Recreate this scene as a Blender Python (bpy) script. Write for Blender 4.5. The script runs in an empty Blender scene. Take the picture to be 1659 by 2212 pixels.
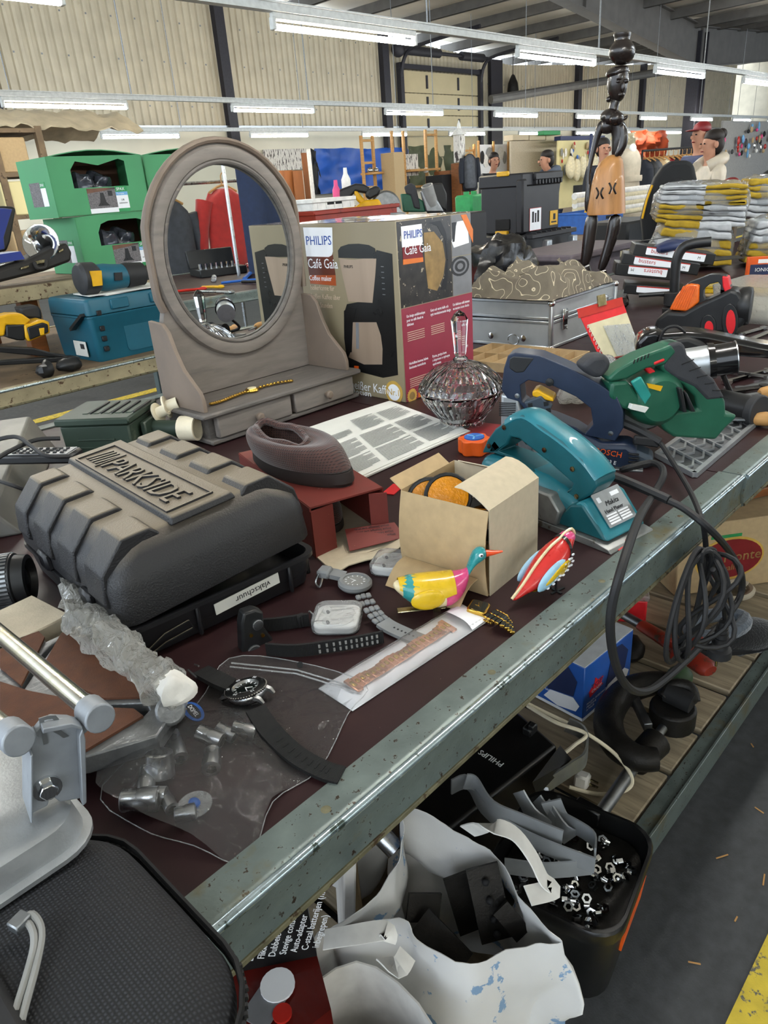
import bpy, bmesh, math, random
from mathutils import Vector as V, Matrix, Euler, noise
sin, cos, pi, rad = math.sin, math.cos, math.pi, math.radians
R = random.Random(7)
S = bpy.context.scene
C = S.collection

# ---------------------------------------------------------------- camera, world, exposure
EYE = V((0, 0, 1.36)); TZ = .82; SZ = .12          # eye, table top, lower shelf
FPX, CXP, CYP = 1560., 829.5, 1106.
_p, _r, _y = rad(24.1), rad(4.4), rad(45)
_fw = V((cos(_p)*cos(_y), cos(_p)*sin(_y), -sin(_p)))
_rt = V((sin(_y), -cos(_y), 0)); _up = _rt.cross(_fw)
RT = cos(_r)*_rt - sin(_r)*_up; UP = sin(_r)*_rt + cos(_r)*_up; FW = _fw
cam = bpy.data.objects.new('camera', bpy.data.cameras.new('camera')); C.objects.link(cam)
cam.matrix_world = Matrix(((RT.x, UP.x, -FW.x, EYE.x), (RT.y, UP.y, -FW.y, EYE.y), (RT.z, UP.z, -FW.z, EYE.z), (0, 0, 0, 1)))
cam.data.sensor_fit = 'VERTICAL'; cam.data.sensor_height = 36; cam.data.lens = 36*FPX/2212
cam.data.clip_start = .02; cam.data.clip_end = 200
S.camera = cam
W = bpy.data.worlds.new('daylight'); S.world = W; W.use_nodes = True
W.node_tree.nodes['Background'].inputs[0].default_value = (.80, .90, 1, 1)
W.node_tree.nodes['Background'].inputs[1].default_value = 2.2
S.view_settings.view_transform = 'Standard'; S.view_settings.look = 'None'
S.view_settings.exposure = 0.64; S.view_settings.gamma = 1; S.view_settings.use_curve_mapping = False
S.cycles.use_light_tree = False; S.cycles.max_bounces = 7; S.cycles.diffuse_bounces = 3; S.cycles.glossy_bounces = 3; S.cycles.transmission_bounces = 7; S.cycles.adaptive_threshold = .04
TUBE = 72.0                                          # fluorescent tube strength

def ray(px, py): return FW + (px-CXP)/FPX*RT - (py-CYP)/FPX*UP
def T(px, py, z=TZ):                                 # photo pixel -> point at height z
    d = ray(px, py); return EYE + d*((z-EYE.z)/d.z)
def AY(px, py, y):                                   # photo pixel -> point on the plane Y = y
    d = ray(px, py); return EYE + d*(y/d.y)
def ZT(P, px, py):                                   # height reached above ground point P by a pixel
    d = ray(px, py); t = (P[0]*d.x+P[1]*d.y)/(d.x**2+d.y**2); return EYE.z + t*d.z

# ---------------------------------------------------------------- geometry builder
def TR(loc=(0, 0, 0), rot=(0, 0, 0), s=1):
    sc = s if hasattr(s, '__len__') else (s, s, s)
    return Matrix.LocRotScale(V(loc), Euler(rot), V(sc))
def smooth_path(pts, k=5, closed=False):
    P = [V(p) for p in pts]; n = len(P); out = []
    for i in range(n if closed else n-1):
        a = P[(i-1) % n] if closed or i > 0 else P[i]; b = P[i]; c = P[(i+1) % n]
        d = P[(i+2) % n] if closed or i+2 < n else c
        for j in range(k):
            t = j/k
            out.append(.5*((2*b)+(c-a)*t+(2*a-5*b+4*c-d)*t*t+(3*b-a-3*c+d)*t**3))
    if not closed: out.append(P[-1])
    return out
_txt = {}
class G:
    def __init__(s): s.v = []; s.f = []; s.m = None
    def add(s, v, f, M=None):
        o = len(s.v)
        if M is not None: v = [M @ V(p) for p in v]
        if s.m is not None: v = [s.m @ V(p) for p in v]
        s.v += [V(p) for p in v]; s.f += [[o+i for i in q] for q in f]; return s
    def box(s, c, d, bev=0, rot=(0, 0, 0), seg=1, taper=1):
        x, y, z = d[0]/2, d[1]/2, d[2]/2
        vs = [(-x, -y, -z), (x, -y, -z), (x, y, -z), (-x, y, -z), (-x*taper, -y*taper, z), (x*taper, -y*taper, z), (x*taper, y*taper, z), (-x*taper, y*taper, z)]
        fs = [(0, 3, 2, 1), (4, 5, 6, 7), (0, 1, 5, 4), (1, 2, 6, 5), (2, 3, 7, 6), (3, 0, 4, 7)]
        if bev:
            bm = bmesh.new(); bv = [bm.verts.new(p) for p in vs]
            for f in fs: bm.faces.new([bv[i] for i in f])
            bmesh.ops.bevel(bm, geom=bm.edges[:], offset=min(bev, .49*min(d)), segments=seg, profile=.5, affect='EDGES')
            bm.verts.index_update(); vs = [v.co.copy() for v in bm.verts]; fs = [[v.index for v in f.verts] for f in bm.faces]; bm.free()
        return s.add(vs, fs, TR(c, rot))
    def cyl(s, a, b, r, r2=None, n=12, cap=True):
        a, b = V(a), V(b); r2 = r if r2 is None else r2
        q = (b-a).to_track_quat('Z', 'Y'); vs = []
        for p, rr in ((a, r), (b, r2)):
            for i in range(n): vs.append(p + q @ V((rr*cos(2*pi*i/n), rr*sin(2*pi*i/n), 0)))
        fs = [(i, (i+1) % n, n+(i+1) % n, n+i) for i in range(n)]
        if cap: fs += [list(range(n))[::-1], list(range(n, 2*n))]
        return s.add(vs, fs)
    def ring(s, a, b, ro, ri, n=20):                # open pipe with wall thickness
        a, b = V(a), V(b); q = (b-a).to_track_quat('Z', 'Y'); vs = []
        for p, rr in ((a, ro), (b, ro), (b, ri), (a, ri)):
            for i in range(n): vs.append(p + q @ V((rr*cos(2*pi*i/n), rr*sin(2*pi*i/n), 0)))
        return s.add(vs, [(k*n+i, k*n+(i+1) % n, ((k+1) % 4)*n+(i+1) % n, ((k+1) % 4)*n+i) for k in range(4) for i in range(n)])
    def tube(s, pts, r, n=8, closed=False, flat=None, up=None):
        P = [V(p) for p in pts]; m = len(P); vs = []; prev = None
        rr = r if hasattr(r, '__len__') else [r]*m
        for i in range(m):
            t = (P[(i+1) % m]-P[i-1]) if (closed or 0 < i < m-1) else (P[1]-P[0] if i == 0 else P[-1]-P[-2])
            t.normalize()
            if up is not None:
                u = V(up) - t*V(up).dot(t); u.normalize()
            elif prev is None:
                u = t.orthogonal().normalized()
            else:
                u = prev - t*prev.dot(t); u.normalize()
            prev = u; w = t.cross(u)
            for j in range(n):
                a = 2*pi*j/n + (pi/n if n == 4 else 0)
                vs.append(P[i] + rr[i]*(w*cos(a)*(flat[0] if flat else 1)+u*sin(a)*(flat[1] if flat else 1)))
        fs = [(i*n+j, i*n+(j+1) % n, ((i+1) % m)*n+(j+1) % n, ((i+1) % m)*n+j) for i in range(m if closed else m-1) for j in range(n)]
        if not closed: fs += [list(range(n))[::-1], list(range((m-1)*n, m*n))]
        return s.add(vs, fs)
    def lathe(s, prof, n=24, M=None, close=False):
        vs = []; m = len(prof)
        for r, z in prof:
            for i in range(n): vs.append((r*cos(2*pi*i/n), r*sin(2*pi*i/n), z))
        fs = [(k*n+i, k*n+(i+1) % n, ((k+1) % m)*n+(i+1) % n, ((k+1) % m)*n+i) for k in range(m if close else m-1) for i in range(n)]
        if not close:
            if prof[0][0] > 1e-5: fs.append(list(range(n))[::-1])
            if prof[-1][0] > 1e-5: fs.append(list(range((m-1)*n, m*n)))
        return s.add(vs, fs, M)
    def loft(s, rings, cap=True, closed=True, M=None):
        n = len(rings[0]); vs = [p for r in rings for p in r]; e = n if closed else n-1
        fs = [(k*n+i, k*n+(i+1) % n, (k+1)*n+(i+1) % n, (k+1)*n+i) for k in range(len(rings)-1) for i in range(e)]
        if cap and closed: fs += [list(range(n))[::-1], list(range((len(rings)-1)*n, len(rings)*n))]
        return s.add(vs, fs, M)
    def prism(s, poly, z0, z1, M=None, bev=0):
        n = len(poly)
        if bev:
            cx = sum(p[0] for p in poly)/n; cy = sum(p[1] for p in poly)/n; ins = []
            for i in range(n):
                a, b, c = V(poly[i-1]), V(poly[i]), V(poly[(i+1) % n])
                e1 = (b-a).normalized(); e2 = (c-b).normalized(); nn = V((-(e1.y+e2.y), e1.x+e2.x)); 
                if nn.length < 1e-6: nn = V((-e1.y, e1.x))
                nn.normalize(); k = bev/max(.45, nn.dot(V((-e1.y, e1.x))))
                ins.append(b+nn*k)
            area = sum(poly[i-1][0]*poly[i][1]-poly[i][0]*poly[i-1][1] for i in range(n))
            if area < 0: ins = [2*V(poly[i])-ins[i] for i in range(n)]
            rings = [[(p[0], p[1], z0) for p in ins], [(p[0], p[1], z0+bev) for p in poly], [(p[0], p[1], z1-bev) for p in poly], [(p[0], p[1], z1) for p in ins]]
        else: rings = [[(p[0], p[1], z0) for p in poly], [(p[0], p[1], z1) for p in poly]]
        return s.loft(rings, M=M)
    def plate(s, outer, holes, z0, z1, M=None):     # flat plate with holes cut through
        bm = bmesh.new(); es = []
        for L in [outer]+holes:
            vv = [bm.verts.new((p[0], p[1], z0)) for p in L]
            es += [bm.edges.new((vv[i-1], vv[i])) for i in range(len(vv))]
        bmesh.ops.triangle_fill(bm, edges=es, use_beauty=True)
        bm.verts.index_update(); b = [v.co.copy() for v in bm.verts]; nv = len(b)
        tri = [[v.index for v in f.verts] for f in bm.faces]
        side = [[e.verts[0].index, e.verts[1].index] for e in bm.edges if len(e.link_faces) == 1]; bm.free()
        vs = b + [V((p.x, p.y, z1)) for p in b]
        return s.add(vs, tri+[[nv+i for i in t] for t in tri]+[[e[0], e[1], nv+e[1], nv+e[0]] for e in side], M)
    def grid(s, nu, nv, fn, th=0, wrap=False, M=None):
        P = [[V(fn(i/(nu-(0 if wrap else 1)), j/(nv-1))) for j in range(nv)] for i in range(nu)]
        vs = [p for r in P for p in r]; e = nu if wrap else nu-1
        fs = [(i*nv+j, ((i+1) % nu)*nv+j, ((i+1) % nu)*nv+j+1, i*nv+j+1) for i in range(e) for j in range(nv-1)]
        if th:
            N = []
            for i in range(nu):
                for j in range(nv):
                    a = P[(i+1) % nu if wrap else min(i+1, nu-1)][j]-P[i-1 if (wrap or i) else 0][j]; b = P[i][min(j+1, nv-1)]-P[i][max(j-1, 0)]
                    q = a.cross(b); N.append(q.normalized() if q.length > 1e-12 else V((0, 0, 1)))
            o = len(vs); vs2 = [vs[i]-N[i]*th for i in range(o)]
            f2 = [tuple(o+i for i in q[::-1]) for q in fs]; ed = []
            if not wrap:
                for j in range(nv-1): ed += [(j, j+1, o+j+1, o+j), ((nu-1)*nv+j+1, (nu-1)*nv+j, o+(nu-1)*nv+j, o+(nu-1)*nv+j+1)]
            for i in range(e):
                k = (i+1) % nu; ed += [(k*nv, i*nv, o+i*nv, o+k*nv), (i*nv+nv-1, k*nv+nv-1, o+k*nv+nv-1, o+i*nv+nv-1)]
            vs += vs2; fs = fs+f2+ed
        return s.add(vs, fs, M)
    def ball(s, c, r, nu=14, nv=9, M=None):
        rx, ry, rz = r if hasattr(r, '__len__') else (r, r, r); vs = [(0, 0, -rz)]
        for j in range(1, nv):
            a = -pi/2+pi*j/nv
            for i in range(nu): vs.append((rx*cos(a)*cos(2*pi*i/nu), ry*cos(a)*sin(2*pi*i/nu), rz*sin(a)))
        vs.append((0, 0, rz)); t = len(vs)-1
        fs = [(0, 1+(i+1) % nu, 1+i) for i in range(nu)]
        fs += [(1+j*nu+i, 1+j*nu+(i+1) % nu, 1+(j+1)*nu+(i+1) % nu, 1+(j+1)*nu+i) for j in range(nv-2) for i in range(nu)]
        fs += [(t, 1+(nv-2)*nu+i, 1+(nv-2)*nu+(i+1) % nu) for i in range(nu)]
        return s.add(vs, fs, TR(c) @ M if M is not None else TR(c))
    def text(s, t, size=.01, M=None, ext=.0004, al='LEFT', sx=1, shear=0):
        k = (t, al, shear)
        if k not in _txt:
            cu = bpy.data.curves.new('t', 'FONT'); cu.body = t; cu.size = 1; cu.extrude = .5; cu.align_x = al; cu.resolution_u = 2; cu.shear = shear
            ob = bpy.data.objects.new('t', cu); C.objects.link(ob); dg = bpy.context.evaluated_depsgraph_get()
            me = ob.evaluated_get(dg).to_mesh()
            _txt[k] = ([v.co.copy() for v in me.vertices], [list(p.vertices) for p in me.polygons])
            ob.evaluated_get(dg).to_mesh_clear(); C.objects.unlink(ob); bpy.data.objects.remove(ob); bpy.data.curves.remove(cu)
        v, f = _txt[k]
        Q = Matrix.Diagonal((size*sx, size, ext, 1))
        return s.add(v, f, (M if M is not None else Matrix()) @ Q)

def rrect(w, h, r, n=4, cx=0, cy=0):                # rounded rectangle outline, counter-clockwise
    o = []
    for ox, oy, a0 in ((w/2-r, h/2-r, 0), (-w/2+r, h/2-r, pi/2), (-w/2+r, -h/2+r, pi), (w/2-r, -h/2+r, 3*pi/2)):
        for k in range(n+1): a = a0+pi/2*k/n; o.append((cx+ox+r*cos(a), cy+oy+r*sin(a)))
    return o
def circ(r, n=24, cx=0, cy=0, ry=None): return [(cx+r*cos(2*pi*i/n), cy+(ry or r)*sin(2*pi*i/n)) for i in range(n)]
def star(r1, r2, n): return [((r1 if i % 2 else r2)*cos(pi*i/n), (r1 if i % 2 else r2)*sin(pi*i/n)) for i in range(2*n)]
def frame(o, u, v):                                  # plane frame: x along u, y along v, z out
    u, v = V(u).normalized(), V(v); n = u.cross(v).normalized(); v = n.cross(u)
    return Matrix(((u.x, v.x, n.x, o[0]), (u.y, v.y, n.y, o[1]), (u.z, v.z, n.z, o[2]), (0, 0, 0, 1)))
class PL:                                            # upright plane through o along angle a: turns pixels into plane coordinates
    def __init__(s, o, a):
        s.o = V((o[0], o[1], TZ if len(o) < 3 else o[2])); s.u = V((cos(a), sin(a), 0)); s.n = V((sin(a), -cos(a), 0)); s.M = frame(s.o, s.u, (0, 0, 1))
    def q(s, px, py):
        d = ray(px, py); t = (s.o-EYE).dot(s.n)/d.dot(s.n); p = EYE+d*t-s.o; return (p.dot(s.u), p.z)
    def poly(s, *pts): return [s.q(*p) for p in pts]
    def p3(s, px, py, off=0): u, v = s.q(px, py); return s.o+s.u*u+V((0, 0, v))+s.n*off
def crumple(p, a, s, seed=0):
    return V(p) + noise.noise_vector(V(p)*s+V((seed*3.1, seed*1.7, seed)))*a

def obj(name, g, mat, parent=None, loc=None, rot=None, ang=40, sub=0, label=None, kind=None, bev=0, bseg=2):
    me = bpy.data.meshes.new(name)
    me.from_pydata([tuple(p) for p in g.v], [], g.f)
    bm = bmesh.new(); bm.from_mesh(me); bmesh.ops.recalc_face_normals(bm, faces=bm.faces[:]); bm.to_mesh(me); bm.free()
    if ang: 
        me.polygons.foreach_set('use_smooth', [True]*len(me.polygons)); me.set_sharp_from_angle(angle=rad(ang))
    me.materials.append(MT[mat] if isinstance(mat, str) else mat)
    o = bpy.data.objects.new(name, me); C.objects.link(o)
    if parent: o.parent = parent
    if loc is not None: o.location = loc
    if rot is not None: o.rotation_euler = rot
    if sub:
        md = o.modifiers.new('s', 'SUBSURF'); md.levels = md.render_levels = sub
    if bev:
        md = o.modifiers.new('b', 'BEVEL'); md.width = bev; md.segments = bseg; md.limit_method = 'ANGLE'; md.angle_limit = rad(32); md.harden_normals = False
    if label: o['label'] = label
    if kind: o['kind'] = kind
    return o
def tag(o, label, cat, group=None):
    o['label'] = label; o['category'] = cat
    if group: o['group'] = group
    return o
def thing(name, label, cat, loc=(0, 0, 0), rz=0, group=None, rot=None):
    o = bpy.data.objects.new(name, None); C.objects.link(o); o.empty_display_size = .05
    o.location = loc; o.rotation_euler = rot if rot else (0, 0, rz)
    return tag(o, label, cat, group)
def struct(name, g, mat, parent=None, ang=30):
    o = obj(name, g, mat, parent, ang=ang)
    if not parent: o['kind'] = 'structure'
    return o
def dup(root, loc, rot, label, group=None):          # a copy of a thing with copies of its parts
    def cp(o, par):
        c = o.copy(); C.objects.link(c); c.parent = par
        for ch in kids.get(o.name, []): cp(ch, c)
        return c
    kids = {}
    for o in list(bpy.data.objects):
        if o.parent: kids.setdefault(o.parent.name, []).append(o)
    r = cp(root, None); r.location = loc; r.rotation_euler = rot if hasattr(rot, '__len__') else (0, 0, rot)
    r['label'] = label
    if group: r['group'] = group
    return r

# ---------------------------------------------------------------- materials
MT = {}
def lin(h):
    if not isinstance(h, str): return (*h, 1)
    c = [int(h[i:i+2], 16)/255 for i in (0, 2, 4)]
    return (*[x/12.92 if x <= .04045 else ((x+.055)/1.055)**2.4 for x in c], 1)
def mat(name, col, r=.5, m=0, v=.12, s=25, b=0, bs=300, c2=None, c2s=8, c2t=.6, c2w=.06, tr=0, ior=1.45, al=1, em=0, coat=0, stretch=None, spec=None, tex=None, rv=.08, sheen=0, dust_sheen=None):
    M = bpy.data.materials.new(name); M.use_nodes = True; N = M.node_tree.nodes; L = M.node_tree.links
    P = N['Principled BSDF']; MT[name] = M
    def nd(t, **k):
        x = N.new(t)
        for a, q in k.items(): setattr(x, a, q)
        return x
    tc = nd('ShaderNodeTexCoord'); mp = nd('ShaderNodeMapping'); L.new(tc.outputs['Object'], mp.inputs[0])
    if stretch: mp.inputs['Scale'].default_value = stretch
    nz = nd('ShaderNodeTexNoise'); nz.inputs['Scale'].default_value = s; nz.inputs['Detail'].default_value = 3; L.new(mp.outputs[0], nz.inputs[0])
    c = lin(col)
    mx = nd('ShaderNodeMix', data_type='RGBA'); mx.inputs[6].default_value = tuple(x*(1-v) for x in c[:3])+(1,); mx.inputs[7].default_value = tuple(min(1, x*(1+v)) for x in c[:3])+(1,)
    cr = nd('ShaderNodeMapRange'); cr.inputs[1].default_value = .3; cr.inputs[2].default_value = .7; L.new(nz.outputs[0], cr.inputs[0]); L.new(cr.outputs[0], mx.inputs[0]); out = mx.outputs[2]
    def patch(out, colour, sc, th, w, mapping):
        n2 = nd('ShaderNodeTexNoise'); n2.inputs['Scale'].default_value = sc; n2.inputs['Detail'].default_value = 5; n2.inputs['Roughness'].default_value = .65; L.new(mapping, n2.inputs[0])
        m2 = nd('ShaderNodeMapRange'); m2.inputs[1].default_value = th; m2.inputs[2].default_value = th+w; L.new(n2.outputs[0], m2.inputs[0])
        x2 = nd('ShaderNodeMix', data_type='RGBA'); L.new(m2.outputs[0], x2.inputs[0]); L.new(out, x2.inputs[6]); x2.inputs[7].default_value = lin(colour); return x2.outputs[2]
    if c2: out = patch(out, c2, c2s, c2t, c2w, mp.outputs[0])
    if tex:                                          # (kind, colour, scale, ...) a second pattern
        kind = tex[0]
        if kind == 'patch': out = patch(out, tex[1], tex[2], tex[3], tex[4], tc.outputs['Object'])
        elif kind == 'wave':
            w = nd('ShaderNodeTexWave'); w.wave_type = 'BANDS'; w.bands_direction = tex[3]; w.inputs['Scale'].default_value = tex[2]; w.inputs['Distortion'].default_value = tex[4]; w.inputs['Detail'].default_value = 2
            L.new(mp.outputs[0], w.inputs[0]); x2 = nd('ShaderNodeMix', data_type='RGBA'); m2 = nd('ShaderNodeMapRange'); m2.inputs[1].default_value = tex[5]; m2.inputs[2].default_value = tex[6]; L.new(w.outputs[1], m2.inputs[0])
            L.new(m2.outputs[0], x2.inputs[0]); L.new(out, x2.inputs[6]); x2.inputs[7].default_value = lin(tex[1]); out = x2.outputs[2]
            if len(tex) > 7:
                bp0 = nd('ShaderNodeBump'); bp0.inputs['Strength'].default_value = tex[7]; bp0.inputs['Distance'].default_value = .002; L.new(w.outputs[1], bp0.inputs['Height']); L.new(bp0.outputs[0], P.inputs['Normal'])
        elif kind == 'vor':
            w = nd('ShaderNodeTexVoronoi'); w.feature = 'DISTANCE_TO_EDGE'; w.inputs['Scale'].default_value = tex[2]; L.new(mp.outputs[0], w.inputs[0])
            x2 = nd('ShaderNodeMix', data_type='RGBA'); m2 = nd('ShaderNodeMapRange'); m2.inputs[1].default_value = tex[3]; m2.inputs[2].default_value = tex[3]+.02; m2.inputs[3].default_value = 1; m2.inputs[4].default_value = 0; L.new(w.outputs[0], m2.inputs[0])
            L.new(m2.outputs[0], x2.inputs[0]); L.new(out, x2.inputs[6]); x2.inputs[7].default_value = lin(tex[1]); out = x2.outputs[2]
        elif kind == 'weave':
            ws = []
            for dr in ('X', 'Y'):
                w = nd('ShaderNodeTexWave'); w.bands_direction = dr if len(tex) < 4 else tex[3][dr == 'Y']; w.inputs['Scale'].default_value = tex[2]; L.new(mp.outputs[0], w.inputs[0]); ws.append(w)
            mm = nd('ShaderNodeMath', operation='MULTIPLY'); L.new(ws[0].outputs[1], mm.inputs[0]); L.new(ws[1].outputs[1], mm.inputs[1])
            x2 = nd('ShaderNodeMix', data_type='RGBA'); L.new(mm.outputs[0], x2.inputs[0]); L.new(out, x2.inputs[6]); x2.inputs[7].default_value = lin(tex[1]); out = x2.outputs[2]
            bp0 = nd('ShaderNodeBump'); bp0.inputs['Strength'].default_value = .6; bp0.inputs['Distance'].default_value = .0012; L.new(mm.outputs[0], bp0.inputs['Height']); L.new(bp0.outputs[0], P.inputs['Normal'])
    L.new(out, P.inputs['Base Color'])
    rr = nd('ShaderNodeMapRange'); rr.inputs[3].default_value = max(0, r-rv); rr.inputs[4].default_value = min(1, r+rv); L.new(nz.outputs[0], rr.inputs[0]); L.new(rr.outputs[0], P.inputs['Roughness'])
    P.inputs['Metallic'].default_value = m; P.inputs['IOR'].default_value = ior; P.inputs['Transmission Weight'].default_value = tr; P.inputs['Alpha'].default_value = al; P.inputs['Coat Weight'].default_value = coat
    if spec is not None: P.inputs['Specular IOR Level'].default_value = spec
    if sheen: P.inputs['Sheen Weight'].default_value = sheen
    if em: L.new(out, P.inputs['Emission Color']); P.inputs['Emission Strength'].default_value = em
    if dust_sheen:  # tints upward faces: dust plus overhead sheen painted into the colour
        ge = nd('ShaderNodeNewGeometry'); sx = nd('ShaderNodeSeparateXYZ'); L.new(ge.outputs['Normal'], sx.inputs[0]); dm = nd('ShaderNodeMapRange'); dm.inputs[1].default_value = .6; dm.inputs[2].default_value = .97; dm.inputs[4].default_value = dust_sheen[1]; L.new(sx.outputs[2], dm.inputs[0])
        x3 = nd('ShaderNodeMix', data_type='RGBA'); L.new(dm.outputs[0], x3.inputs[0]); L.new(out, x3.inputs[6]); x3.inputs[7].default_value = lin(dust_sheen[0]); L.new(x3.outputs[2], P.inputs['Base Color'])
    if b:
        nb = nd('ShaderNodeTexNoise'); nb.inputs['Scale'].default_value = bs; nb.inputs['Detail'].default_value = 2; L.new(mp.outputs[0], nb.inputs[0])
        bp = nd('ShaderNodeBump'); bp.inputs['Strength'].default_value = b; bp.inputs['Distance'].default_value = .003; L.new(nb.outputs[0], bp.inputs['Height']); L.new(bp.outputs[0], P.inputs['Normal'])
    return M
def film(name, col='f4f6f8', clear=.78, rough=.12, bump=.5, bs=40, frost=0):    # thin clear plastic
    M = bpy.data.materials.new(name); M.use_nodes = True; N = M.node_tree.nodes; L = M.node_tree.links; MT[name] = M
    N.remove(N['Principled BSDF']); O = N['Material Output']
    tc = N.new('ShaderNodeTexCoord'); nz = N.new('ShaderNodeTexNoise'); nz.inputs['Scale'].default_value = bs; nz.inputs['Detail'].default_value = 4; nz.inputs['Distortion'].default_value = 1.2; L.new(tc.outputs['Object'], nz.inputs[0])
    bp = N.new('ShaderNodeBump'); bp.inputs['Strength'].default_value = bump; bp.inputs['Distance'].default_value = .02; L.new(nz.outputs[0], bp.inputs['Height'])
    t = N.new('ShaderNodeBsdfTransparent'); t.inputs[0].default_value = lin(col)
    g = N.new('ShaderNodeBsdfGlossy'); g.inputs['Roughness'].default_value = rough; L.new(bp.outputs[0], g.inputs['Normal'])
    d = N.new('ShaderNodeBsdfTranslucent' if frost else 'ShaderNodeBsdfDiffuse'); d.inputs[0].default_value = lin(col)
    d2 = N.new('ShaderNodeBsdfDiffuse'); d2.inputs[0].default_value = lin(col)
    lw = N.new('ShaderNodeLayerWeight'); lw.inputs[0].default_value = .22; L.new(bp.outputs[0], lw.inputs['Normal'])
    m0 = N.new('ShaderNodeMixShader'); m0.inputs[0].default_value = .5; L.new(d.outputs[0], m0.inputs[1]); L.new(d2.outputs[0], m0.inputs[2])
    m1 = N.new('ShaderNodeMixShader'); m1.inputs[0].default_value = 1-clear; L.new(t.outputs[0], m1.inputs[1]); L.new(m0.outputs[0], m1.inputs[2])
    m2 = N.new('ShaderNodeMixShader'); L.new(lw.outputs['Fresnel'], m2.inputs[0]); L.new(m1.outputs[0], m2.inputs[1]); L.new(g.outputs[0], m2.inputs[2]); L.new(m2.outputs[0], O.inputs[0])
    return M
# general materials
for n, c, r in (('black_plastic', '1b1c1e', .42), ('dark_grey', '2c2d30', .55), ('matt_black', '141416', .75), ('rubber', '202022', .6), ('white', 'e8e6e1', .5), ('ivory', 'e6dcc2', .45),
                ('grey', '8a8a88', .5), ('yellow', 'd9a514', .4), ('red', 'b3261c', .4), ('bright_red', 'd2232a', .4), ('orange', 'dd5a17', .4), ('blue', '2a5fb0', .45),
                ('green', '2a8f52', .5), ('navy', '1c2a52', .5), ('light_blue', '6fa9d8', .5), ('pink', 'd8447f', .4), ('teal_green', '2d8f86', .35), ('cream', 'd9cfae', .6), ('dark_red', '7a1d22', .45)):
    mat(n, c, r)
mat('steel', 'b9bbbd', .28, 1, v=.1, b=.05); mat('dull_steel', '8d9093', .45, 1, v=.2, s=40); mat('chrome', 'd8dadc', .1, 1, v=.03)
mat('gold', 'd2a84c', .25, 1); mat('rose_gold', 'd99a78', .28, 1); mat('brass', 'a59a78', .26, 1, v=.2, s=60)
mat('dark_iron', '2a2826', .5, .6, v=.3, s=30, b=.25, bs=250); mat('alu', 'b7bcc0', .38, .9, v=.08, s=60, b=.04)
mat('cast_alu', 'abafb2', .42, .7, v=.1, s=40, b=.12, bs=350)
mat('mirror_glass', 'f2f5f5', .01, 1, v=0, rv=0)
mat('card', 'b39a74', .85, v=.07, s=60, b=.06, bs=600); mat('card_pale', 'c2b59c', .85, v=.06, s=80, b=.05, bs=600)
mat('paper', 'dcdcd6', .8, v=.03); mat('paper_warm', 'c9c2a2', .8)
mat('ink', '2b2b2e', .7)
mat('pine', 'b98b52', .6, v=.2, s=8, stretch=(1, 1, 9)); mat('brown_wood', '7d4a22', .55, v=.25, s=10, stretch=(1, 1, 6))
film('film'); film('film_cloudy', 'f4f3ee', .66, .16, .8, 60, 1); film('film_bag', 'f4f5f6', .965, .10, .45, 30)
film('film_pouch', 'f6f7f9', .82, .2, .3, 30, 1)
mat('glass', 'fbfdff', .02, 0, v=0, tr=1, ior=1.52, rv=.01)

# ---------------------------------------------------------------- the setting
mat('asphalt', '444648', .85, v=.22, s=35, c2='5c5c59', c2s=90, c2t=.66, b=.3, bs=220, tex=('patch', '36383a', 2.2, .52, .2))
struct('floor', G().box((19, 3.5, -.05), (56, 26, .1)), 'asphalt')
mat('line_paint', 'c9b23c', .75, v=.15, c2='5a5b58', c2s=45, c2t=.56, b=.2)
struct('trim_1', G().box((9, .105, .002), (24, .13, .004)), 'line_paint')
struct('trim_2', G().box((9, 5.35, .002), (24, .11, .004)), 'line_paint')
mat('plaster', 'ddd8c6', .8, v=.06, s=1.2, b=.1, bs=60)
WY = 16.0
wb = struct('wall_back', G().box((19, WY+.12, 1.47), (56, .2, 2.94)), 'plaster')
mat('sheet_cream', 'bdb49f', .5, v=.1, s=2.5, c2='978c74', c2s=3, c2t=.66, c2w=.2)
mat('column_steel', '2b2a31', .55, v=.2)
ROOF = lambda x: 5.62-.066*(x-11) if x < 23.5 else 4.8+.05*(x-23.5)
cols = [1.0, 6.35, 11.75, 17.2, 22.45, 27.8, 33.1, 38.5, 43.8]
for i in range(len(cols)-1):
    g = G(); x = cols[i]; n = int((cols[i+1]-x)/.18); p = (cols[i+1]-x)/n; top = []; bot = []
    for k in range(n):
        for dx, dy in ((0, 0), (.45, 0), (.55, -.045), (.9, -.045)):
            xx = x+(k+dx)*p; bot.append((xx, WY+dy, 2.94)); top.append((xx, WY+dy, ROOF(xx)))
    g.loft([bot, top], cap=False, closed=False)
    o = obj('panel', g, 'sheet_cream', wb, ang=20)
    sc = G()
    for zz in (3.35, 4.2, 4.95):
        for k in range(0, n, 3): sc.box((x+(k+.7)*p, WY-.05, zz), (.03, .012, .03))
    obj('screw_rows', sc, 'dull_steel', wb, kind='stuff')
for x in cols[1:-1]:
    w = .17 if x != 22.45 else .42
    struct('trim_3', G().box((x, WY-.13, ROOF(x)/2+1.2), (w, .2, ROOF(x)-2.4)).box((x, WY-.24, ROOF(x)/2+1.2), (w*1.5, .02, ROOF(x)-2.4)), 'column_steel')
struct('trim_4', G().box((19, WY-.1, 2.93), (56, .16, .06)), 'alu')
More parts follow.
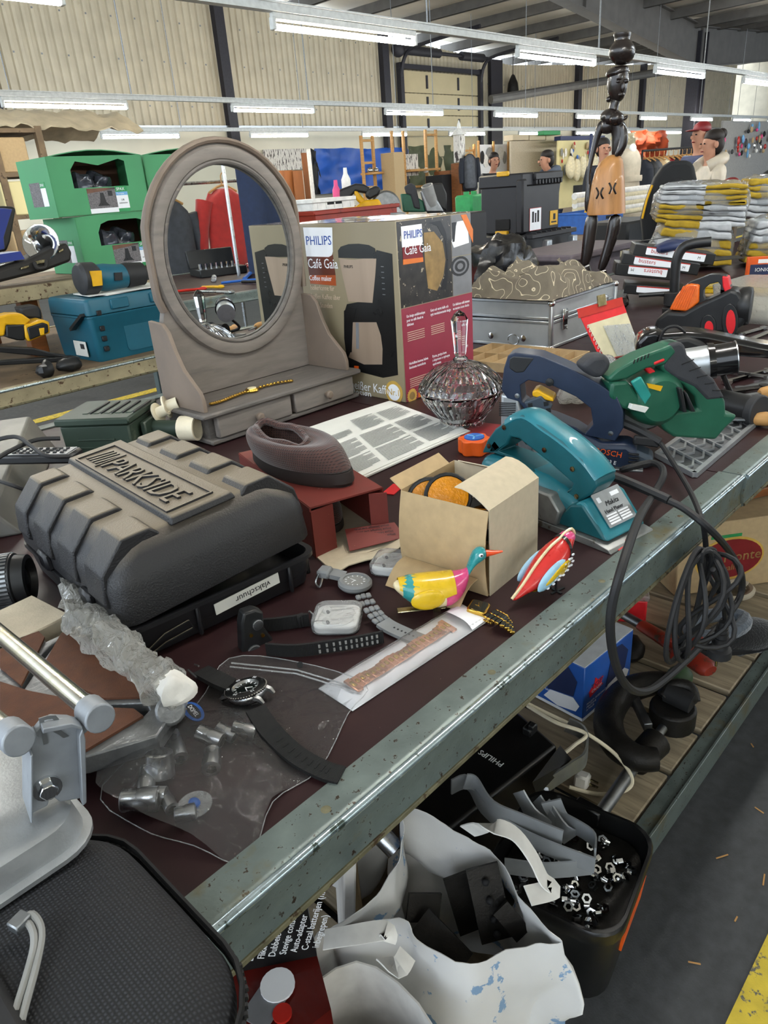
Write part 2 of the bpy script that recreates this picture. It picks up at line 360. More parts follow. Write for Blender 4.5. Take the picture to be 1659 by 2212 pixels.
# roof: sheeting, purlins along Y, rafters along X
mat('roof_sheet', 'cdc5b6', .7, v=.08, s=1.5); mat('rafter_grey', '64625f', .6, v=.15, s=4)
g = G(); xs = [-8, 23.5, 47]
g.loft([[(x, -9, ROOF(x)+.3) for x in xs], [(x, WY+.2, ROOF(x)+.3) for x in xs]], cap=False, closed=False)
struct('ceiling', g, 'roof_sheet')
gp = G(); k = 0
x = 9.2
while x < 46:
    struct('trim_5', G().box((x, 4, ROOF(x)+.14), (.06, 25, .22)).box((x+.04, 4, ROOF(x)+.04), (.12, 25, .02)), 'rafter_grey'); x += 1.62
def rafter(y, x0, x1, z0, z1, d0, d1):
    g = G()
    for yy, w in ((y, .05),):
        g.loft([[(x0, y-w, z0), (x0, y+w, z0), (x0, y+w, z0+d0), (x0, y-w, z0+d0)], [(x1, y-w, z1), (x1, y+w, z1), (x1, y+w, z1+d1), (x1, y-w, z1+d1)]])
    g.loft([[(x0, y-.16, z0-.03), (x0, y+.16, z0-.03), (x0, y+.16, z0), (x0, y-.16, z0)], [(x1, y-.16, z1-.03), (x1, y+.16, z1-.03), (x1, y+.16, z1), (x1, y-.16, z1)]])
    g.loft([[(x0, y-.16, z0+d0), (x0, y+.16, z0+d0), (x0, y+.16, z0+d0+.03), (x0, y-.16, z0+d0+.03)], [(x1, y-.16, z1+d1), (x1, y+.16, z1+d1), (x1, y+.16, z1+d1+.03), (x1, y-.16, z1+d1+.03)]])
    g.box(((x0+x1)/2, y-.08, (z0+z1)/2+.35), (.12, .1, .75))
    return struct('trim_6', g, 'rafter_grey')
rafter(10, 11, 24.2, 5.5, 3.95, .55, .95)
rafter(10, 24.4, 40, 3.95, 5.2, .95, .5)
struct('trim_7', G().box((24.3, 10, 2.4), (.5, .06, 4.8)).box((24.05, 10, 2.4), (.04, .34, 4.8)).box((24.55, 10, 2.4), (.04, .34, 4.8)), 'column_steel')
struct('trim_8', G().cyl(AY(1060, 215, 15.3), AY(1659, 118, 11.5), .13, n=10), 'rafter_grey')
struct('wall_right', G().box((46.5, 4, 3), (.2, 26, 7)), 'sheet_cream')
struct('wall_front', G().box((-1, -9.1, 3), (20, .2, 7.6)), 'plaster')
# sectional door in the back wall
mat('door_panel', 'b7aa88', .5, v=.05, s=3)
a, b_ = AY(862, 165, 15.9), AY(1028, 165, 15.9)
d1 = thing('door_1', 'cream sectional overhead door in the corrugated back wall', 'door'); d1['kind'] = 'structure'; del d1['category']; del d1['label']
for k in range(5):
    z0 = 1.55+k*.57
    obj('panel', G().box(((a.x+b_.x)/2, 15.86, z0+.28), (b_.x-a.x, .05, .55), .008), 'door_panel', d1)
for x in (a.x-.06, b_.x+.06): obj('track', G().box((x, 15.8, 3.0), (.14, .16, 3.1)), 'column_steel', d1)
obj('lintel', G().box(((a.x+b_.x)/2, 15.8, 4.47), (b_.x-a.x+.3, .12, .12)), 'column_steel', d1)
obj('spring_shaft', G().cyl((a.x-.3, 15.7, 4.85), (b_.x+.4, 15.7, 4.85), .05).cyl((a.x-.1, 15.7, 4.85), (a.x+1.6, 15.7, 4.85), .12).ball((a.x-.2, 15.7, 4.85), .2).cyl((b_.x-1, 15.7, 4.85), (b_.x+.1, 15.7, 4.85), .12), 'column_steel', d1)
for fx in (.31, .72):
    for kz in (3.1, 3.67, 4.22):
        obj('hinge', G().box((a.x+(b_.x-a.x)*fx, 15.82, kz-.1), (.07, .03, .34)), 'column_steel', d1)
for s_ in (a.x-.06, b_.x+.06): obj('curved_track', G().tube(smooth_path([(s_, 15.75, 4.2), (s_, 15.6, 4.65), (s_, 15.1, 4.85), (s_, 13, 4.95)], 4), .05, 6), 'column_steel', d1)
tag(obj('pear_bag', G().lathe([(.0, -.35), (.14, -.28), (.19, -.12), (.16, .1), (.06, .32), (.012, .36), (.012, 1.4), (0, 1.4)], 12), 'dark_iron', loc=AY(1108, 187, 15.7)), 'dark pear-shaped bag hanging high against the corrugated wall', 'punch bag')

# fluorescent rows hung along the hall
for n, c in (('tube_cool', (.86, .95, 1)), ('tube_neutral', (1, .97, .9)), ('tube_warm', (1, .87, .66))):
    mat(n, c, .5, v=0, em=TUBE)
mat('housing', 'cfd2d0', .4)
def light_row(y, z, x0, n, pitch, desc, warm):
    t = thing('light_rail', 'white suspended lighting rail '+desc, 'light rail', (x0-2, y, z+.12))
    Ln = n*pitch+2
    obj('rail', G().box((Ln/2, 0, 0), (Ln, .07, .05)).box((Ln/2, 0, .03), (Ln, .1, .012)), 'housing', t)
    for k in range(int(Ln/3)+1):
        x = .8+3*k
        h = ROOF(x0-2+x)-z-.1
        obj('wire', G().cyl((x, 0, 0), (x, 0, h), .008, n=5), 'dull_steel', t)
    for k in range(n):
        xx = x0+k*pitch
        if k == 0 or True:
            w = ('tube_warm' if (k*7+warm) % 5 == 0 else 'tube_neutral' if (k+warm) % 2 else 'tube_cool')
            px = ordinal(k)
            f = thing('fluorescent_light', f'{px} fluorescent batten from the left on the rail {desc}', 'light', (xx, y, z), 0, 'fluorescent battens on hanging rails')
            obj('housing', G().box((.75, 0, .07), (1.56, .045, .05), .008).box((-.02, 0, .025), (.03, .05, .08), .005).box((1.52, 0, .025), (.03, .05, .08), .005), 'housing', f)
            obj('tube', G().cyl((0, 0, .005), (1.5, 0, .005), .021, n=10), w, f)
def ordinal(k): return ['first', 'second', 'third', 'fourth', 'fifth', 'sixth', 'seventh', 'eighth', 'ninth', 'tenth', 'eleventh', 'twelfth', 'thirteenth'][k]
light_row(4.72, 2.46, .9, 7, 3.1, 'behind the table and nearest to it', 3)
light_row(9.5, 2.51, .75, 10, 3.18, 'halfway to the back wall', 0)
light_row(13.1, 2.49, 3.75, 11, 3.2, 'in front of the back wall', 1)
light_row(.55, 2.46, -2.2, 8, 3.1, 'straight above the near table', 2)
light_row(-3.7, 2.46, -2.2, 8, 3.1, 'over the stalls across the aisle', 1)
# ---------------------------------------------------------------- tables
mat('table_board', '2c181a', .46, v=.16, s=14, c2='6b5450', c2s=150, c2t=.70, c2w=.03, b=.03, bs=90, spec=.35, tex=('patch', '36201f', 5, .55, .15))
mat('rail_paint', '6b7673', .34, .3, v=.18, s=30, c2='33261a', c2s=120, c2t=.615, c2w=.03, b=.10, bs=260, tex=('patch', '6a6348', 9, .58, .12))
mat('rail_rust', '6b6750', .6, .1, v=.3, s=40, c2='3f2f1a', c2s=70, c2t=.55, b=.2)
mat('table_steel', '5d6a6a', .5, .3, v=.2, s=10, c2='3b2a1c', c2s=25, c2t=.64)
mat('worn_glint_edge', 'a3b4ba', .24, .75, v=.2, s=40, c2='4f5a57', c2s=60, c2t=.58, c2w=.05)  # bare-metal wear, with the daylight glint painted into its pale tone
def rail_profile(y, z, d=1):
    return [(y+.046*d, z+.0035), (y+.012*d, z+.004), (y+.005*d, z+.003), (y+.001*d, z-.001), (y, z-.007), (y+.003*d, z-.036), (y-.001*d, z-.056), (y+.004*d, z-.061), (y+.008*d, z-.054), (y+.010*d, z-.034), (y+.009*d, z-.006), (y+.046*d, z-.0005)]
def table(label, x0, x1, y0, y1, z, legs, mats=('table_board', 'rail_paint')):
    t = thing('trade_table', label, 'table', (0, 0, 0), 0)
    obj('table_top', G().box(((x0+x1)/2, (y0+y1)/2, z-.0125), (x1-x0, y1-y0-.02, .025)), mats[0], t)
    for y, d in ((y0, 1), (y1, -1)):
        pr = rail_profile(y, z, d)
        r = obj('edge_rail', G().loft([[(x0, a, b) for a, b in pr], [(x1, a, b) for a, b in pr]]), mats[1], t, ang=50)
        if d == 1:
            obj('worn_glint_edge', G().tube([(x0+.002, y+.0022, z+.0002), (x1-.002, y+.0022, z+.0002)], .0052, 10), 'worn_glint_edge', r)  # pale strip along the ridge: worn metal and painted highlight in one
            x = x0+.25
            while x < x1:
                obj('screw', G().ball((x, y+.022, z+.003), (.006, .006, .002), 10, 5), 'rail_rust', r); x += .27
            obj('rust_strip', G().box(((x0+x1)/2, y-.0005, z-.055), (x1-x0, .004, .007), .001), 'rail_rust', r)
    for x in (x0, x1):
        obj('end_rail', G().box((x+(.01 if x == x0 else -.01), (y0+y1)/2, z-.022), (.012, y1-y0-.03, .04)), mats[1], t)
    for lx in legs:
        for y in (y0+.05, y1-.05): obj('leg', G().box((lx, y, z/2-.02), (.05, .05, z-.04), .004), 'table_steel', t)
    return t
table('near sales table with dark maroon top and worn grey-green steel edge', -.75, 1.352, .397, 2.06, TZ, (-.65, -.15))
table('second sales table continuing the near one towards the right', 1.356, 5.9, .392, 2.06, TZ, (3.4, 5.8))
for y in (1.9,): pass
mat('old_board', '6e5c46', .7, v=.3, s=10, c2='3d2f22', c2s=20, c2t=.6)
mat('rust_rail', '9a8f72', .5, .2, v=.2, s=14, c2='4b3320', c2s=40, c2t=.58, b=.1)
table('rusty edged wheeled table behind the dresser mirror', -.4, 2.35, 2.72, 4.1, .80, (-.2, 2.2), ('old_board', 'rust_rail'))
table('further sales table behind the coffee maker box', 2.4, 9.5, 2.75, 4.1, .80, (2.6, 9.3), ('old_board', 'rust_rail'))
table('long sales table in the second row behind', 3, 16, 6.0, 7.4, .80, (3.2, 9, 15.8), ('old_board', 'rust_rail'))
table('sales table across the aisle seen in the mirror', 1.2, 6.5, -2.75, -.95, .80, (1.4, 6.3), ('table_board', 'rail_paint'))
# lower shelf: slats between steel rails
mat('slat_wood', '968871', .8, v=.28, s=7, stretch=(9, 1, 9), c2='3f3328', c2s=5, c2t=.62, c2w=.2, b=.25, bs=30)
sh = thing('slatted_shelf', 'weathered wooden slat shelf in a steel frame under the near table', 'shelf', (0, 0, 0))
obj('front_rail', G().box((.9, .398, SZ-.022), (5, .006, .07), .001).box((.9, .415, SZ+.004), (5, .04, .004), .001), 'rail_paint', sh)
obj('back_rail', G().box((.9, 1.78, SZ-.02), (5, .01, .07)), 'table_steel', sh)
x = -.5; k = 0
while x < 3.3:
    w = .158+.012*sin(k*2.3)
    obj('slat', G().box((0, .6775, 0), (w, 1.345, .02), .003), 'slat_wood', sh, loc=(x+w/2, .436, SZ-.004+.002*sin(k*1.7)), rot=(0, 0, .004*sin(k))); x += w+.02; k += 1
for lx in (-.45, 2.9):
    for y in (.45, 1.7): obj('foot', G().box((lx, y, .035), (.06, .06, .07)), 'table_steel', sh)

# ---------------------------------------------------------------- dresser mirror
mat('grey_wash', '77706a', .62, v=.16, s=9, stretch=(1, 6, 6), c2='5d5a58', c2s=7, c2t=.55, c2w=.3, b=.08, bs=120)
mat('grey_wash_dark', '625d59', .62, v=.2, s=12, stretch=(1, 7, 7), c2='8f857b', c2s=10, c2t=.58, c2w=.25, b=.1, bs=120)
mat('grey_wash_warm', '76685c', .6, v=.14, s=8, c2='6b6059', c2s=7, c2t=.58, c2w=.3, b=.06, bs=120)
dr = thing('dresser_mirror', 'grey washed wooden dresser mirror with oval glass and two drawers', 'mirror', (0, 0, 0))
X0, X1, YF, YB = .905, 1.385, 1.462, 1.655
obj('case', G().box(((X0+X1)/2, (YF+YB)/2+.008, .856), (X1-X0, YB-YF-.016, .066)), 'grey_wash_dark', dr)
obj('base_board', G().box(((X0+X1)/2, (YF+YB)/2, .829), (X1-X0+.02, YB-YF+.01, .012), .003), 'grey_wash_dark', dr)
obj('shelf_board', G().box(((X0+X1)/2-.008, (YF+YB)/2-.006, .8975), (X1-X0+.045, YB-YF+.02, .013), .004), 'grey_wash_dark', dr)
for i, (a, b) in enumerate(((X0+.012, 1.146), (1.158, X1-.012))):
    d = obj('drawer', G().box(((a+b)/2, YF+.002, .8625), (b-a, .02, .053), .003), 'grey_wash', dr)
    obj('knob', G().lathe([(.004, 0), (.004, .008), (.011, .012), (.0115, .018), (.008, .022), (0, .023)], 16, TR(((a+b)/2, YF-.008, .8625), (pi/2, 0, 0))), 'grey_wash_warm', d)
OC = (1.15, 1.232)
def board_outline(rx, rz):
    o = [(X1-.012, .905), (X1-.012, 1.09)]
    for k in range(33):
        a = -.42+(pi+.84)*k/32
        x, z = OC[0]+rx*cos(a), OC[1]+rz*sin(a)
        o.append((min(max(x, X0+.012), X1-.012), z))
    return o+[(X0+.012, 1.09), (X0+.012, .905)]
Mb = frame((0, 1.64, 0), (1, 0, 0), (0, 0, 1))
bo = board_outline(.243, .262)
obj('back_board', G().plate(bo, [circ(.192, 44, OC[0], OC[1], .213)], -.004, .016, Mb), 'grey_wash', dr, bev=.002)
def oval_ring(rx, rz, w, h, y):
    return G().tube([(OC[0]+rx*cos(2*pi*i/64), y, OC[1]+rz*sin(2*pi*i/64)) for i in range(64)], 1, 8, True, (w, h), up=(0, -1, 0))
obj('oval_frame', oval_ring(.213, .234, .018, .011, 1.622), 'grey_wash', dr)
obj('inner_moulding', oval_ring(.1935, .2145, .006, .007, 1.62), 'grey_wash_dark', dr)
obj('rim_moulding', G().tube([(x, 1.626, z) for x, z in bo[2:-2]], 1, 8, False, (.008, .013), up=(0, -1, 0)), 'grey_wash_warm', dr)
obj('mirror_glass', G().prism(circ(.196, 56, 0, 0, .217), .004, .006, frame((OC[0], 1.64, OC[1]), (cos(rad(-2.5)), sin(rad(-2.5)), 0), (0, 0, 1))), 'mirror_glass', dr, ang=0)
obj('mirror_backing', G().prism(circ(.215, 40, OC[0], OC[1], .235), -.01, -.004, Mb), 'brown_wood', dr)
sp = [(YB-.01, .904), (YF+.004, .904), (YF+.004, .93), (YF+.012, .952), (YF+.035, .972), (YF+.066, 1.0), (YF+.088, 1.04), (YF+.105, 1.085), (YF+.125, 1.104), (YB-.01, 1.108)]
for x in (X0-.002, X1-.012):
    obj('side_panel', G().prism([(-y, z) for y, z in sp], 0, .011, frame((x, 0, 0), (0, -1, 0), (0, 0, 1))), 'grey_wash_warm', dr, bev=.0015)
# gold watch with chain bracelet on the dresser shelf
gw = thing('gold_watch', 'gold dress watch with thin chain bracelet lying on the dresser shelf', 'watch', (0, 0, 0))
zs = .9055
P = [T(x, y, zs) for x, y in ((455, 876), (480, 869), (510, 857), (545, 845), (590, 832), (632, 825))]
pp = smooth_path(P, 6)
for i in range(len(pp)-1):
    if abs((pp[i]-P[3]).length) > .022: obj('chain_link', G().ball((pp[i]+pp[i+1])/2+V((0, 0, .004)), (.0055, .0085, .0035), 8, 5, Euler((0, 0, -.4)).to_matrix().to_4x4()), 'gold', gw)
obj('watch_case', G().lathe([(.0, 0), (.016, 0), (.018, .003), (.017, .007), (.013, .009), (0, .009)], 20, TR(P[3])), 'gold', gw)
obj('dial', G().lathe([(.012, .0091), (0, .0096)], 20, TR(P[3])), 'cream', gw)
obj('lug', G().box(P[3]+V((.016, .002, .003)), (.012, .012, .005), .002).box(P[3]+V((-.016, -.002, .003)), (.012, .012, .005), .002), 'gold', gw)
obj('clasp', G().box(P[1]+V((0, 0, .004)), (.016, .01, .006), .002), 'gold', gw)

# ---------------------------------------------------------------- coffee maker box
def printf(t, M):                                    # helpers for flat print on a face
    def rect(name, u0, v0, u1, v1, m, h=.0006, r=0, par=None):
        g = G().prism(rrect(u1-u0, v1-v0, max(r, 1e-4), 5 if r else 1, (u0+u1)/2, (v0+v1)/2), 0, h, M); return obj(name, g, m, par or t, ang=0)
    def poly(name, pts, m, h=.0006, par=None): return obj(name, G().prism(pts, 0, h, M), m, par or t, ang=0)
    def txt(name, s, u, v, size, m, h=.001, al='LEFT', sx=1, par=None, rz=0, shear=0): return obj(name, G().text(s, size, M @ TR((u, v, h), (0, 0, rz)), .0004, al, sx, shear), m, par or t, ang=0)
    return rect, poly, txt
mat('box_beige', '8d8168', .45, v=.08, s=4, coat=.15); mat('box_crimson', '8a2b3e', .4, v=.12, s=5, coat=.2); mat('box_photo_dark', '2a2622', .35, v=.5, s=30, c2='b0a48c', c2s=55, c2t=.62, c2w=.04, coat=.2)
mat('box_gloss', '4a3a34', .15, .2, v=.5, s=6, coat=.6); mat('print_copper', 'a5917f', .35, .3, v=.08, s=3, stretch=(1, 8, .3)); mat('print_black', '121213', .3, v=.1)
mat('print_white', 'eceef2', .4, v=.02); mat('print_blue', '1d4a9c', .4); mat('print_orange', 'd4722a', .4); mat('print_rust', 'a04a22', .4, v=.15, s=6); mat('print_brown', '5a2a1c', .4, v=.2, s=10); mat('print_gold', 'd9b25a', .35, .3); mat('print_grey', '77787c', .4); mat('print_lite', 'c9b39c', .4); mat('print_tan', '8a6f42', .4, v=.3, s=30)
BX0, BX1, BY0, BY1, BZ1 = 1.42, 1.728, 1.302, 1.765, 1.284
cb = thing('coffee_maker_box', 'large printed carton of a filter coffee maker beside the dresser mirror', 'box', (0, 0, 0))
obj('carton', G().box(((BX0+BX1)/2, (BY0+BY1)/2, (TZ+BZ1)/2), (BX1-BX0, BY1-BY0, BZ1-TZ), .002), 'box_beige', cb)
def topf(u, v):
    p = V((BX0+.001+u*(BX1-BX0-.002), BY0+.001+v*(BY1-BY0-.002), BZ1+.0008)); return p+V((0, 0, max(0, .004*noise.noise(p*22))*sin(pi*u)*sin(pi*v)))
obj('top_flap', G().grid(16, 24, topf), 'box_gloss', cb)
Ml = frame((BX0, BY1, TZ), (0, -1, 0), (0, 0, 1)); LW = BY1-BY0
rect, poly, txt = printf(cb, Ml)
PLf = PL((BX0, BY1, TZ), -pi/2)                       # measures the printed motifs on the left face
q = PLf.q
def pr(name, pts, m, h=.0008): return poly(name, [q(*p) for p in pts], m, h)
c4 = lambda L: [(640+x*.2411, 440+y*.2411) for x, y in L]
pr('brand_shield', c4([(62, 213), (322, 213), (328, 430), (318, 465), (290, 478), (92, 472)]), 'print_white')
pr('name_panel', c4([(96, 474), (295, 478), (328, 455), (352, 640), (118, 640)]), 'print_brown')
pr('type_panel', c4([(118, 640), (352, 640), (358, 735), (128, 715)]), 'print_rust', .0009)
u, v = q(*c4([(90, 370)])[0]); txt('brand_lettering', 'PHILIPS', u, v, .034, 'print_blue', .0012, sx=.98)
u, v = q(*c4([(110, 575)])[0]); txt('lettering', 'Café Gaia', u, v, .037, 'print_white', .0012, sx=.85)
u, v = q(*c4([(122, 685)])[0]); txt('lettering', 'Coffee maker', u, v, .020, 'print_white', .0014, sx=.85)
u, v = q(*c4([(130, 770)])[0])
for i, s in enumerate(('Isolierkanne für', 'heißen Kaffee über', 'bis 2 Stunden')): txt('lettering', s, u, v-.024*i, .020, 'print_lite', .001, sx=.8)
u, v = q(*c4([(490, 1650)])[0]); txt('lettering', 'heißer Kaffee,', u, v, .036, 'print_white', .0016, sx=.9); u, v = q(*c4([(485, 1710)])[0]); txt('lettering', 'Design', u, v, .036, 'print_white', .0016, sx=.9)
pr('machine_print', c4([(720, 415), (860, 450), (912, 1535), (780, 1560), (465, 1480), (430, 1200), (440, 950), (455, 900), (560, 880)]), 'print_black', .0008)
pr('lid_print', c4([(375, 420), (400, 385), (470, 362), (560, 358), (650, 370), (705, 400), (722, 490), (560, 490), (400, 485), (380, 485)]), 'print_black', .0010)
pr('filter_print', c4([(385, 487), (460, 500), (520, 503), (600, 492), (720, 492), (710, 640), (685, 888), (470, 876), (420, 660)]), 'print_copper', .0012)
pr('jug_print', c4([(505, 1062), (720, 1062), (760, 1180), (775, 1300), (772, 1440), (610, 1440), (470, 1375), (500, 1300)]), 'print_copper', .0012)
pr('jug_handle_print', c4([(430, 960), (480, 920), (540, 935), (510, 1060), (500, 1330), (450, 1335), (432, 1200)]), 'print_black', .0014)
pr('jug_stripe_print', c4([(535, 1065), (562, 1065), (565, 1300), (540, 1300)]), 'print_grey', .0014)
u, v = q(*c4([(430, 575)])[0]); txt('lettering', 'PHILIPS', u, v, .011, 'print_black', .0016)
for i in range(6): pr('level_mark', c4([(760+3*i, 560+50*i), (785+3*i, 562+50*i), (785+3*i, 568+50*i), (760+3*i, 566+50*i)]), 'print_grey', .001)
pr('switch_print', c4([(520, 1450), (562, 1455), (560, 1490), (520, 1485)]), 'orange', .001)
u, v = q(*c4([(878, 1690)])[0]); poly('award_badge', [(u+.032*cos(a), v+.032*sin(a)) for a in [2*pi*i/24 for i in range(24)]], 'print_gold', .0016); poly('award_field', [(u+.023*cos(a), v+.023*sin(a)) for a in [2*pi*i/24 for i in range(24)]], 'print_white', .002); txt('lettering', 'Nr.1', u, v-.008, .026, 'print_gold', .0024, 'CENTER')
Mr = frame((BX0, BY0, TZ), (1, 0, 0), (0, 0, 1)); rect, poly, txt = printf(cb, Mr)
q = PL((BX0, BY0, TZ), 0).q; RW = BX1-BX0; HH = BZ1-TZ
rect('photo_panel', .002, .252, RW-.09, HH-.003, 'box_photo_dark'); rect('crimson_panel', .002, .002, RW-.002, .250, 'box_crimson')
rect('jug_photo', RW-.088, .355, RW-.002, HH-.003, 'print_grey'); rect('ring_photo', RW-.088, .252, RW-.002, .353, 'print_grey')
pr('jug_shape', c4([(1440, 160), (1530, 145), (1545, 350), (1410, 395), (1390, 340)]), 'print_white', .001)
pr('jug_grip', c4([(1392, 170), (1430, 165), (1415, 340), (1398, 345)]), 'print_black', .0012)
for r, m in ((.042, 'dark_grey'), (.032, 'print_grey'), (.024, 'dark_grey'), (.013, 'print_grey')):
    u, v = q(*c4([(1465, 560)])[0]); poly('ring_print', [(u+r*cos(a), v+.62*r*sin(a)) for a in [2*pi*i/20 for i in range(20)]], m, .0008+.0012*(.05-r)*20)
pr('corner_ribbon', c4([(1470, 100), (1520, 95), (1580, 230), (1580, 350)]), 'print_orange', .0014)
pr('cup_rim_print', c4([(1180, 170), (1260, 200), (1330, 330), (1350, 500), (1330, 640), (1290, 770), (1340, 770), (1358, 640), (1360, 420), (1340, 260), (1290, 150)]), 'print_black', .001)
pr('foam_print', c4([(1140, 260), (1230, 250), (1310, 350), (1335, 500), (1315, 650), (1260, 780), (1180, 760), (1150, 520)]), 'print_tan', .001)
pr('brand_shield', c4([(935, 205), (1120, 180), (1130, 345), (1110, 370), (945, 392)]), 'print_white', .0014)
pr('name_panel', c4([(947, 392), (1115, 370), (1133, 480), (955, 500)]), 'dark_red', .0014); pr('type_panel', c4([(955, 500), (1133, 480), (1135, 520), (955, 548)]), 'print_orange', .0014)
u, v = q(*c4([(958, 318)])[0]); txt('brand_lettering', 'PHILIPS', u, v, .027, 'print_blue', .0022, sx=.84)
u, v = q(*c4([(965, 462)])[0]); txt('lettering', 'Café Gaia', u, v, .031, 'print_white', .0022, sx=.86)
body = [['Un design emblématique', 'pour un café chaud et', 'délicieux'], ['Gott och varmt kaffe och', 'nytt revolutionerande design'], ['Un delicioso café intenso', 'en nuestro icono diseño'], ['Herkullista kuumaa kahvia', 'ikonisesta muotoilusta'], ['Pyszna, gorąca kawa', 'z ekspresem w stylowym', 'opakowaniu'], ['Dobrý horúci kávový', 'dizajn']]
for i, L in enumerate(body):
    col, row = i % 3, i//3
    for j, s in enumerate(L): txt('lettering', s, .02+col*.098, .225-.125*row-.011*j, .0105, 'print_white', .001, sx=.72)
    for j in range(5): rect('text_line', .02+col*.098, .185-.125*row-.0055*j, .02+col*.098+.07-.012*((j*3+i) % 3), .1868-.125*row-.0055*j, 'print_lite', .0009)
u, v = q(*c4([(1037, 1720)])[0]); poly('seal_badge', [(u+r*cos(a), v+r*sin(a)) for a, r in [(2*pi*i/36, (.021, .018)[i % 2]) for i in range(36)]], 'print_gold', .0012); poly('seal_field', [(u+.011*cos(a), v+.011*sin(a)) for a in [2*pi*i/18 for i in range(18)]], 'print_tan', .0016)
pr('guarantee_tag', c4([(1092, 1660), (1160, 1650), (1160, 1725), (1092, 1735)]), 'print_orange', .0012)
# ---------------------------------------------------------------- black tool case with moulded lid
mat('case_plastic', '1c1c1f', .46, v=.1, s=8, b=.35, bs=420, spec=.6, dust_sheen=('9a8c77', .62))  # beige lid-top tint paints in the warm overhead sheen along with dust
mat('case_smooth', '1c1c1f', .42, v=.1)
CW, CD = .302, .415
pc = thing('tool_case', 'black moulded plastic tool case with raised lettering, lid slightly ajar', 'tool case', (.309, .783, TZ), rad(-5))
def rr3(w, d, r, z, cx=CW/2, cy=CD/2): return [(x, y, z) for x, y in rrect(w, d, r, 4, cx, cy)]
g = G().loft([rr3(CW-.03, CD-.03, .02, 0), rr3(CW-.02, CD-.02, .022, .004), rr3(CW-.006, CD-.006, .024, .046), rr3(CW+.004, CD+.004, .026, .048), rr3(CW+.004, CD+.004, .026, .054), rr3(CW-.012, CD-.012, .022, .054), rr3(CW-.014, CD-.014, .022, .02)])
base = obj('case_base', g, 'case_smooth', pc)
for u in (.10, .25): obj('rib', G().box((u, .0015, .026), (.006, .006, .044), .002), 'case_smooth', base)
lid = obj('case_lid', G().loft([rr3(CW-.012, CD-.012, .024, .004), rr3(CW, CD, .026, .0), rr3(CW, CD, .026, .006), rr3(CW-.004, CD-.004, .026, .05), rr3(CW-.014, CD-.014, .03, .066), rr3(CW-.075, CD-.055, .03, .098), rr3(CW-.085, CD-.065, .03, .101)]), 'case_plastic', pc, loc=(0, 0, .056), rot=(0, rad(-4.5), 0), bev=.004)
# raised bands and pads moulded on the lid
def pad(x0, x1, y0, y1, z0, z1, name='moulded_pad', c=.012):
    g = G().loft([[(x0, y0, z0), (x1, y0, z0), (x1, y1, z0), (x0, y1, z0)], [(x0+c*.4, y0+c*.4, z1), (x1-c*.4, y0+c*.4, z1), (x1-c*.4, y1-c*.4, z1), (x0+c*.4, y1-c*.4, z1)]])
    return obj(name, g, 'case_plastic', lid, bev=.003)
def sidepad(y0, y1, side):
    xs = [(-.005, .03), (.003, .072), (.040, .108), (.078, .108)]
    if side: xs = [(CW-x, z) for x, z in xs]
    g = G(); A = [(x, y0, z) for x, z in xs]; Bq = [(x, y1, z) for x, z in xs]
    A2 = [(x+(.02 if not side else -.02), y0, z-.02) for x, z in xs]; B2 = [(x+(.02 if not side else -.02), y1, z-.02) for x, z in xs]
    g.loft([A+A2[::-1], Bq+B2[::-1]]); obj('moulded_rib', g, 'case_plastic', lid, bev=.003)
for y0, y1 in ((.025, .085), (.125, .185), (.225, .285), (.325, .375)):
    sidepad(y0, y1, 0); sidepad(y0, y1, 1)
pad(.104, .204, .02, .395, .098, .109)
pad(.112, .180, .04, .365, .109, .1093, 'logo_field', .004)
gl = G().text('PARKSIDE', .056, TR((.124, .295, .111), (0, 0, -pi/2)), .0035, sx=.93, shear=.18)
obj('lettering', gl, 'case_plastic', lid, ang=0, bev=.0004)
gs = G()
for k in range(4): gs.prism([(0, 0), (.005, 0), (.014, .042), (.009, .042)], 0, .0022, TR((.124, .352-.0115*k, .1093), (0, 0, -pi/2)))
gs.box((.145, .302, .1105), (.052, .003, .002)).box((.1125, .2025, .1105), (.003, .325, .003)).box((.1795, .2025, .1105), (.003, .325, .003)).box((.146, .364, .1105), (.066, .003, .003)).box((.146, .041, .1105), (.066, .003, .003))
obj('logo_mark', gs, 'case_plastic', lid, ang=0)
for y in (.10, .27): obj('hinge', G().box((-.003, y, .012), (.012, .035, .03), .004), 'case_smooth', lid)
obj('clasp', G().box((CW+.004, .06, .0), (.008, .05, .05), .003).box((CW+.004, .32, .0), (.008, .05, .05), .003), 'case_smooth', base)
Mf = frame((0, .006, 0), (1, 0, 0), (0, 0, 1))
obj('name_sticker', G().box((.178, .0018, .034), (.106, .0012, .017), rot=(0, rad(-3), 0)), 'paper', base, ang=0)
obj('lettering', G().text('vlakschuur', .0135, frame((.215, .0008, .0395), (-1, 0, -.05), (0, 0, -1)), .0003), 'ink', base, ang=0)
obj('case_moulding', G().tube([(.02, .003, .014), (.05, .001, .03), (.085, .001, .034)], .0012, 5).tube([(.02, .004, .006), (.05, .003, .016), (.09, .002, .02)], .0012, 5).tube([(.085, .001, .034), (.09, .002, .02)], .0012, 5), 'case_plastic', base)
obj('tool_cord', G().tube(smooth_path([(.2, .38, .05), (.215, .385, .13), (.225, .36, .165), (.24, .33, .12), (.27, .32, .1)], 6), .005, 8).tube(smooth_path([(.22, .37, .08), (.24, .36, .12), (.27, .34, .13), (.275, .31, .09)], 6), .005, 8), 'rubber', pc)

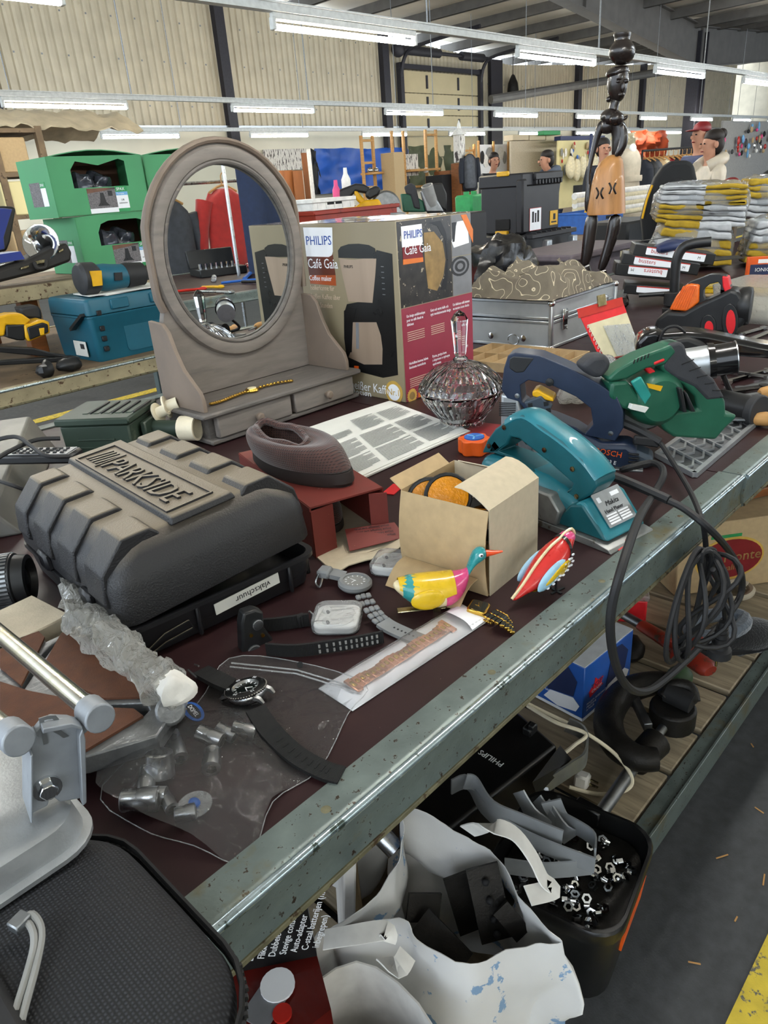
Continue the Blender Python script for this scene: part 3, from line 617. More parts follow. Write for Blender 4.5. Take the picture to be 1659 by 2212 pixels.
# ---------------------------------------------------------------- red shoe box with knit slip-on shoes
mat('shoebox_red', '74302a', .55, v=.12, s=15, c2='b98d7c', c2s=40, c2t=.68, c2w=.03)
mat('knit', '4a312c', .9, v=.2, s=60, tex=('weave', '241a1a', 75, 'XZ'), sheen=.3)
mat('sole', '2c2422', .7, v=.15, s=60)
sb = thing('shoe_box', 'worn red cardboard shoe box lying open under a knit shoe', 'box', (.658, .822, TZ), rad(-17))
bw, bl, bh = .132, .335, .088
for n, c, d in (('top_wall', (bw/2, bl/2, bh), (bw, bl, .003)), ('side_wall', (0, bl/2, bh/2), (.003, bl, bh)), ('side_wall', (bw, bl/2, bh/2), (.003, bl, bh)), ('back_wall', (bw/2, bl, bh/2), (bw, .003, bh))):
    obj(n, G().box(c, d), 'shoebox_red', sb)
obj('floor_wall', G().box((bw/2, bl/2-.02, .0015), (bw, bl+.04, .003)), 'card_pale', sb)
obj('side_flap', G().box((.02, .002, bh/2-.002), (.045, .003, bh-.006), rot=(0, 0, .25)), 'shoebox_red', sb)
obj('side_flap', G().box((bw-.012, -.004, bh/2-.002), (.03, .003, bh-.006), rot=(0, 0, -.5)), 'shoebox_red', sb)
obj('bottom_flap', G().grid(6, 6, lambda u, v: (u*bw, -.04-.035*v+.008*sin(7*u), .003+.012*sin(v*2)*u), .002), 'card_pale', sb)
ts_ = [sb.matrix_basis.inverted() @ T(x, y, z) for x, y, z in ((755, 1190, .828), (876, 1160, .832), (852, 1128, .850), (745, 1143, .846))]
obj('tear_strip', G().grid(6, 4, lambda u, v: ts_[0].lerp(ts_[1], u).lerp(ts_[3].lerp(ts_[2], u), v), .0015), 'shoebox_red', sb)
tl = G()
for i in range(4): tl.text('zachte pantoffel met leren', .0055, frame(ts_[2].lerp(ts_[1], .2+.2*i)+(ts_[3]-ts_[2])*.15+V((-.001, -.0015, .002)), ts_[3]-ts_[2], ts_[2]-ts_[1]), .0002)
obj('lettering', tl, 'ink', sb, ang=0)
obj('emblem', G().lathe([(.02, 0), (.02, .0004), (.018, .0004), (.018, 0)], 20, TR((.085, .06, bh+.0016)), True), 'ink', sb)
def shoe(name, label, loc, rz, fill):
    t = thing(name, label, 'shoe', loc, rz)
    def foot(a, k=1):                                # outline: toe at +x, heel at -x
        x = .125*cos(a); w = .044*(1+.15*cos(a)-.10*cos(2*a)); return V((x*k+0, w*sin(a)*k, 0))
    n = 32; A = [2*pi*i/n for i in range(n)]
    obj('sole', G().loft([[foot(a, .97) for a in A], [foot(a, 1.02)+V((0, 0, .006)) for a in A], [foot(a, 1.0)+V((0, 0, .024+.006*max(0, -cos(a)))) for a in A], [foot(a, .9)+V((0, 0, .024)) for a in A]]), 'sole', t)
    def up(u, v):
        a = 2*pi*u; p = foot(a, .96)+V((0, 0, .024)); c = V((-.04, 0, .060+.010*(-cos(a))))
        qv = c+V((.058*cos(a), .030*sin(a), 0)); e = v; r = p.lerp(qv, e)
        out = V((cos(a), sin(a)*1.1, 0)); r += out*(.013*sin(pi*v))+V((0, 0, .016*sin(pi*v)*(1+.3*cos(a))))
        return r+V((0, 0, .0016*sin(60*v)))*(1 if v < .98 else 0)
    obj('knit_upper', G().grid(32, 12, up, -.004, True), 'knit', t, sub=1)
    obj('collar', G().tube([(-.04+.060*cos(a), .032*sin(a), .063+.010*(-cos(a))+.003*sin(5*a)) for a in A], .007, 7, True), 'knit', t)
    obj('insole', G().prism([(.9*foot(a).x, .85*foot(a).y) for a in A], .025, .032), 'matt_black', t)
    return t
shoe('slip_on_shoe', 'brown knitted slip-on shoe lying on top of the red shoe box', (.755, .957, TZ+bh+.002), rad(-89), 1)
shoe('slip_on_shoe', 'second brown slip-on shoe tucked inside the red shoe box', (.765, .955, TZ+.004), rad(-107), 1).scale = (.85, .85, .62)

# ---------------------------------------------------------------- open print sheet
cor = [T(735, 1058), T(660, 930), T(842, 868), T(1016, 935)]
pp_ = thing('printed_folder', 'white folder printed with dense columns of small text', 'folder', (0, 0, 0))
def fold(u, v, z=.004): p = cor[0].lerp(cor[3], u).lerp(cor[1].lerp(cor[2], u), v); return (p.x, p.y, TZ+z+.002*sin(2.5*u+v))
obj('cover', G().grid(10, 8, lambda u, v: fold(u, v), .0035), 'paper', pp_)
obj('sheet', G().grid(8, 6, lambda u, v: fold(.01+.97*u, .02+.55*v, .0052), .0006), 'paper', pp_)
mat('small_print', '8d8f8e', .8, v=.3, s=300)
def tb(u0, u1, v0, v1, n):
    g = G()
    for i in range(n):
        a, b = v0+(v1-v0)*i/n, v0+(v1-v0)*(i+.5)/n; e = u1-(u1-u0)*.25*((i*37) % 5 == 0)
        q = [fold(u0, a, .0062), fold(e, a, .0062), fold(e, b, .0062), fold(u0, b, .0062)]; g.add(q, [(0, 1, 2, 3)])
    obj('text_block', g, 'small_print', pp_, ang=0, kind='stuff')
for a in ((.06, .32, .08, .28, 12), (.06, .32, .3, .55, 14), (.36, .66, .06, .28, 12), (.36, .66, .3, .56, 14), (.7, .94, .08, .3, 12), (.7, .94, .34, .56, 12), (.42, .66, .62, .86, 12), (.7, .94, .62, .84, 12), (.10, .34, .62, .72, 5)): tb(*a)
obj('red_leaflet', G().box(T(850, 1058)+V((0, 0, .001)), (.05, .025, .0015), rot=(0, 0, .3)), 'bright_red', pp_)

# ---------------------------------------------------------------- small carton of round reflectors
crt = thing('small_carton', 'small plain brown carton with open flaps full of reflectors', 'box', (.727, .527, TZ), rad(4))
w, d, h = .138, .150, .134
for n, c, dd, m in (('front_wall', (w/2, 0, h/2), (w, .0015, h), 'card_pale'), ('right_wall', (w, d/2, h/2), (.0015, d, h), 'card_pale'), ('back_wall', (w/2, d, h/2), (w, .0015, h), 'card'), ('floor_wall', (w/2, d/2, .001), (w, d, .0015), 'card')):
    obj(n, G().box(c, dd), m, crt)
obj('left_wall', G().grid(4, 8, lambda u, v: (-.006*sin(pi*v)*1.5-.004*(1-v), u*d, .002+v*(h-.004)), .0015), 'card', crt)
obj('bottom_flap', G().grid(6, 6, lambda u, v: (-.012-.05*v, .012+u*(d-.02), .03-.028*v+.01*sin(3*v)), .0015), 'card', crt)
obj('top_flap', G().grid(2, 6, lambda u, v: (w*u*1.0, .055*v-.0, h+.014*sin(v*2.2)+.012*v), .0015), 'card_pale', crt)
obj('back_flap', G().grid(5, 4, lambda u, v: (w*u*.9, d+.02*v, h+.014*v), .0015), 'card', crt)
obj('corner_flap', G().grid(3, 3, lambda u, v: (w-.018*v, .06+.07*u, h+.01*v), .0015), 'card_pale', crt)
mat('amber', 'd98a12', .25, v=.2, s=40, b=.5, bs=260, coat=.4); mat('orange_lens', 'e0671a', .25, v=.15, s=50, b=.4, bs=300, coat=.4)
rf = thing('reflector', 'round amber reflector with black rim at the top of the small carton', 'reflector', (.768, .632, TZ+.112), 0, 'reflectors in the small carton', rot=(rad(-20), rad(55), rad(200)))
obj('rim', G().lathe([(.034, 0), (.036, .002), (.036, .016), (.034, .018), (.031, .018), (.031, .012), (0, .012), (0, 0)], 24), 'black_plastic', rf)
obj('lens', G().lathe([(.031, .012), (.03, .016), (0, .018)], 24), 'amber', rf)
dup(rf, (.758, .660, TZ+.104), (rad(-20), rad(65), rad(205)), 'black rimmed round reflector behind the top amber one in the carton', 'reflectors in the small carton')
for i, (x, y, z, a) in enumerate(((.80, .61, .07, .4), (.78, .60, .045, .9), (.825, .63, .06, 2))): dup(rf, (x, y, TZ+z), (rad(15*i), rad(20+10*i), a), ['amber reflector lying lower in the carton near its pale flap', 'amber reflector deepest in the carton', 'amber reflector against the far corner of the carton'][i], 'reflectors in the small carton')

# ---------------------------------------------------------------- cut glass bowl
bl_ = thing('crystal_bowl', 'cut crystal bowl with domed lid and faceted finial', 'bowl', (1.345, 1.052, TZ))
n = 64
def cut(prof, amp):
    g = G(); rings = []
    for j, (r, z) in enumerate(prof):
        f = lambda i: r*(1+amp*(abs(sin(8*pi*i/n+j*.8))-.5)+amp*.7*(i % 2)*(1 if 0 < j < len(prof)-1 else 0)); rings.append([(f(i)*cos(2*pi*i/n), f(i)*sin(2*pi*i/n), z) for i in range(n)])
    return rings
g = G(); rg = cut([(.03, .0), (.052, .0), (.053, .006), (.05, .012), (.062, .03), (.078, .05), (.09, .07), (.098, .083)], .05)+[[(.096*cos(2*pi*i/n), .096*sin(2*pi*i/n), .086) for i in range(n)]]
rg += [[(r*cos(2*pi*i/n), r*sin(2*pi*i/n), z) for i in range(n)] for r, z in ((.091, .085), (.084, .07), (.07, .05), (.054, .032), (.04, .02), (.01, .018))]
obj('bowl', G().loft(rg), 'glass', bl_, ang=0)
rg = cut([(.098, .087), (.1, .092), (.095, .105), (.082, .122), (.064, .138), (.042, .15), (.022, .156), (.016, .16)], .05)+[[(r*cos(2*pi*i/n), r*sin(2*pi*i/n), z) for i in range(n)] for r, z in ((.012, .152), (.04, .144), (.062, .131), (.08, .115), (.09, .1), (.094, .089))]
obj('lid', G().loft(rg, cap=False), 'glass', bl_, ang=0)
obj('finial', G().lathe([(.0, .152), (.016, .156), (.018, .162), (.012, .168), (.014, .176), (.019, .24), (.020, .252), (.012, .266), (.0, .274)], 8), 'glass', bl_, ang=5)

# ---------------------------------------------------------------- orange star knob timer
tm = thing('timer', 'small orange star-shaped knob timer with blue dial', 'timer', tuple(T(1031, 983)+V((.012, .016, 0))))
obj('body', G().prism([((.033+.003*cos(6*a))*cos(a), (.033+.003*cos(6*a))*sin(a)) for a in [2*pi*i/48 for i in range(48)]], 0, .034), 'orange', tm, bev=.003)
obj('dial', G().lathe([(.022, .034), (.022, .0365), (0, .0365)], 24), 'blue', tm)
obj('hands', G().box((0, .008, .037), (.004, .022, .001)).box((.008, -.005, .037), (.022, .004, .001), rot=(0, 0, -.5)).box((-.008, -.005, .037), (.022, .004, .001), rot=(0, 0, .5)), 'light_blue', tm)
tag(obj('maroon_booklet', G().box((0, 0, .002), (.11, .17, .004), .001), 'dark_red', loc=tuple(T(1085, 945)+V((.02, .02, 0))), rot=(0, 0, .2)), 'thin maroon booklet lying behind the teal planer', 'booklet')

# ---------------------------------------------------------------- teal hand planer
mat('teal', '1f6f7c', .38, v=.12, s=30, c2='5c7a78', c2s=60, c2t=.68, c2w=.04, coat=.2); mat('teal_dark', '14525a', .42, v=.12, s=30)
mat('worn_metal', '8f9190', .45, .7, v=.25, s=30, c2='5b5348', c2s=25, c2t=.6)
A = rad(80); pl_ = PL((.940, .453), A); hp = thing('hand_planer', 'teal electric hand planer with riveted rating plate', 'power tool', (0, 0, 0))
c6 = lambda *L: [(1040+x*.217, 850+y*.217) for x, y in L]
near = lambda *L: [pl_.q(*p) for p in c6(*L)]
# local plane: x back along the tool, y up, z to the left (towards the viewer); body lies at z<0
Mp = pl_.M; sd = -1 if pl_.n.x > 0 else 1
def slab(name, pts, z0, z1, m, par=None, bev=.004, holes=None):
    g = G()
    if holes: g.plate(pts, holes, z0, z1, Mp)
    else: g.prism(pts, z0, z1, Mp)
    return obj(name, g, m, par or hp, bev=bev)
# plane normal n = (sin a, -cos a) points right of travel; viewer is on the left, so depth runs along +z here
obj('shoe', G().prism([(-.005, .0), (.30, .0), (.30, .012), (.03, .012), (.0, .006)], -.004, .108, Mp), 'worn_metal', hp, bev=.001)
slab('front_housing', [(.012, .013), (.115, .013), (.085, .055), (.060, .062), (.028, .032)], .004, .102, 'teal_dark')
slab('nose_slope', [(.010, .013), (.030, .013), (.078, .058), (.066, .066), (.055, .062)], .006, .104, 'teal')
slab('motor_body', [(.06, .03), (.11, .012), (.295, .012), (.31, .05), (.30, .085), (.24, .088), (.15, .082), (.08, .062)], .012, .098, 'teal', bev=.016)
slab('belt_cover', [(.105, .013), (.20, .013), (.215, .05), (.205, .068), (.12, .064), (.098, .04)], -.006, .02, 'worn_metal', bev=.003)
Mid = PL((.940+.045*sin(A), .453-.045*cos(A)), A)
nq = lambda *L: [Mid.q(*p) for p in c6(*L)]
outer = nq((95, 560), (150, 430), (230, 320), (350, 235), (500, 175), (700, 300), (900, 440), (1100, 620), (1235, 790), (1250, 880), (1190, 960), (1010, 1075), (905, 985), (700, 850), (400, 640), (240, 560))
hole = nq((250, 545), (350, 475), (385, 400), (470, 420), (560, 490), (780, 660), (1005, 860), (985, 900), (900, 960), (700, 800), (420, 600))
obj('handle', G().plate(outer, [hole], -.024, .024, Mid.M), 'teal_dark', hp, bev=.007, bseg=3)
top = nq((330, 245), (500, 178), (700, 303), (900, 443), (1100, 623), (1232, 793))
obj('handle_grip', G().tube([Mid.M @ V((u, v-.003, 0)) for u, v in smooth_path([(a, b, 0) for a, b in top], 4) for _ in [0]] if False else [Mid.M @ V((p.x, p.y-.006, 0)) for p in smooth_path([(a, b, 0) for a, b in top], 4)], .0255, 10, flat=(1, .5), up=(0, 0, 1)), 'teal', hp)
t6 = nq((370, 440), (400, 385), (470, 430), (520, 490), (480, 500), (440, 450)); obj('trigger', G().prism(t6, -.01, .01, Mid.M), 'black_plastic', hp, bev=.002)
for p in ((325, 305), (172, 490), (727, 525), (1007, 712), (1047, 982)):
    u, v = nq(p)[0]; obj('screw', G().lathe([(.0045, .0), (.0045, -.0015), (0, -.002)], 10, Mid.M @ TR((u, v, -.0245))), 'brass', hp)
# rating plate on the sloping nose
s0, s1 = V((.012, .016)), V((.074, .064))
a3 = Mp @ V((.0045+.01, .0155+.006, 0)); Mpl = frame(Mp @ V((.0175, .0245, .058)), Mp.to_3x3() @ V((0, 0, 1)), Mp.to_3x3() @ V((.68, .73, 0)))
rect, poly, txt = printf(hp, Mpl)
pt = rect('rating_plate', -.034, .004, .034, .064, 'alu', .0012, .002)
txt('lettering', 'Makita', -.016, .038, .012, 'ink', .0016, shear=.3, par=pt); txt('lettering', 'Hand Planer', -.026, .027, .009, 'ink', .0016, par=pt)
for i in range(4):
    for j in range(2): rect('plate_field', -.028+j*.029, .008+.0045*i, -.003+j*.029, .011+.0045*i, 'print_white', .0015, par=pt)
rect('plate_field', .006, .05, .026, .057, 'print_white', .0015, par=pt); rect('plate_field', -.028, .047, -.02, .056, 'print_white', .0015, par=pt)
# power cord: out of the handle back, a loop over the edge and the coil hanging in front
cord = [Mid.M @ V((*nq((1250, 790))[0], 0)), Mid.M @ V((*nq((1330, 800))[0], .0))]
cd = [T(1318, 1030, .87), T(1380, 1045, .86), T(1410, 1055, .85)]
obj('cord_sleeve', G().tube(smooth_path([T(1308, 1025, .885), T(1350, 1038, .875), T(1445, 1080, .86)], 5), .0085, 8), 'rubber', hp)
loop = [T(1445, 1082, .86), T(1510, 1125, .85), T(1560, 1200, .84)]
# cords hang just in front of the edge rail: traced on the plane Y = .385
HY = .372
def hang(pts, dy=0): return [AY(x, y, HY+dy) for x, y in pts]
obj('cord', G().tube(smooth_path([T(1445, 1082, .86), T(1480, 1100, .852)]+hang([(1530, 1140), (1575, 1190), (1601, 1240), (1598, 1290), (1560, 1345), (1500, 1410), (1440, 1465), (1400, 1492), (1365, 1490), (1340, 1460), (1322, 1400), (1320, 1320), (1345, 1220)], -.01)+[AY(1380, 1120, .40), T(1410, 1070, .85), T(1432, 1030, .865), T(1428, 1008, .868), T(1405, 1000, .865), T(1360, 1010, .86), T(1345, 1015, .85), T(1350, 1012, .835)], 6), .0062, 8), 'rubber', hp)
# second, thinner cord of the jigsaw with the bundled coil and plug
def coil():
    g = G(); c = AY(1478, 1290, HY+.0)
    for k in range(6):
        pts = []; rx = .058-.004*k; rz = .092-.003*k
        for i in range(26):
            a = 2*pi*i/26; x = (1-.18*sin(a))*rx*cos(a)
            pts.append(c+V((x+.014*k-.022+.02*sin(a), -.012+.007*k*cos(a*2+k)-.004*k, rz*sin(a)-.004*k)))
        g.tube(pts, .0043, 7, True)
    return g
# ---------------------------------------------------------------- blue jigsaw
mat('bosch_blue', '1e2a40', .4, v=.12, s=25, b=.05, bs=500); mat('bosch_grey', '38434f', .5)
jp = PL((1.285, .66), rad(-67)); js = thing('jigsaw', 'dark blue electric jigsaw with closed handle and yellow switch', 'power tool', (0, 0, 0))
c7 = lambda *L: [(1080+x*.349, 720+y*.349) for x, y in L]
jq = lambda *L: [jp.q(*p) for p in c7(*L)]
def js_(name, pts, z0, z1, m, bev=.006, holes=None, seg=3):
    g = G(); g.plate(pts, holes, z0, z1, jp.M) if holes else g.prism(pts, z0, z1, jp.M); return obj(name, g, m, js, bev=bev, bseg=seg)
js_('handle', jq((65, 120), (110, 103), (260, 120), (430, 190), (620, 290), (730, 370), (768, 460), (770, 560), (720, 640), (560, 610), (480, 560), (330, 500), (180, 470), (130, 400), (60, 380), (25, 330), (40, 200)), -.027, .027, 'bosch_blue', .012,
    [jq((140, 300), (190, 270), (330, 300), (480, 370), (570, 440), (585, 540), (530, 600), (450, 560), (360, 520), (220, 450), (150, 400))])
js_('front_cover', jq((60, 130), (95, 108), (255, 122), (170, 235), (110, 240), (60, 205)), -.0275, .0275, 'black_plastic', .008)
js_('gear_head', jq((20, 355), (125, 370), (150, 470), (150, 590), (20, 590)), -.024, .026, 'cast_alu', .006)
vs_ = G()
for k in range(8): vs_.box(jp.M @ V((*jq((62, 410+11*k))[0], .0265)), (.034, .0015, .002), rot=(0, 0, rad(-67)))
obj('vent_slots', vs_, 'matt_black', js)
js_('motor_housing', jq((150, 480), (330, 520), (500, 580), (640, 650), (800, 650), (860, 700), (870, 800), (760, 850), (560, 800), (300, 700), (140, 620)), -.030, .032, 'bosch_blue', .012)
js_('rear_cap', jq((790, 690), (850, 700), (945, 740), (950, 800), (860, 820), (790, 820)), -.026, .028, 'bosch_grey', .008)
for k in range(5): js_('cooling_fin', jq((800, 705+24*k), (865, 715+22*k), (865, 723+22*k), (800, 715+24*k)), .028, .036, 'black_plastic', .001)
js_('foot_plate', [(-.20, -.0), (.09, -.0), (.09, .004), (-.20, .004)], -.04, .045, 'dull_steel', .001)
js_('blade_post', [(-.16, .0), (-.13, .0), (-.13, .07), (-.16, .07)], -.012, .012, 'dull_steel', .002)
js_('switch', jq((215, 335), (245, 325), (340, 375), (345, 400), (300, 390), (215, 365)), -.014, .030, 'yellow', .003)
js_('dial', jq((165, 400), (270, 360), (335, 430), (310, 470), (180, 430)), .01, .034, 'bosch_grey', .003)
for a, b in ((190, 405), (285, 395), (300, 435)): js_('dial_mark', jq((a, b), (a+28, b-4), (a+32, b+22), (a+4, b+28)), .033, .0348, 'black_plastic', .0005)
u, v = jq((595, 705))[0]; obj('lettering', G().text('BOSCH', .016, jp.M @ TR((u, v, .0325), (0, 0, rad(-9))), .0008), 'orange', js, ang=0)
u, v = jq((600, 755))[0]; obj('lettering', G().text('PST 53 E', .011, jp.M @ TR((u, v, .0325), (0, 0, rad(-9))), .0008), 'print_white', js, ang=0)
for p in ((122, 365), (692, 593)): u, v = jq(p)[0]; obj('screw', G().lathe([(.005, 0), (.005, .0015), (0, .002)], 10, jp.M @ TR((u, v, .0265))), 'steel', js)
u, v = jq((320, 280))[0]; obj('lock_button', G().lathe([(.008, 0), (.008, .004), (0, .005)], 12, jp.M @ TR((u, v, .026))), 'black_plastic', js)
j0 = jp.M @ V((*jq((735, 545))[0], 0)); j1 = T(1425, 955, .872)
obj('cord_sleeve', G().tube(smooth_path([j0, j0.lerp(j1, .5)+V((0, 0, .003)), j1], 4), [.009]*9, 8), 'rubber', js)
obj('key_holder', G().box(j0.lerp(j1, .62)+V((-.004, -.008, -.012)), (.05, .012, .018), .003, rot=(0, .15, rad(-58))), 'rubber', js)
obj('cord', G().tube(smooth_path([j1, T(1445, 985, .86), T(1490, 1060, .845), T(1515, 1120, .835)]+hang([(1523, 1160), (1526, 1210), (1528, 1250)], .004), 6), .0045, 8), 'rubber', js)
obj('cord_coil', coil(), 'rubber', js)
pa = hang([(1530, 1255), (1545, 1200), (1540, 1185), (1520, 1190), (1516, 1215)], -.02)
obj('cable_tie', G().tube(smooth_path(pa, 5), .003, 6), 'rubber', js)
obj('plug_lead', G().tube(smooth_path(hang([(1540, 1230), (1560, 1280), (1566, 1330), (1565, 1345)], -.03), 5), .0045, 7), 'rubber', js)
p0, p1 = hang([(1562, 1343), (1553, 1415)], -.03)
pg = obj('plug', G().tube([p0.lerp(p1, t) for t in (0, .2, .5, .75, .8, 1)], [.006, .008, .011, .014, .02, .021], 14), 'rubber', js)
obj('plug_ridges', G().ring(p0.lerp(p1, .15), p0.lerp(p1, .2), .0105, .006, 14).ring(p0.lerp(p1, .3), p0.lerp(p1, .35), .012, .006, 14).ring(p0.lerp(p1, .45), p0.lerp(p1, .5), .0135, .006, 14).ring(p0.lerp(p1, .6), p0.lerp(p1, .65), .015, .006, 14), 'rubber', pg)
for s in (-1, 1): obj('pin', G().cyl(p1+V((.0095*s, 0, 0)), p1+V((.0095*s, 0, 0))+(p1-p0).normalized()*.019, .0024, n=8), 'brass', pg)

# ---------------------------------------------------------------- green circular saw
mat('saw_green', '1f5742', .42, v=.1, s=25, coat=.1); mat('grip_grey', '35363a', .7, v=.1, s=80, b=.15, bs=500)
cp = PL((1.40, .515), rad(-38)); cs = thing('circular_saw', 'green handheld circular saw standing on its waffle base plate', 'power tool', (0, 0, 0))
cq = lambda *L: [cp.q(*p) for p in c7(*L)]
def cs_(name, pts, z0, z1, m, bev=.006, holes=None, seg=3):
    g = G(); g.plate(pts, holes, z0, z1, cp.M) if holes else g.prism(pts, z0, z1, cp.M); return obj(name, g, m, cs, bev=bev, bseg=seg)
cs_('rear_handle', cq((1060, 75), (1130, 58), (1160, 75), (1180, 140), (1260, 220), (1340, 290), (1390, 370), (1420, 430), (1425, 510), (1495, 515), (1480, 545), (1420, 600), (1360, 672), (1100, 655), (1040, 610), (1000, 545), (1120, 495), (1250, 480), (1230, 400), (1160, 330), (1060, 280), (1020, 220)), -.05, -.012, 'saw_green', .008)
cs_('handle_grip', cq((1060, 75), (1130, 58), (1162, 75), (1180, 140), (1260, 220), (1345, 290), (1395, 375), (1415, 410), (1300, 425), (1220, 340), (1100, 285), (1030, 225)), -.053, -.009, 'grip_grey', .008)
for k in range(6):
    a = cq((1140+48*k, 200+40*k-(0 if k < 3 else 0)))[0]; b = cq((1215+42*k, 168+48*k))[0]
    obj('grip_groove', G().tube([cp.M @ V((*a, -.0085)), cp.M @ V((*b, -.0085))], .0012, 5), 'matt_black', cs)
cs_('upper_arm', cq((680, 290), (740, 230), (880, 150), (1080, 75), (1110, 120), (1040, 200), (920, 225), (800, 290), (700, 310)), -.055, -.008, 'saw_green', .008)
cs_('front_guard', cq((700, 310), (800, 300), (890, 420), (930, 430), (870, 500), (760, 470), (690, 400)), -.06, -.005, 'saw_green', .006)
cs_('gear_plate', cq((810, 300), (870, 265), (935, 380), (895, 440)), -.005, .004, 'teal_green', .003)
cs_('front_knob', cq((520, 220), (600, 150), (680, 140), (720, 190), (700, 240), (660, 290), (600, 290)), -.055, -.015, 'grip_grey', .012)
u, v = cq((1000, 420))[0]
obj('motor_housing', G().lathe([(.0, .01), (.04, .008), (.052, -.004), (.056, -.03), (.056, -.075), (0, -.075)], 28, cp.M @ TR((u, v, -.006))), 'saw_green', cs)
obj('blade_guard', G().lathe([(.0, 0), (.075, 0), (.082, -.008), (.082, -.022), (0, -.022)], 36, cp.M @ TR((u+.01, v-.005, -.075))), 'dull_steel', cs)
obj('warning_label', G().prism(cq((890, 300), (990, 318), (975, 350), (905, 330)), .0105, .0115, cp.M), 'yellow', cs, ang=0)
obj('guard_rib', G().prism(cq((1085, 330), (1110, 330), (1140, 480), (1115, 480)), -.02, .012, cp.M).prism(cq((1130, 360), (1145, 360), (1200, 480), (1170, 480)), -.02, .008, cp.M), 'black_plastic', cs, bev=.002)
cs_('trigger', cq((925, 225), (960, 215), (1000, 250), (1005, 290), (975, 298), (955, 260)), -.04, -.022, 'bright_red', .003)
cs_('lock_button', cq((962, 185), (1030, 158), (1035, 175), (968, 205)), -.04, -.006, 'bright_red', .003)
cs_('type_label', cq((800, 430), (905, 450), (880, 482), (790, 460)), .0, .012, 'paper', .0005)
for k in range(5): cs_('vent', cq((835+22*k, 195-9*k), (842+22*k, 192-9*k), (850+22*k, 165-9*k), (843+22*k, 168-9*k)), -.009, -.0065, 'matt_black', .0005)
# base plate: frame with a grid of diagonal ribs
bp_ = [T(1418, 988), T(1500, 1032), T(1640, 912), T(1570, 880)]
bc = sum(bp_, V())/4
g = G()
for i in range(4):
    a, b = bp_[i], bp_[(i+1) % 4]; g.tube([a+V((0, 0, .006)), b+V((0, 0, .006))], .007, 4, up=(0, 0, 1))
obj('base_frame', g, 'cast_alu', cs)
g = G()
def bpq(u, v): return bp_[0].lerp(bp_[1], v).lerp(bp_[3].lerp(bp_[2], v), u)+V((0, 0, .006))
for k in range(1, 7): g.tube([bpq(k/7, 0), bpq(k/7, 1)], .0035, 4, up=(0, 0, 1))
for k in range(1, 4):
    g.tube([bpq(u/14, k/4+(.06 if u % 2 else -.06)) for u in range(15)], .003, 4, up=(0, 0, 1))
obj('base_ribs', g, 'cast_alu', cs)
obj('base_sheet', G().add([p+V((0, 0, .001)) for p in bp_]+[p+V((0, 0, .003)) for p in bp_], [(0, 1, 2, 3), (7, 6, 5, 4), (0, 4, 5, 1), (1, 5, 6, 2), (2, 6, 7, 3), (3, 7, 4, 0)]), 'dull_steel', cs)
# ---------------------------------------------------------------- watches
mat('watch_strap', '18181a', .7, v=.15, s=120, tex=('wave', '0c0c0d', 260, 'Y', 0, .3, .7, .4)); mat('grey_silicone', '7f8183', .6, v=.06); mat('dial_black', '0e1514', .2, coat=.6); mat('bezel_black', '141416', .25)
def strap(P, w, t, n=5): return G().tube(smooth_path(P, n), 1, 4, False, (w*.707*1.0, t*.707*1.2), up=(0, 0, 1))
def holes(P, w, k, hw, hl, zoff=.0022):
    g = G()
    for i in range(k):
        f = .35+.5*i/k; L = len(P)-1; a = int(f*L); p = P[a].lerp(P[min(a+1, L)], f*L-a); d = (P[min(a+1, L)]-P[a]); g.box(p+V((0, 0, zoff)), (hl, hw, .0012), rot=(0, 0, math.atan2(d.y, d.x)))
    return g
dw = thing('dive_watch', 'steel dive watch with black dial and ribbed black strap on the clear bag', 'watch', (0, 0, 0))
c = T(533, 1492, .834); c.z = .822; tilt = TR(c+V((0, 0, .004)), (rad(10), rad(-6), rad(200)))
obj('watch_case', G().lathe([(0, 0), (.021, 0), (.0235, .003), (.0235, .008), (.022, .010), (0, .010)], 32, tilt), 'steel', dw)
obj('bezel', G().lathe([(.0225, .009), (.0245, .0095), (.0245, .0115), (.022, .0135), (.0165, .0138), (.0165, .010)], 40, tilt, True), 'bezel_black', dw)
g = G()
for k in range(48): a = 2*pi*k/48; g.box(tilt @ V((.0247*cos(a), .0247*sin(a), .0105)), (.0016, .0016, .0024), rot=(0, 0, a))
obj('bezel_edge', g, 'chrome', dw)
obj('rehaut', G().lathe([(.0165, .0136), (.0145, .0105), (.014, .0105), (.016, .0138)], 32, tilt, True), 'steel', dw)
dl = obj('dial', G().lathe([(.0155, .0108), (0, .0109)], 32, tilt), 'dial_black', dw)
g = G()
for k in range(12): a = 2*pi*k/12; g.box((.0125*cos(a), .0125*sin(a), .0112), (.0026 if k % 3 else .0042, .001, .0003), rot=(0, 0, a))
g.box((.003, .003, .0114), (.011, .0011, .0003), rot=(0, 0, .8)).box((-.001, .004, .0114), (.009, .0015, .0003), rot=(0, 0, 1.9)); g.m = None
g.v = [tilt @ p for p in g.v]; obj('markers', g, 'print_white', dl, ang=0)
g = G()
for s, a in (('10', 1.05), ('20', .0), ('30', -1.05), ('40', -2.1), ('50', 3.14)): g.text(s, .0052, TR((.0202*cos(a), .0202*sin(a), .0141), (0, 0, a-pi/2)) @ TR((0, -.0018, 0)), .0002, 'CENTER')
g.v = [tilt @ p for p in g.v]; obj('bezel_numerals', g, 'print_white', dw, ang=0)
for sx in (-1, 1):
    for sy in (-1, 1): obj('lug', G().tube([tilt @ V((.0115*sx, .019*sy, .006)), tilt @ V((.0115*sx, .026*sy, .004)), tilt @ V((.0115*sx, .030*sy, -.001))], [.004, .0036, .002], 6), 'steel', dw)
Pl_ = [T(x, y, z) for x, y, z in ((553, 1533, .831), (585, 1580, .836), (640, 1632, .829), (700, 1665, .825), (738, 1676, .824))]
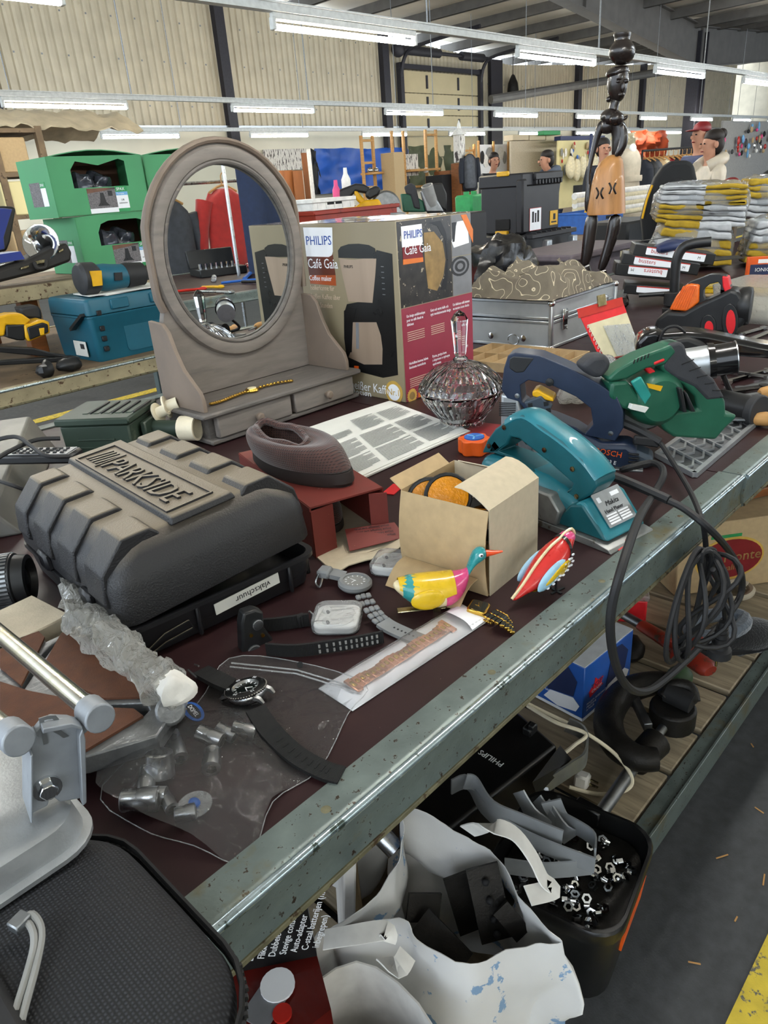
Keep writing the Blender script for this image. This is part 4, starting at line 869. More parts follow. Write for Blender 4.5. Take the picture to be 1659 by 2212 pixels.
obj('strap', strap(Pl_, .023, .0036), 'watch_strap', dw)
obj('strap_holes', holes(smooth_path(Pl_, 5), .02, 9, .008, .002, .0025), 'matt_black', dw)
Pu = [T(x, y, z) for x, y, z in ((500, 1482, .831), (470, 1468, .836), (435, 1450, .826))]
obj('strap', strap(Pu, .022, .005), 'watch_strap', dw)
e = Pu[-1]; obj('buckle', G().tube([e+V((-.011, .012, .003)), e+V((-.013, -.010, .003))], .0014, 6).tube([e+V((0, .014, .004)), e+V((0, .004, .006))], .0013, 6), 'steel', dw)
# rugged black digital watch standing on its side
sw = thing('sport_watch', 'chunky black resin sports watch standing on its side beside the tool case', 'watch', (0, 0, 0))
gp = PL((.442, .702), rad(-12))
k4 = lambda *L: [gp.q(400+x*.3376, 1200+y*.3376) for x, y in L]
obj('watch_case', G().prism(k4((365, 360), (440, 335), (490, 350), (495, 450), (550, 520), (560, 660), (480, 690), (390, 680), (355, 600), (350, 430)), -.012, .006, gp.M), 'black_plastic', sw, bev=.003)
for p, r in (((450, 430), .0065), ((430, 603), .009)): u, v = k4(p)[0]; obj('button', G().lathe([(r, .005), (r, .009), (r*.75, .010), (0, .010)], 16, gp.M @ TR((u, v, 0))), 'dark_grey', sw); obj('button_ring', G().lathe([(r*1.15, .006), (r*1.15, .008), (r*1.0, .0085)], 16, gp.M @ TR((u, v, 0))), 'dull_steel', sw)
for p in ((408, 498), (482, 497), (404, 662)): u, v = k4(p)[0]; obj('screw', G().lathe([(.0025, .005), (.0025, .008), (0, .008)], 8, gp.M @ TR((u, v, 0))), 'gold', sw)
low = [T(x, y, TZ+.011) for x, y in ((575, 1402), (640, 1405), (720, 1395), (780, 1385), (828, 1375))]
obj('strap', G().tube(smooth_path(low, 5), 1, 4, False, (.0036*.7, .0125), up=(0, 0, 1)), 'watch_strap', sw)
g = G(); ls = smooth_path(low, 5)
for i in range(8, 19):
    for z in (-.004, .004): g.box(ls[i]+V((-.0008, -.0022, z)), (.0022, .0022, .0045), rot=(0, 0, -.3))
obj('strap_holes', g, 'grey', sw)
upp = [T(x, y, TZ+.011) for x, y in ((570, 1350), (605, 1347), (668, 1338))]
obj('strap', G().tube(smooth_path(upp, 4), 1, 4, False, (.004*.7, .0135), up=(0, 0, 1)), 'watch_strap', sw)
obj('keeper', G().box(T(650, 1340, TZ+.011), (.012, .008, .02), .002, rot=(0, 0, -.3)), 'watch_strap', sw)
obj('buckle', G().tube([upp[-1]+V((.002, 0, .012)), upp[-1]+V((.006, 0, .006)), upp[-1]+V((.004, 0, -.009))], .0018, 6), 'steel', sw)
# grey plastic watch
gy = thing('grey_watch', 'all grey plastic watch with link strap lying beside the tool case', 'watch', (0, 0, 0))
c = T(766, 1256, .832); c.z = .823; tl_ = TR(c, (rad(4), 0, rad(60)))
obj('watch_case', G().lathe([(0, 0), (.022, 0), (.0255, .004), (.0255, .009), (.0225, .0125), (.018, .0125), (.018, .010), (0, .010)], 32, tl_), 'grey_silicone', gy)
d = obj('dial', G().lathe([(.018, .0102), (0, .0104)], 28, tl_), 'grey', gy)
g = G()
for k in range(12): a = 2*pi*k/12; g.box((.014*cos(a), .014*sin(a), .0107), (.003, .0014, .0004), rot=(0, 0, a))
g.box((.003, .002, .0108), (.011, .001, .0003), rot=(0, 0, .6)).box((-.002, .003, .0108), (.009, .001, .0003), rot=(0, 0, 2.2)); g.v = [tl_ @ p for p in g.v]; obj('markers', g, 'print_white', d, ang=0)
Pg = [T(x, y, z) for x, y, z in ((783, 1285, .829), (800, 1312, .832), (818, 1335, .830), (838, 1352, .826), (880, 1372, .824), (925, 1390, .823))]
sp_ = smooth_path(Pg, 6)
for i in range(0, 15, 3):
    a, b = sp_[i], sp_[i+2]; ang = math.atan2((b-a).y, (b-a).x)
    for o_ in (-.0075, 0, .0075): obj('link', G().box((a+b)/2+V((-sin(ang)*o_, cos(ang)*o_, .0005 if o_ == 0 else 0)), (.0105, .0072, .005), .0015, rot=(0, 0, ang)), 'grey_silicone', gy)
obj('strap', strap(sp_[15:], .023, .004, 2), 'grey_silicone', gy); obj('strap_holes', holes(sp_[15:], .02, 7, .002, .002, .0026), 'dark_grey', gy)
Pq = [T(745, 1246, .830), T(722, 1240, .833), T(700, 1236, .832)]
obj('strap', strap(Pq, .02, .006), 'grey_silicone', gy); obj('buckle', G().box(T(702, 1236, .836), (.022, .020, .014), .003, rot=(0, 0, .4)), 'grey_silicone', gy); obj('buckle_loop', G().tube(smooth_path([T(688, 1240, .84), T(682, 1258, .828), T(690, 1268, .824), T(696, 1250, .832)], 4), .0018, 6), 'steel', gy)
# gold and black square watch
bg = thing('square_watch', 'small square black-faced watch with gold and black bracelet', 'watch', (0, 0, 0))
c = T(1033, 1312, .83); c.z = .826; Mw = TR(c, (rad(8), rad(4), rad(20)))
obj('watch_case', G().prism(rrect(.031, .027, .005, 3), -.002, .006, Mw), 'gold', bg, bev=.001)
obj('dial', G().prism(rrect(.026, .022, .004, 3), .006, .0072, Mw), 'dial_black', bg); obj('hands', G().box(Mw @ V((.002, .001, .0076)), (.010, .0006, .0003), rot=(0, 0, .6)).box(Mw @ V((-.001, .002, .0076)), (.007, .0006, .0003), rot=(0, 0, 1.8)), 'gold', bg)
Pb = [T(1058, 1325, .828), T(1072, 1332, .832), T(1086, 1340, .833), T(1098, 1350, .828), T(1106, 1358, .823)]
bs = smooth_path(Pb, 2)
for i in range(len(bs)-1):
    a, b = bs[i], bs[i+1]; an = math.atan2((b-a).y, (b-a).x)+.25; m = (a+b)/2
    for o_, mm in ((-.0115, 'gold'), (-.0058, 'dial_black'), (0, 'gold'), (.0058, 'dial_black'), (.0115, 'gold')):
        obj('link', G().box(m+V((-sin(an)*o_, cos(an)*o_, 0)), (.0062, .0016 if mm == 'gold' else .009, .0045), .001, rot=(0, 0, an)), mm, bg)
g = G()
for k in range(14): g.ball(T(1000+4.6*k, 1322+2.2*k-.02*k*k, .823)+V((0, 0, .001)), .0022, 6, 4)
obj('bracelet_beads', g, 'gold', bg)
# rose gold bracelet in a white pouch
pu = thing('bracelet_pouch', 'white zip pouch with a clear window showing a watch band', 'pouch', (0, 0, 0))
pq = [T(688, 1490), T(762, 1538), T(1056, 1342), T(994, 1308)]
def pch(u, v): p = pq[0].lerp(pq[1], v).lerp(pq[3].lerp(pq[2], v), u); b = sin(pi*u)*sin(pi*v); return (p.x, p.y, TZ+.003+.0115*b**.4+.0012*noise.noise(V((u*9, v*4, 3))))
obj('back_sheet', G().grid(20, 6, lambda u, v: (*pch(u, v)[:2], TZ+.001), .0006), 'print_white', pu)
obj('front_film', G().grid(40, 12, lambda u, v: pch(u, v), 0), 'film_pouch', pu)
obj('zip_band', G().grid(6, 8, lambda u, v: V(pch(.86+.14*u, v))+V((0, 0, .0008)), 0), 'print_white', pu)
wb_ = thing('rose_gold_band', 'rose gold link watch band inside the white pouch', 'watch band', (0, 0, 0))
bs = [pq[0].lerp(pq[1], .5).lerp(pq[3].lerp(pq[2], .5), .1+.7*i/22) for i in range(23)]
for i in range(22):
    m = (bs[i]+bs[i+1])/2+V((0, .001*sin(i), .0055)); dd = bs[i+1]-bs[i]; an = math.atan2(dd.y, dd.x); w_ = .020 if 0 < i < 21 else .028
    obj('link', G().box(m, (.0092, w_, .004), .0012, rot=(.12*sin(i), 0, an)), 'rose_gold', wb_)
    obj('link', G().box(m+V((0, 0, .0012)), (.0052, w_*.4, .004), .001, rot=(0, 0, an)), 'gold', wb_)
# earphone boxes
def ear(label, loc, rz, group='clear earphone cases'):
    t = thing('earphone_case', label, 'earphones', loc, rz, group)
    obj('white_tray', G().prism(rrect(.060, .060, .013, 5), .001, .011), 'white', t, bev=.002)
    obj('clear_lid', G().prism(rrect(.066, .066, .016, 5), 0, .0175), 'film', t, bev=.003)
    for a, b in ((-.014, .012), (.012, .016)):
        o = obj('earbud', G().ball((a, b, .0125), (.0075, .0065, .004), 12, 8), 'white', t); obj('speaker_mesh', G().ball((a-.005, b-.002, .013), (.0025, .003, .003), 8, 6), 'dark_grey', o)
    obj('stem', G().tube([(-.012, .008, .012), (-.002, -.022, .012)], .0022, 6).tube([(.014, .011, .012), (.02, -.02, .012)], .0022, 6), 'white', t)
    obj('cable', G().tube(smooth_path([(0, -.022, .012), (.01, -.024, .012), (.022, -.01, .012), (.018, .02, .012), (-.02, .024, .012), (-.024, -.01, .012), (-.01, -.024, .012)], 5), .0011, 6), 'white', t)
    return t
e1 = ear('boxed white earphones lying beside the black sports watch', (.546, .652, TZ), rad(38))
dup(e1, (.708, .695, TZ), rad(25), 'boxed white earphones lying under the flap of the small carton')

# ---------------------------------------------------------------- tin toys
for n, c_ in (('tin_yellow', 'd8b21e'), ('tin_pink', 'd2467c'), ('tin_teal', '2f8f92'), ('tin_red', 'c22a26'), ('tin_cream', 'e2d2a8'), ('tin_black', '1a1718'), ('tin_orange', 'd8481c'), ('tin_sky', '9cc6dc')): mat(n, c_, .28, v=.1, s=60, c2='3a2a18', c2s=160, c2t=.72, c2w=.02, coat=.5)
dk = thing('tin_duck', 'colourful tin toy duck with pink breast and teal head', 'toy', (.655, .568, TZ), rad(-38))
def ringz(x, z, ry, rz, n=18): return [(x, ry*cos(2*pi*i/n), z+rz*sin(2*pi*i/n)) for i in range(n)]
obj('body', G().loft([ringz(-.058, .046, .003, .003), ringz(-.048, .042, .013, .012), ringz(-.03, .034, .022, .021), ringz(-.005, .029, .027, .025), ringz(.02, .028, .025, .024), ringz(.036, .033, .017, .019), ringz(.044, .04, .008, .01)]), 'tin_cream', dk, sub=1)
obj('breast', G().loft([ringz(.004, .029, .0276, .0252), ringz(.02, .0285, .026, .0248), ringz(.036, .034, .0185, .0205), ringz(.045, .043, .0105, .0125), ringz(.048, .052, .008, .008)]), 'tin_pink', dk, sub=1)
obj('back', G().loft([[(x, ry*cos(a), z+rz*sin(a)) for a in [pi*(.02+.96*i/12) for i in range(13)]] for x, z, ry, rz in ((-.05, .043, .0125, .0125), (-.03, .0345, .0228, .0222), (-.005, .0295, .0276, .0262), (.012, .0288, .0268, .0256), (.026, .031, .0235, .0235))], closed=False), 'tin_yellow', dk)
for s in (-1, 1): obj('wing', G().ball((-.014, s*.0245, .03), (.024, .005, .015), 16, 10), 'tin_yellow', dk)
obj('tail_band', G().loft([ringz(-.046, .0415, .0148, .0138), ringz(-.034, .0365, .0212, .0205), ringz(-.024, .0335, .0238, .0228)], cap=False), 'tin_teal', dk)
obj('head', G().loft([ringz(.045, .048, .0085, .006), ringz(.05, .058, .0085, .009), ringz(.056, .072, .011, .0125), ringz(.066, .077, .0105, .0115), ringz(.074, .076, .007, .007)]), 'tin_teal', dk, sub=1)
obj('beak', G().loft([ringz(.073, .076, .006, .0052), ringz(.084, .0755, .005, .003), ringz(.097, .0755, .002, .0012)]), 'tin_orange', dk)
for s in (-1, 1): e = obj('eye', G().ball((.064, s*.0102, .079), (.0034, .0014, .003), 10, 6), 'print_white', dk); obj('pupil', G().ball((.0645, s*.0115, .079), (.0016, .0008, .0016), 8, 6), 'tin_black', e)
obj('rocker', G().box((-.012, 0, .003), (.085, .012, .002), .001, rot=(0, rad(3), 0)).box((0, .008, .004), (.01, .004, .008)).box((0, -.008, .004), (.01, .004, .008)), 'brass', dk)
bd = thing('tin_bird', 'red and yellow tin toy bird pecking near the table edge', 'toy', (.792, .468, TZ), rad(-12))
def rb(s, z, x, ry, rz): return ringz(x, z, ry, rz)
obj('body', G().loft([ringz(-.075, .012, .003, .003), ringz(-.055, .022, .009, .007), ringz(-.03, .034, .019, .017), ringz(-.005, .044, .025, .024), ringz(.015, .055, .021, .021), ringz(.028, .067, .014, .015), ringz(.038, .074, .009, .009), ringz(.045, .072, .003, .003)]), 'tin_red', bd, sub=1)
obj('belly', G().loft([[(x, ry*cos(a), z+rz*sin(a)) for a in [pi+pi*(.0+1.0*i/10) for i in range(11)]] for x, z, ry, rz in ((-.04, .028, .0155, .0145), (-.02, .037, .0225, .021), (0, .046, .0262, .025), (.015, .054, .0225, .0225))], closed=False), 'tin_yellow', bd)
for s in (-1, 1):
    obj('wing', G().ball((-.018, s*.0195, .039), (.032, .005, .0125), 16, 10, Euler((0, rad(-28), 0)).to_matrix().to_4x4()), 'tin_sky', bd)
    obj('wing_stripe', G().ball((-.012, s*.0235, .042), (.026, .002, .005), 14, 8, Euler((0, rad(-28), 0)).to_matrix().to_4x4()), 'tin_yellow', bd)
    obj('foot', G().tube([(.0, s*.008, .026), (.002, s*.009, .001)], .0018, 6).box((.004, s*.01, .001), (.026, .003, .002)).box((.002, s*.01, .001), (.003, .018, .002)), 'tin_black', bd)
obj('crest', G().ball((.03, 0, .0735), (.013, .0115, .0095), 14, 8), 'tin_pink', bd)
obj('seam', G().tube(smooth_path([(-.076, 0, .015), (-.055, 0, .03), (-.03, 0, .052), (-.005, 0, .069), (.015, 0, .0765), (.028, 0, .083), (.04, 0, .0835), (.046, 0, .074)], 5), .0022, 6), 'tin_cream', bd)
obj('neck_band', G().loft([ringz(.017, .058, .0205, .0205), ringz(.022, .062, .0182, .0185)], cap=False), 'tin_black', bd)
g = G()
for i in range(6):
    for j in range(4): g.ball((-.028+.009*i+.003*(j % 2), -.0205-.0035*sin(pi*(i+.5)/6), .0225+.0052*j+.004*i), (.0032, .0015, .0019), 6, 4)
obj('check_pattern', g, 'print_white', bd)
tag(obj('red_scrap', G().grid(4, 3, lambda u, v: (u*.045, v*.018*(1-.7*u), .002+.008*u*v), .0008), 'bright_red', loc=tuple(T(1340, 1192)), rot=(0, 0, -.1)), 'small red paper scrap at the table edge beside the planer', 'paper scrap')

# ---------------------------------------------------------------- clear zip bag with steel sockets
zp = [T(x, y) for x, y in ((222, 1700), (420, 1532), (495, 1425), (640, 1432), (790, 1480), (752, 1545), (690, 1665), (590, 1735), (535, 1868), (420, 1830), (300, 1790))]
zb = thing('zip_bag', 'clear plastic zip bag of loose steel sockets', 'plastic bag', (0, 0, 0))
zc = sum(zp, V())/len(zp)
outl = smooth_path(zp, 4, True)
def bagf(z0, amp):
    g = G(); n = len(outl); rings = []
    for k in range(9):
        t = k/8; ring = []
        for i, p in enumerate(outl):
            x = zc.lerp(p, 1-t); h = amp*max(0, 1-((x-T(375, 1690)).length/.125)**2)
            ring.append(V((x.x, x.y, z0+h+(.001+.005*h/amp)*abs(noise.noise(V((x.x*28, x.y*28, z0*50))))*(min(1, t*4)))))
        rings.append(ring)
    return g.loft(rings, cap=False)
obj('upper_film', bagf(TZ+.0015, .034), 'film_bag', zb)
obj('seal_edge', G().tube([V((p.x, p.y, TZ+.002)) for p in outl], .0006, 5, True), 'film', zb)
gz = G().tube([T(500, 1432, .824), T(640, 1447, .826), T(785, 1490, .824)], .0012, 5); obj('zip_strip', gz.tube([T(497, 1440, .824), T(640, 1455, .826), T(780, 1498, .824)], .0012, 5), 'film', zb)
obj('bag_hole', G().cyl(T(648, 1436, .8275), T(648, 1436, .8285), .004, n=12), 'matt_black', zb)
def socket_(i, px, py, L, r, an, up):
    t = thing('socket', ['short chrome socket near the blue oval tag in the clear bag', 'small chrome socket standing beside the watch strap in the clear bag', 'chrome socket with hex end nearest the watch strap in the clear bag', 'chrome socket lying lowest right among the sockets', 'long chrome socket at the upper left in the clear bag', 'wide chrome socket with brown inside in the clear bag', 'chrome socket between wide socket and left bag edge', 'chrome socket above the big lying one in the bag', 'large chrome socket lying at the lower left of the bag', 'narrow chrome socket beside the blue button in the bag', 'stubby chrome socket in the lowest bag corner'][i], 'socket', T(px, py)+V((0, 0, r+.003)), 0, 'steel sockets in the clear bag', rot=(0, up, an))
    obj('barrel', G().lathe([(r*.72, -L/2), (r, -L/2+.001), (r, -.001), (r*.9, .001), (r*.9, L/2-.001), (r*.8, L/2), (r*.62, L/2), (r*.62, L/2-.012), (0, L/2-.012), ], 16), 'steel', t)
    obj('drive_hole', G().cyl((0, 0, -L/2-.0003), (0, 0, -L/2+.002), r*.6, n=6), 'dark_iron', t)
for i, a in enumerate(((458, 1612, .030, .010, 2.0, 1.3), (492, 1598, .024, .0075, 1.9, 1.2), (530, 1595, .026, .0085, 2.2, 1.25), (462, 1662, .026, .010, .9, 1.5), (385, 1630, .038, .009, 1.2, 1.4), (352, 1680, .026, .0155, .6, .35), (322, 1705, .03, .009, 1.0, 1.45), (338, 1738, .026, .009, 2.3, 1.5), (310, 1752, .036, .012, 2.4, 1.5), (365, 1745, .026, .007, 1.4, 1.45), (405, 1775, .02, .008, 2.6, 1.5))): socket_(i, *a)
bt = thing('blue_tag', 'blue oval lettered tag inside the clear bag', 'tag', tuple(T(424, 1562)+V((0, 0, .016))), rad(-100))
obj('plate', G().prism(circ(.020, 24, ry=.0095), 0, .001), 'blue', bt); obj('field', G().prism(circ(.016, 24, ry=.006), .001, .0014), 'dark_grey', bt); obj('lettering', G().text('DOMEL', .007, TR((0, -.0025, .0018)), .0003, 'CENTER'), 'print_white', bt, ang=0)
bb = thing('blue_button', 'round clear disc with bright blue centre inside the bag', 'button', tuple(T(424, 1752)+V((0, 0, .008))))
obj('disc', G().lathe([(.017, 0), (.017, .0012), (0, .0012)], 24), 'film', bb); obj('centre', G().ball((0, 0, .003), (.0055, .007, .003), 12, 8), 'blue', bb)

# ---------------------------------------------------------------- padded fabric case at the near corner
mat('ballistic', '131417', .7, v=.1, s=15, tex=('weave', '34363c', 100))
fc = thing('padded_case', 'black woven padded case with zip at the near table corner', 'case', (0, 0, 0))
def rect_ring(x0, x1, y0, y1, r, z): return [(x, y, z) for x, y in rrect(x1-x0, y1-y0, r, 6, (x0+x1)/2, (y0+y1)/2)]
FX0, FX1, FY0, FY1 = -.22, .152, .292, .552
obj('shell', G().loft([rect_ring(FX0+.02, FX1-.02, FY0+.02, FY1-.02, .05, .824), rect_ring(FX0, FX1, FY0, FY1, .07, .834), rect_ring(FX0-.002, FX1+.002, FY0, FY1+.002, .07, .852), rect_ring(FX0+.004, FX1-.004, FY0+.004, FY1-.004, .066, .864), rect_ring(FX0+.014, FX1-.014, FY0+.014, FY1-.014, .06, .878), rect_ring(FX0+.04, FX1-.04, FY0+.04, FY1-.04, .05, .886), rect_ring(FX0+.12, FX1-.12, FY0+.1, FY1-.1, .02, .889)]), 'ballistic', fc, sub=1)
for dz in (.846, .856): obj('zip_tape', G().tube([V(p) for p in rect_ring(FX0-.003, FX1+.004, FY0-.003, FY1+.003, .07, dz)], 1, 6, True, (.0022, .004), up=(0, 0, 1)), 'matt_black', fc)
zr = [V(p) for p in rect_ring(FX0-.004, FX1+.0055, FY0-.005, FY1+.004, .07, .851)]; g = G()
for i in range(len(zr)):
    a, b = zr[i], zr[(i+1) % len(zr)]; m = max(1, int((b-a).length/.006))
    for k in range(m): p = a.lerp(b, k/m); g.box(p, (.0026, .0026, .004), rot=(0, 0, math.atan2((b-a).y, (b-a).x)))
obj('zip_teeth', g, 'dark_grey', fc, kind='stuff')
obj('handle', G().box((.0, .40, .893), (.06, .10, .012), .005), 'rubber', fc)
ec = thing('elastic_cord', 'grey elastic cord loop with metal clamp on the padded case', 'cord', (0, 0, 0))
obj('cord', G().tube(smooth_path([T(45, 1990, .905), T(70, 1975, .905), T(90, 2010, .9), T(80, 2080, .895), T(45, 2212, .893), T(30, 2300, .892)], 5), .0026, 7).tube(smooth_path([T(40, 1998, .903), T(62, 1995, .903), T(74, 2030, .9), T(62, 2090, .895), T(25, 2212, .893), T(8, 2300, .892)], 5), .0026, 7), 'grey', ec)
obj('clamp', G().box(T(43, 1992, .904), (.013, .011, .008), .001, rot=(0, 0, .3)), 'dull_steel', ec)

# ---------------------------------------------------------------- aluminium stand with rods and the slotted machine table
st = thing('tool_stand', 'cast aluminium tool stand with bracket, bolt and two rods', 'tool stand', (0, 0, 0))
ax0, ax1, ay0, ay1 = -.14, .138, .487, .66
obj('base_flange', G().loft([rect_ring(ax0, ax1, ay0, ay1, .035, .890), rect_ring(ax0, ax1, ay0, ay1, .035, .894), rect_ring(ax0+.006, ax1-.006, ay0+.006, ay1-.006, .03, .896)]), 'cast_alu', st)
obj('base_body', G().loft([rect_ring(ax0+.006, ax1-.006, ay0+.006, ay1-.006, .03, .894), rect_ring(ax0+.010, ax1-.010, ay0+.010, ay1-.010, .03, .916), rect_ring(ax0+.016, ax1-.016, ay0+.016, ay1-.016, .026, .920)]), 'cast_alu', st)
sp2 = PL((.105, .515, .92), rad(-12)); k5 = lambda *L: [sp2.q(x*.2532, 1330+y*.2532) for x, y in L]
mat('rod_steel', 'b3b0a4', .22, 1, v=.15, s=12, stretch=(1, 1, .2), c2='a08f52', c2s=6, c2t=.5, c2w=.2)
mat('cast_blue', '93989e', .5, .5, v=.1, s=50, b=.08, bs=300)
br = obj('bracket', G().prism(k5((265, 1160), (285, 1040), (350, 960), (450, 900), (600, 905), (690, 930), (715, 1020), (725, 1560), (690, 1590), (520, 1620), (470, 1580), (440, 1560), (420, 1650), (260, 1730), (245, 1400)), -.012, -.004, sp2.M), 'cast_blue', st, bev=.0015)
obj('bracket_wall', G().prism(k5((690, 930), (715, 1020), (725, 1560), (690, 1590), (680, 1400), (660, 1000)), -.004, .006, sp2.M).prism(k5((245, 1160), (270, 1150), (270, 1730), (250, 1735)), -.03, .006, sp2.M).prism(k5((350, 930), (600, 885), (690, 915), (690, 945), (600, 925), (350, 975)), -.004, .006, sp2.M), 'cast_blue', st, bev=.001)
for (cx_, cy_), end in (((840, 850), (-60, 1318)), ((150, 1040), (-200, 1400))):
    u, v = k5((cx_, cy_))[0]; p = sp2.M @ V((u, v, .004)); e = T(*end, .955); dd = (e-p).normalized()
    obj('eye_boss', G().cyl(p-dd*.002, p+dd*.022, .0125, n=20), 'cast_blue', st, bev=.0015)
    obj('rod', G().cyl(p+dd*.012, e+dd*.1, .0085, n=18), 'rod_steel', st)
obj('web', G().prism(k5((690, 930), (760, 900), (800, 940), (715, 1010)), -.01, .0, sp2.M).prism(k5((200, 1090), (300, 1000), (330, 1040), (265, 1120)), -.01, 0, sp2.M), 'cast_blue', st)
u, v = k5((405, 1470))[0]; bo_ = obj('hex_bolt', G().cyl(sp2.M @ V((u, v, -.004)), sp2.M @ V((u, v, .007)), .0075, n=6), 'chrome', st, bev=.001); obj('washer', G().cyl(sp2.M @ V((u, v-.002, -.004)), sp2.M @ V((u, v-.002, -.001)), .011, n=20), 'chrome', bo_)
u, v = k5((345, 1130))[0]; obj('lettering', G().text('R', .036, sp2.M @ TR((u, v, -.0032), (0, 0, rad(-6))), .0012), 'dull_steel', st, ang=0)
mt = thing('machine_table', 'brown topped slotted cast machine table behind the aluminium stand', 'tool part', (0, 0, 0))
mat('brown_grit', '55321f', .75, v=.18, s=60, b=.2, bs=700, c2='6b452d', c2s=12, c2t=.6, c2w=.2); mat('hammer_grey', '77797b', .38, .6, v=.15, s=60, b=.4, bs=140)
zt = .868; k9 = lambda *L: [tuple(T(x*.2532, 1330+y*.2532, zt))[:2] for x, y in L]
for nm, L in (('brown_plate', ((520, 150), (620, 90), (1310, 610), (1240, 690), (880, 700), (560, 560), (380, 400))), ('brown_plate', ((0, 250), (330, 130), (380, 180), (300, 350), (180, 590), (40, 470), (0, 440))), ('brown_plate', ((0, 560), (250, 640), (560, 700), (860, 780), (1140, 790), (1220, 850), (720, 1150), (300, 1150), (0, 900)))):
    obj(nm, G().prism(k9(*L), zt-.003, zt), 'brown_grit', mt)
fr = k9((-300, 300), (330, 130), (390, 200), (520, 140), (620, 85), (1320, 605), (1430, 690), (1480, 780), (1330, 1000), (720, 1180), (200, 1250), (-300, 1200))
obj('cast_frame', G().plate(fr, [k9((400, 250), (480, 200), (330, 400), (200, 600), (170, 590), (300, 350)), k9((860, 730), (1240, 720), (1270, 780), (1220, 830), (1130, 775), (850, 765)), [(p[0], p[1]) for p in k9(*[(150+110*cos(a), 750+60*sin(a)) for a in [2*pi*i/14 for i in range(14)]])]], .842, zt-.0035), 'hammer_grey', mt, bev=.002)
obj('frame_lug', G().cyl(T(368, 1535, .84), T(368, 1535, .872), .016, n=18), 'hammer_grey', mt, bev=.003)
obj('frame_foot', G().box((.2, .82, .831), (.03, .03, .022)).box((.22, .655, .831), (.03, .02, .022)).box((.05, .8, .831), (.03, .03, .022)), 'hammer_grey', mt)
mat('pale_board', 'b8ad98', .8, v=.1, s=30, b=.2)
tag(obj('pale_board', G().box((0, 0, .024), (.13, .10, .048), .002), 'pale_board', loc=(.222, .945, TZ), rot=(0, 0, .1)), 'pale wooden block behind the brown slotted machine table', 'wood block')
# crumpled clear bag
cbg = thing('crumpled_bag', 'crumpled cloudy plastic bag between tool case and brown plates', 'plastic bag', (0, 0, 0))
cp_ = smooth_path([T(150, 1265, .87), T(170, 1330, .875), T(240, 1385, .885), T(310, 1440, .885), T(370, 1490, .88), T(388, 1525, .865)], 6)
def cbf(u, v):
    k = v*(len(cp_)-1); i = min(int(k), len(cp_)-2); p = cp_[i].lerp(cp_[i+1], k-i); a = 2*pi*u; r = .028*(sin(pi*min(1, .12+v*.86)))**.4
    q_ = p+V((r*cos(a)*.8, r*cos(a)*.5, r*.75*sin(a))); return crumple(q_, .014, 42, 2)+noise.noise_vector(q_*120)*.005
obj('bag_film', G().grid(40, 60, cbf, 0, True), 'film_cloudy', cbg, ang=0)
mat('foam', 'dedcd6', .8, b=.2, bs=150)
def lump(g, c_, r, n=14, amp=.35, s=60):
    o = G().ball(c_, r, n, n-3); o.v = [V(c_)+(p-V(c_))*(1+amp*noise.noise(p*s)) for p in o.v]; g.add(o.v, o.f); return g
obj('foam_lump', lump(lump(G(), T(378, 1492, .885), .018, amp=.6), T(368, 1478, .89), .012, amp=.6), 'foam', cbg)

# ---------------------------------------------------------------- things at the back left corner
mat('army_green', '2b3a30', .5, v=.12, s=12, c2='8d8f7c', c2s=9, c2t=.62, c2w=.3)
a0, a1, a2 = T(113, 909, .922), T(276, 903, .922), T(310, 862, .922); ux = (a1-a0); uy = V((-ux.y, ux.x, 0)).normalized()
am = thing('ammo_box', 'dark green plastic box with ribbed lid at the back left corner', 'box', (a0.x, a0.y, TZ), math.atan2(ux.y, ux.x)); L_ = ux.length; D_ = .165
obj('body', G().box((L_/2, D_/2, .042), (L_-.02, D_-.02, .084), .004, taper=1.04), 'army_green', am); ld = obj('lid', G().box((L_/2, D_/2, .094), (L_, D_, .018), .004), 'army_green', am)
for k in range(5): obj('lid_slot', G().box((.06+.027*k, D_*.55, .1035), (.014, .10, .002), .0008), 'matt_black' if False else 'army_green', ld)
for k in range(5): obj('lid_rib', G().box((.0735+.027*k, D_*.55, .1045), (.004, .10, .004), .001), 'dark_grey', ld)
obj('front_ridge', G().box((L_*.5, .008, .05), (L_*.5, .006, .004), .001).box((L_*.5, .009, .03), (L_*.5, .006, .004), .001), 'army_green', am); obj('side_latch', G().box((L_+.005, D_*.5, .05), (.014, .06, .05), .003), 'army_green', am)
def spool(label, p, rot, s=1):
    t = thing('plastic_spool', label, 'spool', p, 0, 'cream plastic spools', rot=rot)
    obj('flange', G().lathe([(.008*s, 0), (.026*s, 0), (.026*s, .004*s), (.008*s, .004*s)], 22, None, True), 'ivory', t); obj('barrel', G().lathe([(.014*s, .004*s), (.014*s, .03*s), (.009*s, .03*s), (.009*s, .004*s)], 18, None, True), 'ivory', t)
spool('cream plastic spool lying in front of the other spool', T(340, 893, .895), (rad(70), 0, rad(35))); spool('cream plastic spool leaning behind another spool', T(358, 880, .905), (rad(75), 0, rad(50)), 1.1)
tc_ = thing('green_torch', 'green tube with ribbed cream cap behind the tool case', 'torch', (0, 0, 0)); p0, p1 = T(320, 925, .865), T(405, 925, .865)
obj('tube', G().cyl(p0, p1, .02, n=16), 'army_green', tc_); obj('cap', G().ring(p1+(p0-p1)*.15, p1+(p1-p0)*.25, .03, .024, 20), 'ivory', tc_)
mat('device_grey', '6d6c68', .45, .3, v=.1, s=20, c2='8a8880', c2s=4, c2t=.5, c2w=.3)
dv = thing('audio_receiver', 'grey slanted electronic unit with sockets at the far left', 'electronics', (.395, 1.345, TZ), rad(60))
